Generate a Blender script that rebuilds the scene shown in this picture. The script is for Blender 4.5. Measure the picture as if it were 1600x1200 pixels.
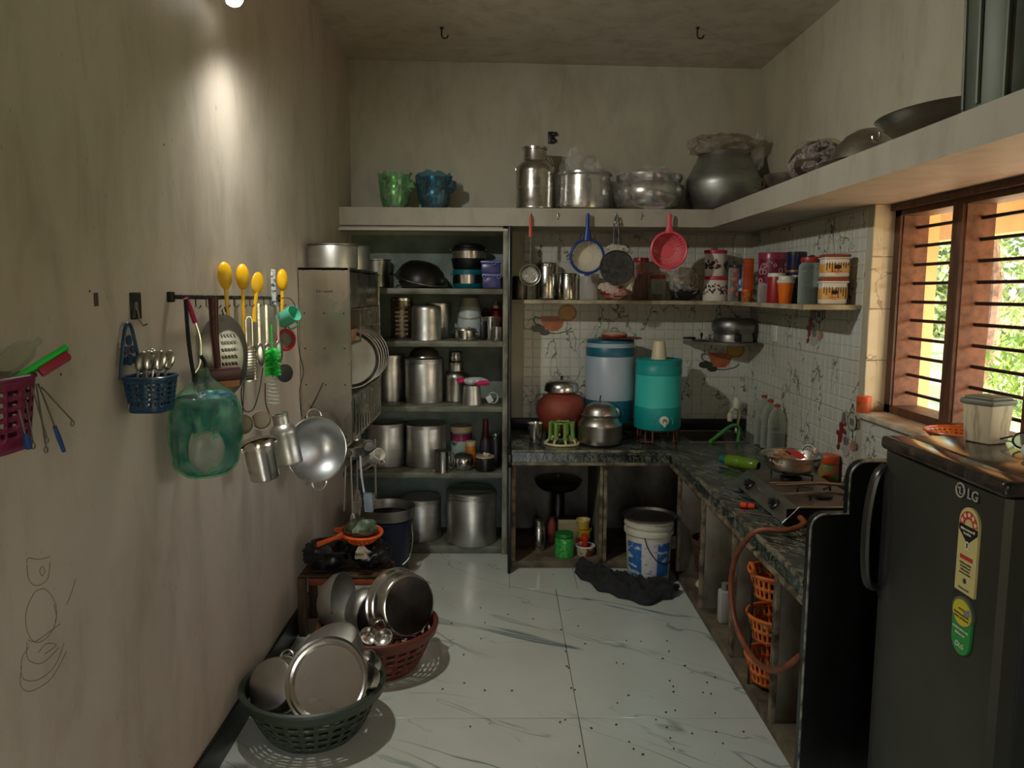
import bpy, bmesh, math, random
from mathutils import Vector, Matrix, Euler, noise as mnoise
random.seed(7)
R = math.radians
PI = math.pi
for o in list(bpy.data.objects):
    bpy.data.objects.remove(o, do_unlink=True)
scene = bpy.context.scene
COL = scene.collection

# ------------------------------------------------------------------ camera
F = 1230.0
CAM = Vector((0, 0, 1.7))
yaw, pitch, roll = 0.0122, R(6.72), 0.006
fw = Vector((math.sin(yaw)*math.cos(pitch), math.cos(yaw)*math.cos(pitch), -math.sin(pitch)))
rt = fw.cross(Vector((0, 0, 1))).normalized()
up = rt.cross(fw)
rt, up = rt*math.cos(roll)+up*math.sin(roll), up*math.cos(roll)-rt*math.sin(roll)
cd = bpy.data.cameras.new('camera')
cam = bpy.data.objects.new('camera', cd)
COL.objects.link(cam)
cd.sensor_width = 36
cd.lens = F/1600*36
cd.clip_start = 0.02
m3 = Matrix((rt, up, -fw)).transposed()
cam.matrix_world = Matrix.Translation(CAM) @ m3.to_4x4()
scene.camera = cam

# ------------------------------------------------------------------ view, sky, sun
vs = scene.view_settings
vs.view_transform = 'Standard'
vs.look = 'None'
vs.gamma = 1.0
vs.use_curve_mapping = False
vs.exposure = 0.0
world = bpy.data.worlds.new('sky')
scene.world = world
world.use_nodes = True
nt = world.node_tree
sky = nt.nodes.new('ShaderNodeTexSky')
sky.sky_type = 'NISHITA'
sky.sun_disc = False
sky.sun_elevation = R(38)
sky.sun_rotation = R(140)
sky.dust_density = 3.0
nt.links.new(sky.outputs[0], nt.nodes['Background'].inputs[0])
nt.nodes['Background'].inputs[1].default_value = 0.95
sd = bpy.data.lights.new('sun_offscreen', 'SUN')
sd.energy = 9.0
sd.angle = R(2)
sd.color = (1, .95, .86)
sun = bpy.data.objects.new('sun_offscreen', sd)
COL.objects.link(sun)
sun.rotation_euler = Vector((-.42, .52, -.74)).to_track_quat('-Z', 'Y').to_euler()     # high over the garden, slanting on to the added porch floor
LAMP_W = 23.0

# ------------------------------------------------------------------ helpers
def S(r, g, b):
    f = lambda c: (c/255/12.92) if c/255 <= .04045 else ((c/255+.055)/1.055)**2.4
    return (f(r), f(g), f(b))

def at(u, v, x=None, y=None, z=None):
    """where the line of sight through a photo point meets a real plane"""
    d = fw+rt*((u-800)/F)+up*((600-v)/F)
    t = (x-CAM.x)/d.x if x is not None else (y-CAM.y)/d.y if y is not None else (z-CAM.z)/d.z
    return CAM+d*t

class MB:
    def __init__(s):
        s.v = []; s.f = []; s.T = Matrix()
    def add(s, vs_, fs):
        n = len(s.v)
        s.v += [tuple(s.T @ Vector(p)) for p in vs_]
        s.f += [tuple(i+n for i in f) for f in fs]
        return s
    def box(s, x0, x1, y0, y1, z0, z1):
        return s.add([(x0,y0,z0),(x1,y0,z0),(x1,y1,z0),(x0,y1,z0),(x0,y0,z1),(x1,y0,z1),(x1,y1,z1),(x0,y1,z1)],
                     [(0,3,2,1),(4,5,6,7),(0,1,5,4),(1,2,6,5),(2,3,7,6),(3,0,4,7)])
    def rbox(s, x0, x1, y0, y1, z0, z1, b=.005, seg=2, top=1):
        bm = bmesh.new()
        bmesh.ops.create_cube(bm, size=1)
        for p in bm.verts:
            w = top if p.co.z > 0 else 1
            p.co = ((x0+x1)/2+p.co.x*(x1-x0)*w, (y0+y1)/2+p.co.y*(y1-y0)*w, (z0+z1)/2+p.co.z*(z1-z0))
        bmesh.ops.bevel(bm, geom=bm.edges[:], offset=b, segments=seg, affect='EDGES', profile=.5)
        bm.verts.index_update()
        s.add([p.co[:] for p in bm.verts], [[q.index for q in f.verts] for f in bm.faces])
        bm.free()
        return s
    def lathe(s, prof, seg=32, c=(0,0,0), r=1, h=1, sx=1, sy=1, a0=0, a1=2*PI, dr=None):
        full = abs(a1-a0-2*PI) < 1e-6
        n = seg if full else seg+1
        vs_, fs, rows = [], [], []
        for k, (pr, pz) in enumerate(prof):
            if pr*r < 1e-6:
                rows.append([len(vs_)]*n); vs_.append((c[0], c[1], c[2]+pz*h))
            else:
                row = []
                for i in range(n):
                    a = a0+(a1-a0)*i/seg
                    q = pr*r*(dr(a, k) if dr else 1)
                    row.append(len(vs_)); vs_.append((c[0]+q*math.cos(a)*sx, c[1]+q*math.sin(a)*sy, c[2]+pz*h))
                rows.append(row)
        for k in range(len(rows)-1):
            A, B = rows[k], rows[k+1]
            for i in range(seg):
                j = (i+1) % n
                f = []
                for q in (A[i], A[j], B[j], B[i]):
                    if q not in f: f.append(q)
                if len(f) > 2: fs.append(f)
        return s.add(vs_, fs)
    def tube(s, pts, r=.005, seg=8, closed=False, cap=True, flat=1.0):
        P_ = [Vector(p) for p in pts]
        n = len(P_)
        rr = r if isinstance(r, (list, tuple)) else [r]*n
        vs_, fs = [], []
        prev = None
        for i in range(n):
            if closed: t = P_[(i+1) % n]-P_[i-1]
            else: t = P_[min(i+1, n-1)]-P_[max(i-1, 0)]
            if t.length < 1e-9: t = Vector((0, 0, 1))
            t.normalize()
            if prev is None:
                a = Vector((0, 0, 1)) if abs(t.z) < .9 else Vector((1, 0, 0))
                nn = (a-t*a.dot(t)).normalized()
            else:
                nn = prev-t*prev.dot(t)
                nn = nn.normalized() if nn.length > 1e-6 else prev
            prev = nn
            b = t.cross(nn)
            for k in range(seg):
                an = 2*PI*k/seg
                vs_.append(P_[i]+nn*math.cos(an)*rr[i]+b*math.sin(an)*rr[i]*flat)
        for i in range(n if closed else n-1):
            j = (i+1) % n
            for k in range(seg):
                l = (k+1) % seg
                fs.append((i*seg+k, i*seg+l, j*seg+l, j*seg+k))
        if cap and not closed:
            fs.append(tuple(range(seg))[::-1]); fs.append(tuple((n-1)*seg+k for k in range(seg)))
        return s.add(vs_, fs)
    def prism(s, poly, d0, d1, ax='z'):
        mp = {'z': lambda p, d: (p[0], p[1], d), 'y': lambda p, d: (p[0], d, p[1]), 'x': lambda p, d: (d, p[0], p[1])}[ax]
        n = len(poly)
        vs_ = [mp(p, d0) for p in poly]+[mp(p, d1) for p in poly]
        fs = [tuple(range(n))[::-1], tuple(range(n, 2*n))]+[(i, (i+1) % n, n+(i+1) % n, n+i) for i in range(n)]
        return s.add(vs_, fs)
    def grid(s, nu, nv, f, wu=False, skip=None):
        vs_ = [f(i/(nu if wu else nu), j/nv) for j in range(nv+1) for i in range(nu if wu else nu+1)]
        m = nu if wu else nu+1
        fs = [(j*m+i, j*m+(i+1) % m, (j+1)*m+(i+1) % m, (j+1)*m+i) for j in range(nv) for i in range(nu) if not (skip and skip(i, j))]
        return s.add(vs_, fs)
    def ball(s, c, r, seg=16, rings=8, sx=1, sy=1, sz=1):
        pr = [(math.sin(PI*k/rings), -math.cos(PI*k/rings)*sz) for k in range(rings+1)]
        return s.lathe(pr, seg, c, r, r, sx, sy)
    def mesh(s, name, mat, angle=38):
        me = bpy.data.meshes.new(name)
        me.from_pydata([tuple(p) for p in s.v], [], s.f)
        me.materials.append(mat)
        bm = bmesh.new(); bm.from_mesh(me)
        bmesh.ops.recalc_face_normals(bm, faces=bm.faces)
        bm.to_mesh(me); bm.free()
        for p in me.polygons: p.use_smooth = True
        me.set_sharp_from_angle(angle=R(angle))
        me.update()
        return me

def obj(name, mb, mat, parent=None, loc=(0,0,0), rot=(0,0,0), solid=0, angle=38, label=None):
    me = mb if isinstance(mb, bpy.types.Mesh) else mb.mesh(name, mat, angle)
    o = bpy.data.objects.new(name, me)
    COL.objects.link(o)
    o.location = loc; o.rotation_euler = rot
    if parent: o.parent = parent
    if solid:
        m = o.modifiers.new('thickness', 'SOLIDIFY'); m.thickness = solid; m.offset = 0
    if label: o['label'] = label
    return o

def tag(o, label, cat, group=None, kind=None):
    o['label'] = label; o['category'] = cat
    if group: o['group'] = group
    if kind: o['kind'] = kind
    return o

def thing(name, label, cat, loc=(0,0,0), rot=(0,0,0), group=None):
    o = bpy.data.objects.new(name, None)
    COL.objects.link(o)
    o.empty_display_size = .05
    o.location = loc; o.rotation_euler = rot
    return tag(o, label, cat, group)

def struct(name, mb, mat, parent=None, **k):
    o = obj(name, mb, mat, parent, **k)
    o['kind'] = 'structure'
    return o

def solo(name, label, cat, mb, mat, loc=(0,0,0), rot=(0,0,0), group=None, solid=0, angle=38):
    return tag(obj(name, mb, mat, None, loc, rot, solid, angle), label, cat, group)

def arc(cx, cz, r, a0, a1, n=10, y=0, ax='xz'):
    out = []
    for i in range(n+1):
        a = R(a0+(a1-a0)*i/n)
        p = (cx+r*math.cos(a), cz+r*math.sin(a))
        out.append({'xz': (p[0], y, p[1]), 'xy': (p[0], p[1], y), 'yz': (y, p[0], p[1])}[ax])
    return out

def curve(pts, n=6):
    """smooth polyline through points"""
    P_ = [Vector(p) for p in pts]
    out = []
    for i in range(len(P_)-1):
        a, b, c, d = P_[max(i-1, 0)], P_[i], P_[i+1], P_[min(i+2, len(P_)-1)]
        for k in range(n):
            t = k/n
            out.append(.5*((2*b)+(c-a)*t+(2*a-5*b+4*c-d)*t*t+(-a+3*b-3*c+d)*t**3))
    out.append(P_[-1])
    return out

# ------------------------------------------------------------------ materials
MATS = {}
def base_mat(name):
    m = bpy.data.materials.new(name)
    m.use_nodes = True
    MATS[name] = m
    return m, m.node_tree.nodes, m.node_tree.links, m.node_tree.nodes['Principled BSDF']

def ramp(n, stops, interp='LINEAR'):
    r = n.new('ShaderNodeValToRGB')
    r.color_ramp.interpolation = interp
    e = r.color_ramp.elements
    while len(e) < len(stops): e.new(.5)
    for i, (p, c) in enumerate(stops):
        e[i].position = p
        e[i].color = (*c, 1) if len(c) == 3 else c
    return r

def coords(n, l, scale=(1,1,1), space='Object', rnd=False, rot=(0,0,0)):
    t = n.new('ShaderNodeTexCoord')
    mp = n.new('ShaderNodeMapping')
    mp.inputs['Scale'].default_value = scale
    mp.inputs['Rotation'].default_value = rot
    if space == 'World':
        g = n.new('ShaderNodeNewGeometry'); l.new(g.outputs['Position'], mp.inputs['Vector'])
    else:
        l.new(t.outputs[space], mp.inputs['Vector'])
    if rnd:
        oi = n.new('ShaderNodeObjectInfo')
        mu = n.new('ShaderNodeMath'); mu.operation = 'MULTIPLY'; mu.inputs[1].default_value = 37
        l.new(oi.outputs['Random'], mu.inputs[0])
        l.new(mu.outputs[0], mp.inputs['Location'])
    return mp.outputs[0]

def noise(n, l, vec, sc, det=4, dist=0, rough=.55):
    t = n.new('ShaderNodeTexNoise')
    t.inputs['Scale'].default_value = sc
    t.inputs['Detail'].default_value = det
    t.inputs['Distortion'].default_value = dist
    t.inputs['Roughness'].default_value = rough
    l.new(vec, t.inputs['Vector'])
    return t.outputs[0]

def mixc(n, l, fac, a, b, mode='MIX'):
    m = n.new('ShaderNodeMix'); m.data_type = 'RGBA'; m.blend_type = mode
    if hasattr(fac, 'node'): l.new(fac, m.inputs[0])
    else: m.inputs[0].default_value = fac
    for i, c in ((6, a), (7, b)):
        if hasattr(c, 'node'): l.new(c, m.inputs[i])
        else: m.inputs[i].default_value = (*c, 1)
    return m.outputs[2]

def line_mask(n, l, vec, sc, width, det=3, dist=.5, rough=.6):
    """thin wandering lines: where a noise crosses its middle"""
    f = noise(n, l, vec, sc, det, dist, rough)
    s = n.new('ShaderNodeMath'); s.operation = 'SUBTRACT'; s.inputs[1].default_value = .5; l.new(f, s.inputs[0])
    a = n.new('ShaderNodeMath'); a.operation = 'ABSOLUTE'; l.new(s.outputs[0], a.inputs[0])
    r = ramp(n, [(0, (1,1,1)), (width, (0,0,0))]); l.new(a.outputs[0], r.inputs[0])
    return r.outputs[0]

def mul(n, l, a, b):
    m = n.new('ShaderNodeMath'); m.operation = 'MULTIPLY'
    for i, c in ((0, a), (1, b)):
        if hasattr(c, 'node'): l.new(c, m.inputs[i])
        else: m.inputs[i].default_value = c
    return m.outputs[0]

def bump(n, l, p, h, strength=.2, dist=.002):
    b = n.new('ShaderNodeBump')
    b.inputs['Strength'].default_value = strength; b.inputs['Distance'].default_value = dist
    l.new(h, b.inputs['Height']); l.new(b.outputs[0], p.inputs['Normal'])

def mat(name, c, rough=.5, metal=0, c2=None, sc=6, stretch=(1,1,1), lo=.4, hi=.65, bmp=0, bsc=40, bstretch=None,
        trans=0, alpha=1, emit=0, rnd=False, det=4, rvar=0, coat=0):
    if name in MATS: return MATS[name]
    m, n, l, p = base_mat(name)
    p.inputs['Base Color'].default_value = (*c, 1)
    p.inputs['Roughness'].default_value = rough
    p.inputs['Metallic'].default_value = metal
    p.inputs['Transmission Weight'].default_value = trans
    p.inputs['Alpha'].default_value = alpha
    p.inputs['Coat Weight'].default_value = coat
    if emit:
        p.inputs['Emission Color'].default_value = (*c, 1); p.inputs['Emission Strength'].default_value = emit
    if c2 or bmp or rvar:
        v = coords(n, l, stretch, rnd=rnd)
        f = noise(n, l, v, sc, det)
        if c2:
            r = ramp(n, [(lo, c), (hi, c2)]); l.new(f, r.inputs[0]); l.new(r.outputs[0], p.inputs['Base Color'])
        if rvar:
            r = ramp(n, [(.3, (rough,)*3), (.7, (min(rough+rvar, 1),)*3)]); l.new(f, r.inputs[0]); l.new(r.outputs[0], p.inputs['Roughness'])
        if bmp:
            h = noise(n, l, coords(n, l, bstretch or (1,1,1)), bsc, 3)
            bump(n, l, p, h, bmp)
    return m

def steel(name, c=(.62,.60,.56), rough=.22, c2=None, bmp=.012, stretch=(1,1,4), sc=6, rvar=.14):
    return mat(name, c, rough, 1, c2 or tuple(x*.72 for x in c), sc, stretch, .35, .8, bmp, 30, (1,1,3), rnd=True, rvar=rvar)

def film(name, tint=(1,1,1), gloss=.25, dens=.15, scale=30):
    """thin crumpled plastic film: mostly see-through with broken highlights"""
    if name in MATS: return MATS[name]
    m, n, l, p = base_mat(name)
    out = n['Material Output']
    tr = n.new('ShaderNodeBsdfTransparent'); tr.inputs[0].default_value = (*tint, 1)
    p.inputs['Base Color'].default_value = (*[min(1, .25+.75*t) for t in tint], 1)
    p.inputs['Roughness'].default_value = .12
    p.inputs['Transmission Weight'].default_value = 0
    f = noise(n, l, coords(n, l), scale, 4, 1.5)
    bump(n, l, p, f, .9, .01)
    r = ramp(n, [(.35, (dens,)*3), (.7, (gloss,)*3)]); l.new(f, r.inputs[0])
    mx = n.new('ShaderNodeMixShader')
    l.new(r.outputs[0], mx.inputs[0]); l.new(tr.outputs[0], mx.inputs[1]); l.new(p.outputs[0], mx.inputs[2])
    l.new(mx.outputs[0], out.inputs[0])
    return m

def clear(name, tint=(.9,.95,.92), body=.08, rough=.05):
    """clear glass or bottle plastic"""
    if name in MATS: return MATS[name]
    m, n, l, p = base_mat(name)
    out = n['Material Output']
    tr = n.new('ShaderNodeBsdfTransparent'); tr.inputs[0].default_value = (*tint, 1)
    p.inputs['Base Color'].default_value = (*tint, 1); p.inputs['Roughness'].default_value = rough
    lw = n.new('ShaderNodeLayerWeight'); lw.inputs[0].default_value = .35
    r = ramp(n, [(0, (body,)*3), (1, (.75,)*3)]); l.new(lw.outputs['Facing'], r.inputs[0])
    mx = n.new('ShaderNodeMixShader')
    l.new(r.outputs[0], mx.inputs[0]); l.new(tr.outputs[0], mx.inputs[1]); l.new(p.outputs[0], mx.inputs[2])
    l.new(mx.outputs[0], out.inputs[0])
    return m

def plaster(name, c, c_dirt, c_warm, streak=1.0, dark=.5):
    m, n, l, p = base_mat(name)
    big = noise(n, l, coords(n, l, (1,1,.6), 'World'), 1.1, 5, .6)
    r1 = ramp(n, [(.35, c), (.7, c_warm)]); l.new(big, r1.inputs[0])
    st = noise(n, l, coords(n, l, (4,4,1.5), 'World'), 1.6, 7, .5, .65)
    r2 = ramp(n, [(.47, (0,0,0)), (.78, (dark,)*3)]); l.new(st, r2.inputs[0])
    cc = mixc(n, l, r2.outputs[0], r1.outputs[0], c_dirt)
    sp = noise(n, l, coords(n, l, (1,1,.5), 'World'), 45, 2)
    r3 = ramp(n, [(.70, (0,0,0)), (.76, (.55,)*3)]); l.new(sp, r3.inputs[0])
    cc = mixc(n, l, r3.outputs[0], cc, c_dirt)
    l.new(cc, p.inputs['Base Color'])
    p.inputs['Roughness'].default_value = .55
    h = noise(n, l, coords(n, l, (1,1,.5), 'World'), 14, 5)
    bump(n, l, p, h, .25, .004)
    return m

plaster('wall_paint', S(194,184,170), S(126,112,94), S(180,166,148))
plaster('back_paint', S(186,181,160), S(128,118,94), S(172,165,140), dark=.5)
plaster('ceiling_paint', S(204,195,176), S(120,110,92), S(184,173,150), dark=.6)
plaster('loft_paint', S(172,166,150), S(104,90,72), S(160,152,134), dark=.4)

def floor_marble():
    m, n, l, p = base_mat('floor_marble')
    v = coords(n, l, (1,1,1), 'World', rot=(0,0,R(38)))
    mp = n.new('ShaderNodeMapping'); mp.inputs['Scale'].default_value = (.55, 2.1, 1); l.new(v, mp.inputs['Vector'])
    v2 = mp.outputs[0]
    L1 = line_mask(n, l, v2, .85, .010, 4, .7, .5)
    k = noise(n, l, v2, 1.3, 2)
    rk = ramp(n, [(.42, (0,0,0)), (.6, (1,1,1))]); l.new(k, rk.inputs[0])
    L1m = mul(n, l, L1, rk.outputs[0])
    L2 = line_mask(n, l, v2, 1.9, .007, 3, .9, .5)
    k2 = noise(n, l, v2, 2.3, 2)
    rk2 = ramp(n, [(.5, (0,0,0)), (.64, (.8,.8,.8))]); l.new(k2, rk2.inputs[0])
    L2m = mul(n, l, L2, rk2.outputs[0])
    cl = noise(n, l, coords(n, l, (1,1,1), 'World'), 2.2, 5)
    rc = ramp(n, [(.3, S(196,203,192)), (.75, S(184,188,176))]); l.new(cl, rc.inputs[0])
    c1 = mixc(n, l, L1m, rc.outputs[0], S(98,116,112))
    c2 = mixc(n, l, L2m, c1, S(112,122,112))
    # fine dirt specks
    d = noise(n, l, coords(n, l, (1,1,1), 'World'), 90, 1)
    rd = ramp(n, [(.77, (0,0,0)), (.80, (.8,)*3)]); l.new(d, rd.inputs[0])
    c3 = mixc(n, l, rd.outputs[0], c2, S(70,62,50))
    l.new(c3, p.inputs['Base Color'])
    p.inputs['Roughness'].default_value = .16
    return m
floor_marble()

def tile_marble(name, c, c2, vein):
    m, n, l, p = base_mat(name)
    v = coords(n, l, (1,1,.55), 'World')
    w = n.new('ShaderNodeTexNoise'); w.inputs['Scale'].default_value = 9; w.inputs['Detail'].default_value = 4; l.new(v, w.inputs['Vector'])
    ad = n.new('ShaderNodeVectorMath'); ad.operation = 'MULTIPLY_ADD'; ad.inputs[1].default_value = (.22,.22,.22); l.new(w.outputs['Color'], ad.inputs[0]); l.new(v, ad.inputs[2])
    vo = n.new('ShaderNodeTexVoronoi'); vo.feature = 'DISTANCE_TO_EDGE'; vo.inputs['Scale'].default_value = 6.5; l.new(ad.outputs[0], vo.inputs['Vector'])
    rl_ = ramp(n, [(.008, (1,1,1)), (.026, (0,0,0))]); l.new(vo.outputs['Distance'], rl_.inputs[0])
    L1 = rl_.outputs[0]
    k = noise(n, l, v, 5.5, 2)
    rk = ramp(n, [(.47, (0,0,0)), (.56, (.85,.85,.85))]); l.new(k, rk.inputs[0])
    a = mul(n, l, L1, rk.outputs[0])
    big = noise(n, l, coords(n, l, (1,1,1), 'World'), 3, 4)
    rb = ramp(n, [(.3, c), (.7, c2)]); l.new(big, rb.inputs[0])
    cc = mixc(n, l, a, rb.outputs[0], vein)
    l.new(cc, p.inputs['Base Color'])
    p.inputs['Roughness'].default_value = .25
    return m
tile_marble('wall_tile', S(196,198,186), S(186,184,168), S(66,64,54))
tile_marble('jamb_tile', S(226,214,184), S(214,198,160), S(140,116,84))

def green_granite():
    m, n, l, p = base_mat('green_granite')
    v = coords(n, l, (1,1,1), 'World', rot=(0,0,R(62)))
    mp = n.new('ShaderNodeMapping'); mp.inputs['Scale'].default_value = (7, 26, 14); l.new(v, mp.inputs['Vector'])
    L1 = line_mask(n, l, mp.outputs[0], .9, .06, 5, 1.6, .6)
    k = noise(n, l, v, 5, 3)
    rk = ramp(n, [(.36, (0,0,0)), (.58, (.9,)*3)]); l.new(k, rk.inputs[0])
    a = mul(n, l, L1, rk.outputs[0])
    g = noise(n, l, v, 9, 5)
    rg = ramp(n, [(.35, S(20,24,22)), (.55, S(34,44,40)), (.75, S(56,76,68))]); l.new(g, rg.inputs[0])
    cc = mixc(n, l, a, rg.outputs[0], S(136,140,122))
    l.new(cc, p.inputs['Base Color'])
    p.inputs['Roughness'].default_value = .22
    return m
green_granite()
mat('black_granite', S(12,12,11), .28, 0, S(30,30,27), 60, lo=.5, hi=.8)
mat('stained_stone', S(122,116,100), .55, 0, S(64,54,40), 4.5, (1,1,.7), .38, .66, .3, 30)
mat('shelf_stone', S(112,116,100), .5, 0, S(66,60,46), 7, (1,1,1), .4, .68, .2, 30)
mat('raw_edge', S(128,116,92), .8, 0, S(62,50,36), 16, (1,1,1), .4, .62, .6, 60)
mat('unit_back', S(52,52,47), .7, 0, S(32,31,28), 4, (1,1,.6), .35, .7)
mat('unit_frame', S(146,146,128), .6, 0, S(84,82,66), 9, (1,1,.7), .42, .66)
mat('unit_paint', S(128,144,134), .6, 0, S(100,114,104), 6)
mat('grout', S(62,60,52), .9)
mat('tile_grout', S(140,136,120), .9)
mat('window_wood', S(96,62,40), .5, 0, S(56,34,22), 12, (2,2,.4), .38, .7, .3, 60)
mat('window_jamb_inner', S(118,76,52), .7, 0, S(84,52,34), 30, (1,1,1), .4, .7, .4, 90)
mat('bar_iron', S(20,18,17), .45, .3)
mat('cream_paint', S(232,206,150), .8, 0, S(212,180,122), 3)
mat('ext_cream', S(238,212,156), .85, 0, S(214,178,120), 1.3)

AL = steel('aluminium', (.56,.56,.52), .34, (.42,.41,.37))
ST = steel('bright_steel', (.64,.62,.57), .17, (.52,.49,.44))
DK = steel('dull_steel', (.36,.35,.32), .30, (.22,.21,.18))
IRON = mat('black_iron', S(22,21,19), .38, .4, S(38,36,32), 8)
BLACK = mat('black_plastic', S(14,14,14), .4)
WIRE = mat('dark_wire', S(30,27,24), .45, .4)
RUST = mat('rusty_iron', S(134,74,44), .6, .2, S(86,44,26), 20)
WHITEP = mat('white_plastic', S(214,210,196), .4)
CREAMP = mat('cream_plastic', S(212,196,160), .45)
def pl(name, r, g, b, rough=.38, **k): return mat(name, S(r,g,b), rough, **k)
FILM = film('clear_film', (1,1,1), .16, .03, 30)
GLASS = clear('clear_glass')
# ------------------------------------------------------------------ the room
XL, XR, YB, YN = -1.02, 1.70, 5.40, -1.6
# floor: a dark bed with the big marble tiles laid on it
fl = struct('floor', MB().box(XL-.15, XR+.35, YN-.2, YB+.15, -.12, -.006), MATS['grout'])
rows = [(-1.86+.691*k, -1.86+.691*(k+1)) for k in range(9)]
def floor_tile(x0, x1, y0, y1):
    g = .0013
    w, d = x1-x0-2*g, y1-y0-2*g
    mb = MB().rbox(-w/2, w/2, -d/2, d/2, -.008, 0, .0012, 1)
    obj('floor_tile', mb, MATS['floor_marble'], fl, ((x0+x1)/2, (y0+y1)/2, 0))
for k in range(9):
    y0 = 4.36-.691*(k); y1 = y0+.691
    if k == 0: continue
    if y1 < YN: break
    floor_tile(XL, .312, y0, y1); floor_tile(.312, XR, y0, y1)
floor_tile(XL, .047, 4.36, 5.05); floor_tile(.047, .44, 4.36, 5.05); floor_tile(.44, XR, 4.36, 5.05)
floor_tile(XL, .047, 5.05, YB); floor_tile(.047, XR, 5.05, YB)

zc = lambda x: 3.193-.0133*x
struct('ceiling', MB().add([(XL-.15,YN-.2,zc(XL-.15)),(XR+.35,YN-.2,zc(XR+.35)),(XR+.35,YB+.15,zc(XR+.35)),(XL-.15,YB+.15,zc(XL-.15)),
    (XL-.15,YN-.2,3.4),(XR+.35,YN-.2,3.4),(XR+.35,YB+.15,3.4),(XL-.15,YB+.15,3.4)],
    [(0,1,2,3),(4,5,6,7),(0,1,5,4),(1,2,6,5),(2,3,7,6),(3,0,4,7)]), MATS['ceiling_paint'])
struct('wall_left', MB().box(XL-.15, XL, YN-.2, YB+.15, -.12, 3.3), MATS['wall_paint'])
struct('wall_back', MB().box(XL, XR, YB, YB+.15, -.12, 3.3), MATS['back_paint'])
WY0, WY1, WZ0, WZ1 = 1.62, 3.66, 1.145, 2.105       # window opening
XO = 2.0
wr = struct('wall_right', MB().box(XR, XO, YN-.2, WY0, -.12, 3.3).box(XR, XO, WY1, YB+.15, -.12, 3.3)
    .box(XR, XO, WY0, WY1, -.12, WZ0).box(XR, XO, WY0, WY1, WZ1, 3.3), MATS['back_paint'])
# the wall behind the camera has an unseen doorway, added to let in fill daylight
struct('wall_near', MB().box(XL, -.35, YN-.15, YN, -.12, 3.3).box(.75, XR, YN-.15, YN, -.12, 3.3).box(-.35, .75, YN-.15, YN, 2.15, 3.3), MATS['wall_paint'])
dr = struct('added_door_1', MB().box(-.35, -.29, YN-.13, YN-.03, 0, 2.15).box(.69, .75, YN-.13, YN-.03, 0, 2.15).box(-.29, .69, YN-.13, YN-.03, 2.09, 2.15), MATS['window_wood'])
struct('baseboard_left', MB().rbox(XL, XL+.014, YN, 3.99, 0, .125, .002, 1), MATS['black_granite'])

# fine scratches, plugs and pencil scrawl on the left wall
def wall_pts(pts): return [tuple(at(u, v, x=XL+.0006)) for u, v in pts]
scr = MB()
for pts in ([(42,880),(44,872),(60,874),(78,870)], [(42,882),(45,905),(57,915),(74,905),(78,878)], [(66,884),(62,892),(66,900),(70,892),(67,885)],
            [(54,925),(44,945),(40,965),(44,990),(56,1004),(74,996),(86,975),(88,950),(80,930),(68,920),(54,925)],
            [(44,1000),(56,1002),(80,985),(94,975)], [(46,1010),(34,1030),(36,1060),(60,1062),(86,1040),(100,1005)],
            [(42,1004),(44,1030),(66,1036),(92,1012)], [(60,1020),(72,1006),(88,1008),(70,1022)], [(34,1040),(32,1070),(48,1080),(80,1060),(104,1018)],
            [(104,945),(112,925),(118,905)], [(84,945),(88,962),(86,972)]):
    scr.tube(curve(wall_pts(pts), 5), .0009, 4, cap=False)
obj('pencil_scrawl', scr, mat('pencil', S(120,110,94), .9), bpy.data.objects['wall_left'])
def wall_blob(name, u, v, w, h, m):
    p = at(u, v, x=XL)
    mb = MB(); mb.rbox(XL-.004, XL+.0012, p.y-w/2, p.y+w/2, p.z-h/2, p.z+h/2, .001, 1)
    obj(name, mb, m, bpy.data.objects['wall_left'])
wall_blob('wall_plug', 150, 468, .022, .034, mat('plug_brown', S(78,60,44), .8))
for u, v in ((64,568+0),(256,226),(95,585),(140,455)):
    wall_blob('nail_hole', u, v, .006, .006, MATS['plug_brown'])

# ceiling hooks
for u, z in ((690, 3.2), (1090, 3.18)):
    p = at(u, 42, z=z)
    h = MB().lathe([(0,0),(.011,0),(.009,-.012),(.004,-.016)], 12, (0,0,0)).tube([(0,0,-.012),(0,0,-.045)]+[(.018-.018*math.cos(R(a)), 0, -.045-.018*math.sin(R(a))) for a in range(20,200,20)], .0045, 8)
    solo('ceiling_hook', 'dark iron hook in the ceiling '+('above the steel milk can and shelf unit' if u < 800 else 'above the large dented cooking pot'), 'hook', h, IRON, (p.x, p.y, zc(p.x)+.002))
# black stub on the back wall
p = at(862, 216, y=YB)
kb = thing('conduit_stub', 'black cut conduit stub on wall above the milk can', 'fitting', (p.x, YB, p.z))
obj('plate', MB().rbox(-.026,.018,-.02,0,-.038,.040,.006), BLACK, kb)
obj('clip', MB().rbox(.004,.034,-.032,-.004,.012,.036,.005), BLACK, kb); obj('clip', MB().rbox(.000,.030,-.03,-.004,-.03,-.008,.005), BLACK, kb)

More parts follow.
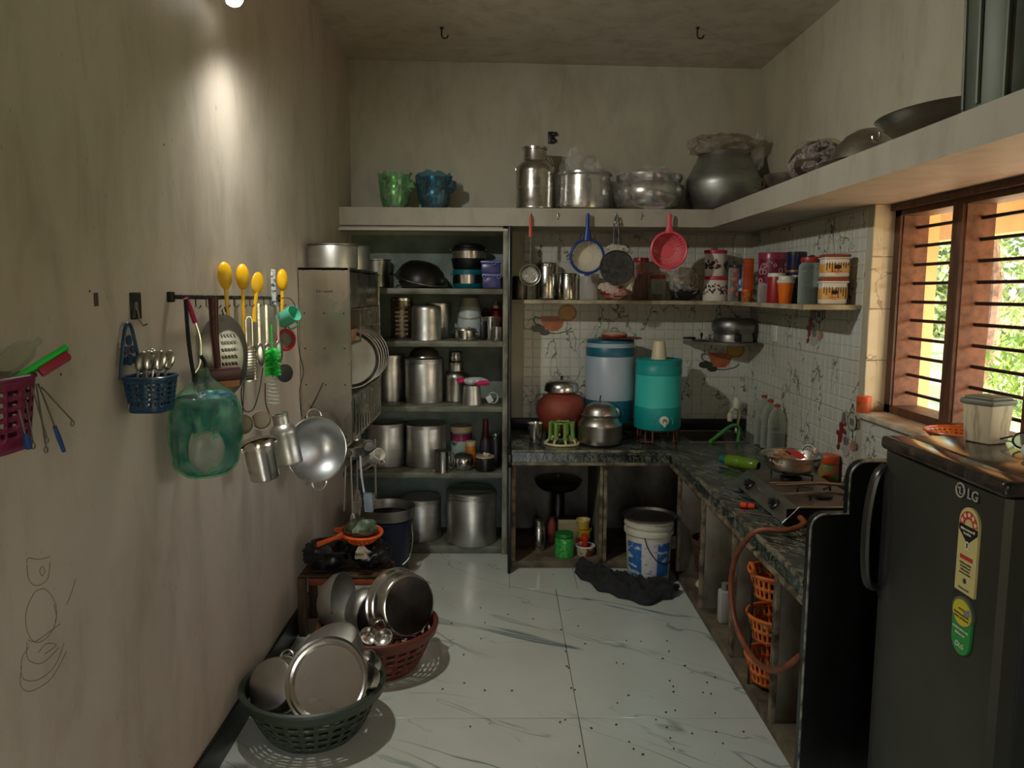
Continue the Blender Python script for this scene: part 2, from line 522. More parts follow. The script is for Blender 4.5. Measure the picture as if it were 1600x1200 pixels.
# ------------------------------------------------------------------ window
win = struct('window_1', MB().box(1.80,1.93,WY1-.055,WY1,WZ0,WZ1).box(1.80,1.93,WY0,WY0+.05,WZ0,WZ1)
    .box(1.80,1.93,WY0,WY1,WZ1-.055,WZ1).box(1.80,1.93,WY0,WY1,WZ0,WZ0+.04).box(1.775,1.80,WY0,WY1,WZ1-.03,WZ1), MATS['window_wood'])
mull = [3.15, 2.64, 2.13]
for y in mull:
    obj('mullion', MB().rbox(1.795,1.93,y-.035,y+.035,WZ0+.03,WZ1-.04,.006), MATS['window_wood'], win)
for y in [WY1-.055]+[q-.035 for q in mull]:
    obj('rebate', MB().box(1.812,1.926,y-.006,y,WZ0+.04,WZ1-.055), MATS['window_jamb_inner'], win, label='red-brown primed side of the frame')
edges = [WY1-.05]+mull+[WY0+.05]
for a, b in zip(edges, edges[1:]):
    me = MB().tube([(0,-(a-b)/2,0),(0,(a-b)/2,0)], .0075, 8).mesh('bar', MATS['bar_iron'])
    for k in range(10):
        obj('bar', me, None, win, (1.875, (a+b)/2, WZ0+.10+k*.0835))
obj('sill', MB().rbox(1.66,1.80,2.535,WY1,WZ0-.02,WZ0+.004,.004).rbox(1.702,1.80,WY0,2.54,WZ0-.02,WZ0+.004,.004), mat('sill_stone', S(214,206,188), .4, 0, S(160,140,110), 8), win)

# wall tiles: every tile carries its grid of raised squares
def tile_mesh(name, nx, nz, m, q=.065):
    mb = MB()
    w, h = nx*q, nz*q
    mb.box(.0008, w-.0008, -.003, 0, .0008, h-.0008)
    for i in range(nx):
        for j in range(nz):
            x0, x1, z0, z1 = i*q+.0022, (i+1)*q-.0022, j*q+.0022, (j+1)*q-.0022
            c = .004
            mb.add([(x0,-.003,z0),(x1,-.003,z0),(x1,-.003,z1),(x0,-.003,z1),(x0+c,-.0055,z0+c),(x1-c,-.0055,z0+c),(x1-c,-.0055,z1-c),(x0+c,-.0055,z1-c)],
                   [(4,5,6,7),(0,1,5,4),(1,2,6,5),(2,3,7,6),(3,0,4,7)])
    return mb.mesh(name, m, 20)
TM = {}
def put_tile(nx, nz, parent, loc, rz, m='wall_tile'):
    if (nx, nz, m) not in TM: TM[nx, nz, m] = tile_mesh('wall_tile', nx, nz, MATS[m])
    return obj('wall_tile', TM[nx, nz, m], None, parent, loc, (0,0,rz))
wb = bpy.data.objects['wall_back']
Zs = [.726+.13, 1.116, 1.376, 1.636, 1.896]
rowz = [(.726, 2)]+[(z, 4) for z in Zs[:4]]+[(1.896, 3)]
for z, nz in rowz:
    x = XR-.39
    while x > .02:
        put_tile(6, nz, wb, (x, YB, z), 0); x -= .39
    put_tile(3, nz, wb, (x+.39-.195, YB, z), 0) if x+.39-.195 > .0 else None
for z, nz in rowz:                      # right wall from the corner to the window
    y = YB
    for k in range(4):
        put_tile(6, nz, wr, (XR, y, z), -PI/2); y -= .39
    put_tile(2, nz, wr, (XR, y, z), -PI/2)
for z, nz in ((.726, 2), (.856, 4)):    # under the window
    y = 3.66-.02
    for k in range(3):
        put_tile(6, nz, wr, (XR, y, z), -PI/2); y -= .39
for k in range(4):                      # window reveal
    obj('reveal_tile', MB().rbox(XR+.001, 1.80, WY1-.006, WY1, WZ0+.004+k*.24, WZ0+.004+k*.24+.2385 if k<3 else WZ1, .0015, 1), MATS['jamb_tile'], wr)
    obj('reveal_tile', MB().rbox(XR+.002, XR+.05, WY1-.009, WY1-.006, WZ0+.006+k*.24, WZ0+.004+k*.24+.236 if k<3 else WZ1, .0015, 1), MATS['jamb_tile'], wr)
obj('outer_reveal', MB().box(1.93, XO+.004, WY1-.012, WY1+.0, WZ0, WZ1), MATS['ext_cream'], wr)

# printed tea-cup and teapot motifs on some tiles (flat print)
def poly(mb, pts, d):          # flat fan polygon on a local x/z plane
    n = len(pts)
    mb.add([(x, d, z) for x, z in pts], [tuple(range(n))])
def ell(cx, cz, a, b, n=24, a0=0, a1=360):
    return [(cx+a*math.cos(R(a0+(a1-a0)*i/n)), cz+b*math.sin(R(a0+(a1-a0)*i/n))) for i in range(n)]
INK = mat('print_ink', S(44,44,40), .3)
TEA = mat('print_tea', S(150,70,40), .3, 0, S(176,98,58), 20)
LEMON = mat('print_lemon', S(176,120,44), .3, 0, S(150,92,30), 25)
PGREY = mat('print_grey', S(120,120,112), .3, 0, S(86,88,84), 30)
PRED = mat('print_berry', S(132,52,42), .3, 0, S(96,36,32), 60)
PPALE = mat('print_pale', S(176,172,158), .3, 0, S(150,148,136), 30)
def cup_print(x, z):
    q = 'tea_cup_print'
    e = bpy.data.objects.new('tea_cup_motif', None); COL.objects.link(e); e.parent = wb; e.location = (x, YB-.0058, z); e.scale = (1.18, 1, 1.12)
    a = MB(); poly(a, [(-.075,.03)]+[(-.07+.014*i, .036) for i in range(10)]+[(.075,.03),(.055,-.03),(.03,-.055),(-.03,-.055),(-.055,-.03)], 0)
    obj('tea', a, TEA, e)
    a = MB(); poly(a, ell(.085,.055,.055,.052), -.0004); obj('lemon', a, LEMON, e)
    a = MB(); poly(a, ell(.085,.055,.042,.04), -.0007); obj('lemon_flesh', a, mat('print_lemon_light', S(190,140,62), .3), e)
    a = MB(); poly(a, ell(-.085,-.04,.042,.022), -.0004); poly(a, ell(-.045,-.065,.03,.018), -.0008); obj('tea_leaf', a, INK, e)
    a = MB(); a.tube([(-.072,-.0005,.02),(-.1,-.0005,.032),(-.112,-.0005,.012),(-.1,-.0005,-.012),(-.068,-.0005,-.022)], .003, 4)
    a.tube([(-.02,-.0005,-.068),(.03,-.0005,-.07),(.08,-.0005,-.058),(.11,-.0005,-.036)], .0026, 4); obj('outline', a, INK, e)
p = at(868, 503, y=YB); cup_print(p.x-.02, p.z)
p = at(1130, 560, y=YB); cup_print(p.x-.02, p.z)
def pot_print(y, z):
    e = bpy.data.objects.new('teapot_motif', None); COL.objects.link(e); e.parent = wr; e.location = (XR-.0058, y, z); e.rotation_euler = (0,0,-PI/2); e.scale = (1.15, 1, 1.1)
    a = MB()
    rnd = random.Random(3)
    for k in range(26):
        t = rnd.random(); poly(a, ell(-.085+t*.05+rnd.uniform(-.02,.02), -.075+t*.1+rnd.uniform(-.025,.025), .014, .013, 10), -.0003-k*.00002)
    obj('berries', a, PRED, e)
    a = MB(); poly(a, ell(.045,.045,.042,.045), 0); poly(a, ell(.045,.085,.028,.02), -.0003); obj('pot_body', a, PPALE, e)
    a = MB(); poly(a, ell(-.01,-.02,.036,.036), -.0003); poly(a, ell(-.005,-.085,.04,.03), -.0005); obj('cup', a, PPALE, e)
    a = MB(); a.tube(arc(.045,.045,.042,0,360,20,-.0006), .0024, 4); a.tube(arc(.045,.09,.02,0,180,10,-.0006), .002, 4)
    a.tube([(.087,-.0006,.06),(.11,-.0006,.07),(.112,-.0006,.03),(.088,-.0006,.02)], .0024, 4); a.tube(arc(.03,-.01,.028,-30,60,8,-.0006), .0024, 4)
    a.tube([(.045,-.0006,.11),(.045,-.0006,.125)], .005, 6); a.tube([(.005,-.0006,.05),(-.015,-.0006,.09)], .0024, 4)
    for k in range(5): a.tube([(.03+.008*k,-.0006,.03),(.028+.008*k,-.0006,.06)], .0016, 4)
    poly(a, ell(-.008,-.015,.007,.009), -.0008); obj('outline', a, INK, e)
    a = MB(); poly(a, ell(.0,-.05,.028,.02), -.0007); poly(a, ell(.085,-.055,.02,.018), -.0007); poly(a, ell(-.035,.05,.022,.028), -.0007); obj('fruit_print', a, PGREY, e)
    a = MB(); poly(a, ell(.06,-.06,.022,.024), -.0009); obj('fruit', a, mat('print_peach', S(176,120,96), .3), e)
p = at(1275, 505, x=XR); pot_print(p.y, p.z)
p = at(1325, 672, x=XR); pot_print(p.y, p.z)

# ------------------------------------------------------------------ lamp on the left wall
LP = Vector((-.93, 2.86, 2.712))
lamp = thing('wall_bulb', 'glowing white LED bulb in a holder high on the plaster wall', 'lamp', (XL, LP.y, LP.z+.03), (0, R(25), 0))
obj('holder', MB().lathe([(0,0),(.032,0),(.032,.01),(.022,.014),(.02,.045),(.017,.047)], 24), WHITEP, lamp, (0,0,0), (0, PI/2, 0))
obj('bulb_body', MB().lathe([(.016,.045),(.022,.055),(.03,.075),(.031,.085)], 24), WHITEP, lamp, (0,0,0), (0, PI/2, 0))
obj('diffuser', MB().lathe([(.031,.085),(.033,.095),(.031,.108),(.022,.122),(.01,.128),(0,.129)], 24), mat('lamp_glow', (1,.98,.92), .5, emit=10), lamp, (0,0,0), (0, PI/2, 0))
ld = bpy.data.lights.new('bulb_light', 'SPOT')
ld.energy = LAMP_W*4; ld.spot_size = R(178); ld.spot_blend = 1.0; ld.shadow_soft_size = .032; ld.color = (1, .985, .93)
lo_ = bpy.data.objects.new('bulb_light', ld); COL.objects.link(lo_)
lo_.location = (LP.x+.062, LP.y, LP.z-.040)      # at the tip of the diffuser
lo_.rotation_euler = Vector((.70, .24, -.67)).to_track_quat('-Z', 'Y').to_euler()

# ------------------------------------------------------------------ loft slab
loft = thing('loft_shelf', 'whitewashed concrete loft slab running round the kitchen above the shelves', 'shelf', (0, 5, 2.1))
def ab(name, parent, mb, m, **k):      # part given in room coordinates
    o = obj(name, mb, m, parent, **k)
    o.location = Vector((0,0,0))-Vector(parent.location) if not any(parent.rotation_euler) else o.location
    return o
ZL = 2.215
ab('slab', loft, MB().add([(XL,5,2.105),(1.31,5,2.105),(1.31,-1.2,2.105),(XR,-1.2,2.105),(XR,YB,2.105),(XL,YB,2.105),
    (XL,5,ZL),(1.31,5,ZL),(1.31,-1.2,ZL),(XR,-1.2,ZL),(XR,YB,ZL),(XL,YB,ZL)],
    [(0,1,5),(1,4,5),(1,2,3,4),(6,7,11),(7,10,11),(7,8,9,10),(0,1,7,6),(1,2,8,7),(2,3,9,8),(3,4,10,9),(4,5,11,10),(5,0,6,11)]), MATS['loft_paint'])
for u in (829, 872, 919, 962, 1002, 1046):
    q = at(u, 338, y=5)
    hk = MB().rbox(-.006,.006,-.004,0,-.02,.02,.003).tube([(0,-.004,.008),(0,-.014,.002),(0,-.02,.004),(0,-.021,.012)], .0025, 6)
    ab('hook', loft, hk, DK).location += Vector((q.x, 5, q.z))
# white strip hung under the slab over the shelf unit, with a set-back packing strip added behind the joint to block light
ab('fascia', loft, MB().box(XL,.03,4.962,5.026,2.0705,2.085), mat('strip', S(176,172,156), .5), label='pale strip under the slab')
ab('added_packing', loft, MB().box(XL,-.001,5.025,5.06,2.0705,2.105), MATS['loft_paint'])

# ------------------------------------------------------------------ built-in shelf unit
unit = thing('shelf_unit', 'built-in open unit of painted stone shelves full of steel vessels', 'shelf unit', (-.5, 5.2, 0))
YU = 4.95
ZU = [.05, .54, .97, 1.385, 1.715]
ab('back_panel', unit, MB().box(XL,.0,YB-.012,YB,0,2.07), MATS['unit_paint'])
ab('side_panel', unit, MB().rbox(0,.033,YU,YB-.012,0,2.07,.004), MATS['unit_frame'])
ab('edge_band', unit, MB().rbox(.034,.056,YU-.02,YB,0,2.10,.003), MATS['black_granite'], label='black granite edge of the unit')
ab('plinth', unit, MB().rbox(XL,.0,4.97,YB-.012,0,.05,.004), MATS['shelf_stone'])
for z in ZU[1:]:
    ab('shelf', unit, MB().rbox(XL,.0,YU+.01,YB-.012,z-.036,z,.004), MATS['shelf_stone'])

# ------------------------------------------------------------------ worktop and its base
ZW = .75
wt = thing('worktop', 'dark green veined stone worktop running in an L with raw edges', 'worktop', (.9, 5, ZW))
X0, XF, YF = .058, 1.01, 4.66
SX0, SX1, SY0, SY1 = 1.20, 1.58, 4.93, 5.34
ab('slab', wt, MB().box(X0,SX0,YF,YB-.008,.722,ZW).box(SX0,SX1,YF,SY0,.722,ZW).box(SX0,SX1,SY1,YB-.008,.722,ZW).box(SX1,XR-.008,YF,YB-.008,.722,ZW)
    .box(XF,XR-.008,2.53,YF,.722,ZW), MATS['green_granite'])
ab('nosing', wt, MB().rbox(X0,XF+.01,YF-.006,YF+.012,.735,.7515,.003).rbox(XF-.006,XF+.012,2.53,YF,.735,.7515,.003), mat('nosing_edge', S(120,116,96), .5, 0, S(40,46,40), 22, (1,1,1), .4, .6))
ab('apron', wt, MB().box(X0+.004,XF+.004,YF+.012,YF+.03,.672,.722).box(XF+.012,XF+.03,2.53,YF+.02,.672,.722), MATS['green_granite'])
ab('lower_lip', wt, MB().rbox(X0,XF+.01,YF,YF+.05,.655,.673,.003).rbox(XF,XF+.05,2.53,YF,.655,.673,.003), MATS['raw_edge'])
ab('upstand', wt, MB().rbox(X0,XR-.006,YB-.026,YB-.006,ZW,.83,.004), MATS['black_granite'])
ab('sink_bowl', wt, MB().add([(SX0,SY0,ZW+.001),(SX1,SY0,ZW+.001),(SX1,SY1,ZW+.001),(SX0,SY1,ZW+.001),
    (SX0+.02,SY0+.02,.58),(SX1-.02,SY0+.02,.58),(SX1-.02,SY1-.02,.58),(SX0+.02,SY1-.02,.58)],
    [(0,1,5,4),(1,2,6,5),(2,3,7,6),(3,0,4,7),(4,5,6,7)]), DK, solid=.003, label='steel sink bowl')
ab('sink_rim', wt, MB().tube([(SX0,SY0,ZW+.002),(SX1,SY0,ZW+.002),(SX1,SY1,ZW+.002),(SX0,SY1,ZW+.002)], .006, 6, closed=True), ST)

cb = thing('counter_base', 'open counter base of stained stone partitions on a low plinth', 'counter', (1.0, 4.5, 0))
ab('plinth', cb, MB().rbox(X0,XR-.008,4.70,YB-.008,0,.045,.005).rbox(1.045,XR-.008,2.53,4.70,0,.045,.005), mat('plinth_stone', S(112,100,78), .7, 0, S(58,48,34), 7, lo=.36, hi=.66))
ab('end_slab', cb, MB().rbox(.036,.056,4.60,YU-.021,0,.655,.003).rbox(.036,.056,4.66,YU-.021,.655,.72,.003), MATS['black_granite'], label='black granite end slab')
ab('back_panel', cb, MB().box(X0+.002,XR-.012,YB-.014,YB-.008,.045,.70).box(XR-.014,XR-.009,2.54,YB-.015,.045,.70), MATS['stained_stone'])
ab('jamb', cb, MB().rbox(.0565,.085,4.70,4.78,.045,.655,.004), MATS['raw_edge'])
ab('partition', cb, MB().rbox(.60,.63,4.72,YB-.015,.045,.655,.004), MATS['stained_stone'])
ab('post', cb, MB().rbox(.598,.618,4.69,4.72,.045,.655,.004).rbox(.622,.645,4.69,4.72,.045,.655,.004), MATS['raw_edge'])
for y in (4.52, 3.97, 3.41, 2.86):
    ab('partition', cb, MB().rbox(1.06,XR-.015,y,y+.025,.045,.655,.003), MATS['stained_stone'])
    ab('post', cb, MB().rbox(1.04,1.06,y-.002,y+.010,.045,.655,.002).rbox(1.04,1.06,y+.015,y+.027,.045,.655,.002), MATS['raw_edge'])

scrn = thing('granite_screen', 'black granite screen slab with stepped rounded top beside the fridge', 'screen', (1.3, 2.51, 0))
pts = [(1.01,0),(1.69,0),(1.69,1.16)]+[(1.185+.055*math.cos(R(a)), 1.105+.055*math.sin(R(a))) for a in range(90,181,15)]+[(1.13,.985)]+[(1.06+.05*math.cos(R(a)), .935+.05*math.sin(R(a))) for a in range(90,181,15)]
ab('slab', scrn, MB().prism(pts, 2.49, 2.527, 'y'), MATS['black_granite'])
ab('edge', scrn, MB().tube([(1.0085,2.487,.0)]+[(x, 2.488, z) for x, z in pts[::-1][:-2]], .004, 6), mat('screen_edge', S(150,148,134), .4, 0, S(50,50,46), 30), label='worn pale edge')

# ------------------------------------------------------------------ spice shelf and corner shelf
ZS = 1.645
sp = thing('spice_shelf', 'thin stone wall shelf holding jars and tubs on the tiled walls', 'shelf', (1.0, 5.2, ZS))
ab('board', sp, MB().add([(.06,YB,1.622),(.06,5.12,1.622),(1.42,5.12,1.622),(1.42,3.72,1.622),(XR,3.72,1.622),(XR,YB,1.622),
    (.06,YB,ZS),(.06,5.12,ZS),(1.42,5.12,ZS),(1.42,3.72,ZS),(XR,3.72,ZS),(XR,YB,ZS)],
    [(0,1,2,5),(2,3,4,5),(6,7,8,11),(8,9,10,11),(0,1,7,6),(1,2,8,7),(2,3,9,8),(3,4,10,9),(4,5,11,10),(5,0,6,11)]), mat('spice_board', S(178,168,136), .5, 0, S(130,116,88), 9))
cs = thing('corner_shelf', 'small dark stone corner shelf below the spice shelf holding a cooker', 'shelf', (1.5, 5.3, 1.37))
ab('board', cs, MB().prism([(1.24,YB-.004),(1.32,5.22),(1.56,5.10),(XR-.004,5.08),(XR-.004,YB-.004)], 1.353, 1.372), MATS['stained_stone'])
# ------------------------------------------------------------------ vessel builders
def fit(u0, u1, vt, y, zb):
    """centre x, radius and height of something that fills these photo columns at depth y on a base zb"""
    p = at((u0+u1)/2, vt, y=y)
    return p.x, (at(u1, vt, y=y).x-at(u0, vt, y=y).x)/2, p.z-zb
def fitx(u0, u1, vt, x, vb=460):
    p = at((u0+u1)/2, vb, x=x); q = at((u0+u1)/2, vt, y=p.y)
    return p.y, (u1-u0)/2*p.y/F, q.z

def openp(pr, t=.05, tb=None):
    """outer profile from bottom centre to rim, returned with an inner wall"""
    tb = t if tb is None else tb
    inner = [(max(r-t, 0), z if i == len(pr)-1 else z+tb) for i, (r, z) in enumerate(pr)]
    inner = [(r, min(z, pr[-1][1])) for r, z in inner]
    return pr+inner[::-1]

CYL = [(0,0),(.95,0),(.99,.015),(1,.04),(1,1)]
LIDP = lambda z0, over=1.02, dome=.0: [(over,z0),(over,z0+.35*(1-z0)),(over*.985,z0+.4*(1-z0)),(over*.985,z0+.75*(1-z0)),(over*.95,.985),(over*.88,1.0),(over*.5,1+dome*.8),(0,1+dome)]
def dabba(name, label, u0, u1, vt, y, zb, m, cut=.84, group=None, dome=0, knob=None, cat='canister', seg=40, lidmat=None):
    x, r, h = fit(u0, u1, vt, y, zb)
    t = thing(name, label, cat, (x, y, zb), group=group)
    obj('body', MB().lathe([(0,0),(.96,0),(.99,.012),(1,.03),(1,cut*.97),(.985,cut*.985),(.985,cut+.04)], seg, r=r, h=h), m, t)
    obj('lid', MB().lathe(LIDP(cut, 1.015, dome), seg, r=r, h=h), lidmat or m, t)
    if knob: obj('knob', MB().lathe([(.14,1+dome),(.05,1.03+dome),(.05,1.06+dome),(.16,1.08+dome),(.16,1.11+dome),(0,1.13+dome)], 16, r=r, h=h), knob, t)
    return t
MILK = [(0,0),(.97,0),(1,.015),(1,.05),(.985,.06),(.985,.60),(1,.62),(.97,.67),(.80,.735),(.62,.77),(.60,.79),(.60,.955),(.66,.965),(.67,1.0)]
def milk_can(label, u0, u1, vt, y, zb, m, handle=True, group=None):
    x, r, h = fit(u0, u1, vt, y, zb)
    t = thing('milk_can', label, 'milk can', (x, y, zb), group=group)
    obj('body', MB().lathe(openp(MILK, .04, .02), 40, r=r, h=h), m, t)
    if handle:
        for s in (-1, 1):
            obj('ear', MB().rbox(s*r*.97-.006, s*r*.97+.006, -.008, .008, h*.62, h*.70, .002), m, t)
        obj('bail_handle', MB().tube([(r*1.02*math.cos(R(a)), .02+.3*r*math.sin(R(a)), h*.66-r*.95*math.sin(R(a))) for a in range(0, -61, -10)]+[(r*1.02,.0,h*.66)], .0025, 6), DK, t)
    return t
def crumple(mb, c, sx, sy, sz, seed, amp=.35, nu=14, nv=9):
    rn = random.Random(seed)
    d = {}
    for j in range(nv+1):
        for i in range(nu): d[i, j] = 1+rn.uniform(-amp, amp)*(1 if 0 < j < nv else .2)
    def f(u, v):
        i, j = int(round(u*nu)) % nu, int(round(v*nv))
        a, b = 2*PI*u, PI*v
        k = d[i, j]
        return (c[0]+sx*k*math.sin(b)*math.cos(a), c[1]+sy*k*math.sin(b)*math.sin(a), c[2]+sz*(1 if j in (0, nv) else k)*-math.cos(b))
    return mb.grid(nu, nv, f, wu=True)
def ring_handle(c, r, tr=.004, ax='xz', a0=0, a1=180, n=12, flat=1):
    return MB().tube([tuple(Vector(c)+Vector(p)) for p in arc(0,0,r,a0,a1,n,0,ax)], tr, 6, flat=flat)

# ------------------------------------------------------------------ things on the loft
def wrapped_lota(label, u0, u1, vt, y, m, seed):
    x, r, h = fit(u0, u1, vt, y, ZL)
    t = thing('wrapped_pot', label, 'pot', (x, y, ZL), group='pots tied in coloured bags on the loft')
    obj('pot', MB().lathe(openp([(0,0),(.5,0),(.62,.04),(.78,.3),(.80,.52),(.74,.60),(.78,.66),(.80,.86)], .05), 32, r=r, h=h), ST, t)
    rn = random.Random(seed); j = {}
    def dr(a, k):
        key = (round(a*6), k)
        if key not in j: j[key] = 1+rn.uniform(-.04, .05)*(2.2 if k >= 5 else 1)
        return j[key]
    prof = [(0,.004),(.6,.004),(.72,.06),(.88,.3),(.92,.55),(.93,.75),(.98,.9),(1.0,.98)]
    b = MB().lathe(prof, 30, r=r, h=h, dr=dr)
    n = len(b.v)
    b.v = [(p[0], p[1], p[2]+(h*rn.uniform(-.08, .05) if p[2] > h*.95 else 0)) for p in b.v]
    obj('bag', b, m, t, angle=15)
    k = MB(); crumple(k, (r*.9,-r*.25,h*.62), r*.34, r*.2, h*.16, seed+1, .4, 10, 7)
    obj('knot', k, m, t, angle=10)
GBAG = film('green_bag', (.30,.66,.26), .42, .18, 16)
BBAG = film('blue_bag', (.10,.34,.46), .26, .08, 16)
wrapped_lota('pot wrapped in a translucent green plastic bag on the loft', 591, 643, 270, 5.15, GBAG, 1)
wrapped_lota('pot wrapped in a translucent dark blue bag on the loft', 650, 706, 270, 5.15, BBAG, 5)
milk_can('tall steel milk can with wire bail standing on the loft', 806, 866, 231, 5.14, ZL, ST)

x, r, h = fit(870, 955, 272, 5.16, ZL)
t = thing('wrapped_pot', 'straight steel pot in clear film with plastic bags stuffed on top', 'pot', (x, 5.16, ZL))
obj('pot', MB().lathe(openp([(0,0),(.9,0),(.97,.04),(.99,.12),(.97,.9),(1.03,.95),(1.03,1)], .03), 40, r=r, h=h), ST, t)
b = MB(); crumple(b, (-r*.45,-.01,h*1.25), r*.42, r*.3, h*.42, 11, .3)
obj('bag', b, FILM, t, angle=10)
b = MB(); crumple(b, (r*.25,.0,h*1.12), r*.35, r*.3, h*.28, 12, .3); obj('bag', b, FILM, t, angle=10)
b = MB().lathe([(.8,.0),(1.05,.1),(1.06,.7),(1.07,.98),(.8,1.08),(.3,1.05)], 28, r=r, h=h, dr=lambda a, k: 1+.02*math.sin(a*9+k*2.3))
obj('film', b, FILM, t, angle=10)

x, r, h = fit(959, 1070, 276, 5.13, ZL)
t = thing('wrapped_pot', 'wide squat steel pot wrapped in crumpled clear film on the loft', 'pot', (x, 5.13, ZL))
obj('pot', MB().lathe(openp([(0,0),(.6,0),(.78,.08),(.93,.35),(.96,.55),(.9,.72),(.86,.78),(.92,.9),(.93,1)], .03), 40, r=r, h=h), ST, t)
b = MB().lathe([(.55,.015),(.9,.1),(1.0,.4),(1.0,.75),(.95,1.02),(.6,1.12),(.25,1.08),(0,1.1)], 30, r=r, h=h, dr=lambda a, k: 1+.035*math.sin(a*7+k*1.7)+.02*math.sin(a*17+k))
obj('film', b, FILM, t, angle=8)
b = MB(); crumple(b, (-.0,-.02,h*1.12), r*.55, r*.4, h*.14, 21, .45); obj('film_top', b, FILM, t, angle=8)
b = MB(); crumple(b, (r*.05,-.166,h*.06), r*.3, .026, h*.14, 22, .25); obj('film_tail', b, FILM, t, angle=8)

x, r, h = fit(1073, 1190, 240, 5.14, ZL)
t = thing('big_handi', 'large dented aluminium cooking pot capped with bagged plastic in the loft corner', 'pot', (x, 5.14, ZL))
obj('body', MB().lathe(openp([(0,0),(.6,0),(.78,.06),(.95,.25),(1,.45),(.99,.52),(.93,.60),(.70,.90),(.66,.95),(.72,1.0)], .03), 48, r=r, h=h), steel('dented_alu', (.40,.40,.37), .40, (.28,.28,.25)), t)
b = MB(); crumple(b, (-r*.05,-.02,h*1.13), r*.92, r*.78, h*.18, 31, .22, 20, 9); obj('plastic_cover', b, film('smoky_film', (.72,.66,.56), .34, .16, 14), t, angle=10)
b = MB(); crumple(b, (r*.78,-.1,h*.98), r*.17, r*.17, h*.3, 33, .25, 10, 8); obj('plastic_tail', b, FILM, t, angle=10)

def on_loft(u, x, vb=None): return at(u, 250, x=x).y
# kadai with ring handle hanging over the loft edge
y = 4.12
t = thing('small_kadai', 'small blackened wok with ring handle poking over the loft edge', 'wok', (1.475, y, ZL), (0, R(0), 0))
KD = [(0,0),(.35,.0),(.6,.14),(.85,.5),(.96,.85),(1.0,1.0)]
obj('bowl', MB().lathe(openp(KD, .04), 36, r=.135, h=.085), DK, t)
for s in (-1, 1):
    obj('handle', ring_handle((s*.158,0,.04), .026, .0045, 'xz', 0, 360, 16), DK, t)
solo('plastic_box', 'turquoise rimmed clear box peeping out behind wrapped bundle on the loft', 'box',
     MB().rbox(-.05,.05,-.06,.06,0,.13,.01).rbox(-.055,.055,-.065,.065,.118,.135,.004), mat('turq_box', S(96,160,164), .3), (1.625, 4.60, ZL))
y = 3.83
b = thing('plastic_bundle', 'bundle wrapped in wrinkled brown and clear plastic on the loft', 'bundle', (1.50, y, ZL+.008))
k = MB(); crumple(k, (0,0,.095), .125, .13, .096, 41, .12, 16, 10)
obj('contents', k, mat('brown_stuff', S(58,44,34), .6, 0, S(96,80,64), 8), b, angle=20)
k = MB(); crumple(k, (0,0,.10), .135, .14, .10, 43, .14, 18, 11); obj('wrap', k, film('bundle_film', (.85,.78,.68), .4, .08, 40), b, angle=8)
y = 3.30
solo('steel_plate', 'thin dark steel plate lying under the upturned dome wok on the loft', 'plate',
     MB().lathe([(0,.004),(.14,.004),(.158,.02),(.162,.02),(.145,0),(0,0)], 40), DK, (1.475, 3.33, ZL))
t = thing('upturned_wok', 'dark steel wok upturned like a dome on the loft', 'wok', (1.49, 3.27, ZL+.0205))
obj('bowl', MB().lathe([(1.04,.0),(1.0,.02),(.96,.16),(.84,.46),(.62,.75),(.36,.93),(0,1.0)], 48, r=.155, h=.13), steel('wok_steel', (.44,.42,.37), .24, (.30,.28,.24)), t)
t = thing('shallow_wok', 'shallow dark wok with a strap handle tilted beside the ribbed bin', 'wok', (1.50, 2.80, ZL+.025), (R(-4), R(-6), 0))
obj('bowl', MB().lathe(openp([(0,0),(.4,.02),(.7,.25),(.92,.75),(.97,.95),(1.02,1.0)], .03), 48, r=.185, h=.085), MATS['wok_steel'], t)
obj('handle', ring_handle((-.16,.09,.05), .028, .005, 'yz', 180, 360, 10), ST, t)

t = thing('ribbed_bin', 'tall galvanised grain bin with vertical ribs on the loft', 'bin', (1.492, 2.27, ZL))
GALV = mat('galvanised', S(92,98,84), .55, .45, S(64,68,58), 5, (1,1,.4), .35, .7)
obj('drum', MB().lathe(openp([(0,0),(.9,0),(.905,.01),(1,1.0)], .03, .02), 48, r=.195, h=.62), GALV, t)
for k in range(14):
    a = 2*PI*(k+.3)/14
    obj('rib', MB().tube([(.178*math.cos(a), .178*math.sin(a), .01), (.197*math.cos(a), .197*math.sin(a), .61)], .008, 8), GALV, t)
obj('rim', MB().tube([(.197*math.cos(R(a)), .197*math.sin(R(a)), .62) for a in range(0,360,10)], .008, 8, closed=True), GALV, t)

# ------------------------------------------------------------------ utensils hanging from the loft edge
YH = 4.968
def hang(u, v): p = at(u, v, y=YH); return p
p = hang(829, 337); q = hang(829, 430)
t = thing('skimmer', 'perforated steel skimmer with orange handle hanging from the loft hook', 'skimmer', (p.x, YH, p.z))
L = p.z-q.z
obj('handle', MB().tube([(0,0,.006),(0,0,-.03),(0,0,-.13)], [.006,.009,.011], 10, flat=.6), pl('orange_handle', 196,74,40), t)
obj('rod', MB().tube([(0,0,-.125),(0,0,-L+.055)], .003, 6), DK, t)
# a shallow dish punched through with real holes
def dish(u_, v_):
    pr = [(.001,0),(.046,.002),(.058,.008),(.067,.017)]
    s_ = v_*16
    rr = .046*s_/12 if s_ <= 12 else .046+.021*(s_-12)/4
    return (rr*math.cos(2*PI*u_), -(.0 if s_ <= 12 else .017*((s_-12)/4)**1.5), rr*math.sin(2*PI*u_))
obj('disc', MB().grid(48, 16, lambda u_, v_: dish(u_, max(v_, .002)), wu=True, skip=lambda i, j: 3 < j < 11 and j % 2 == 1 and i % 3 == 0), DK, t, (0,0,-L), solid=.002)

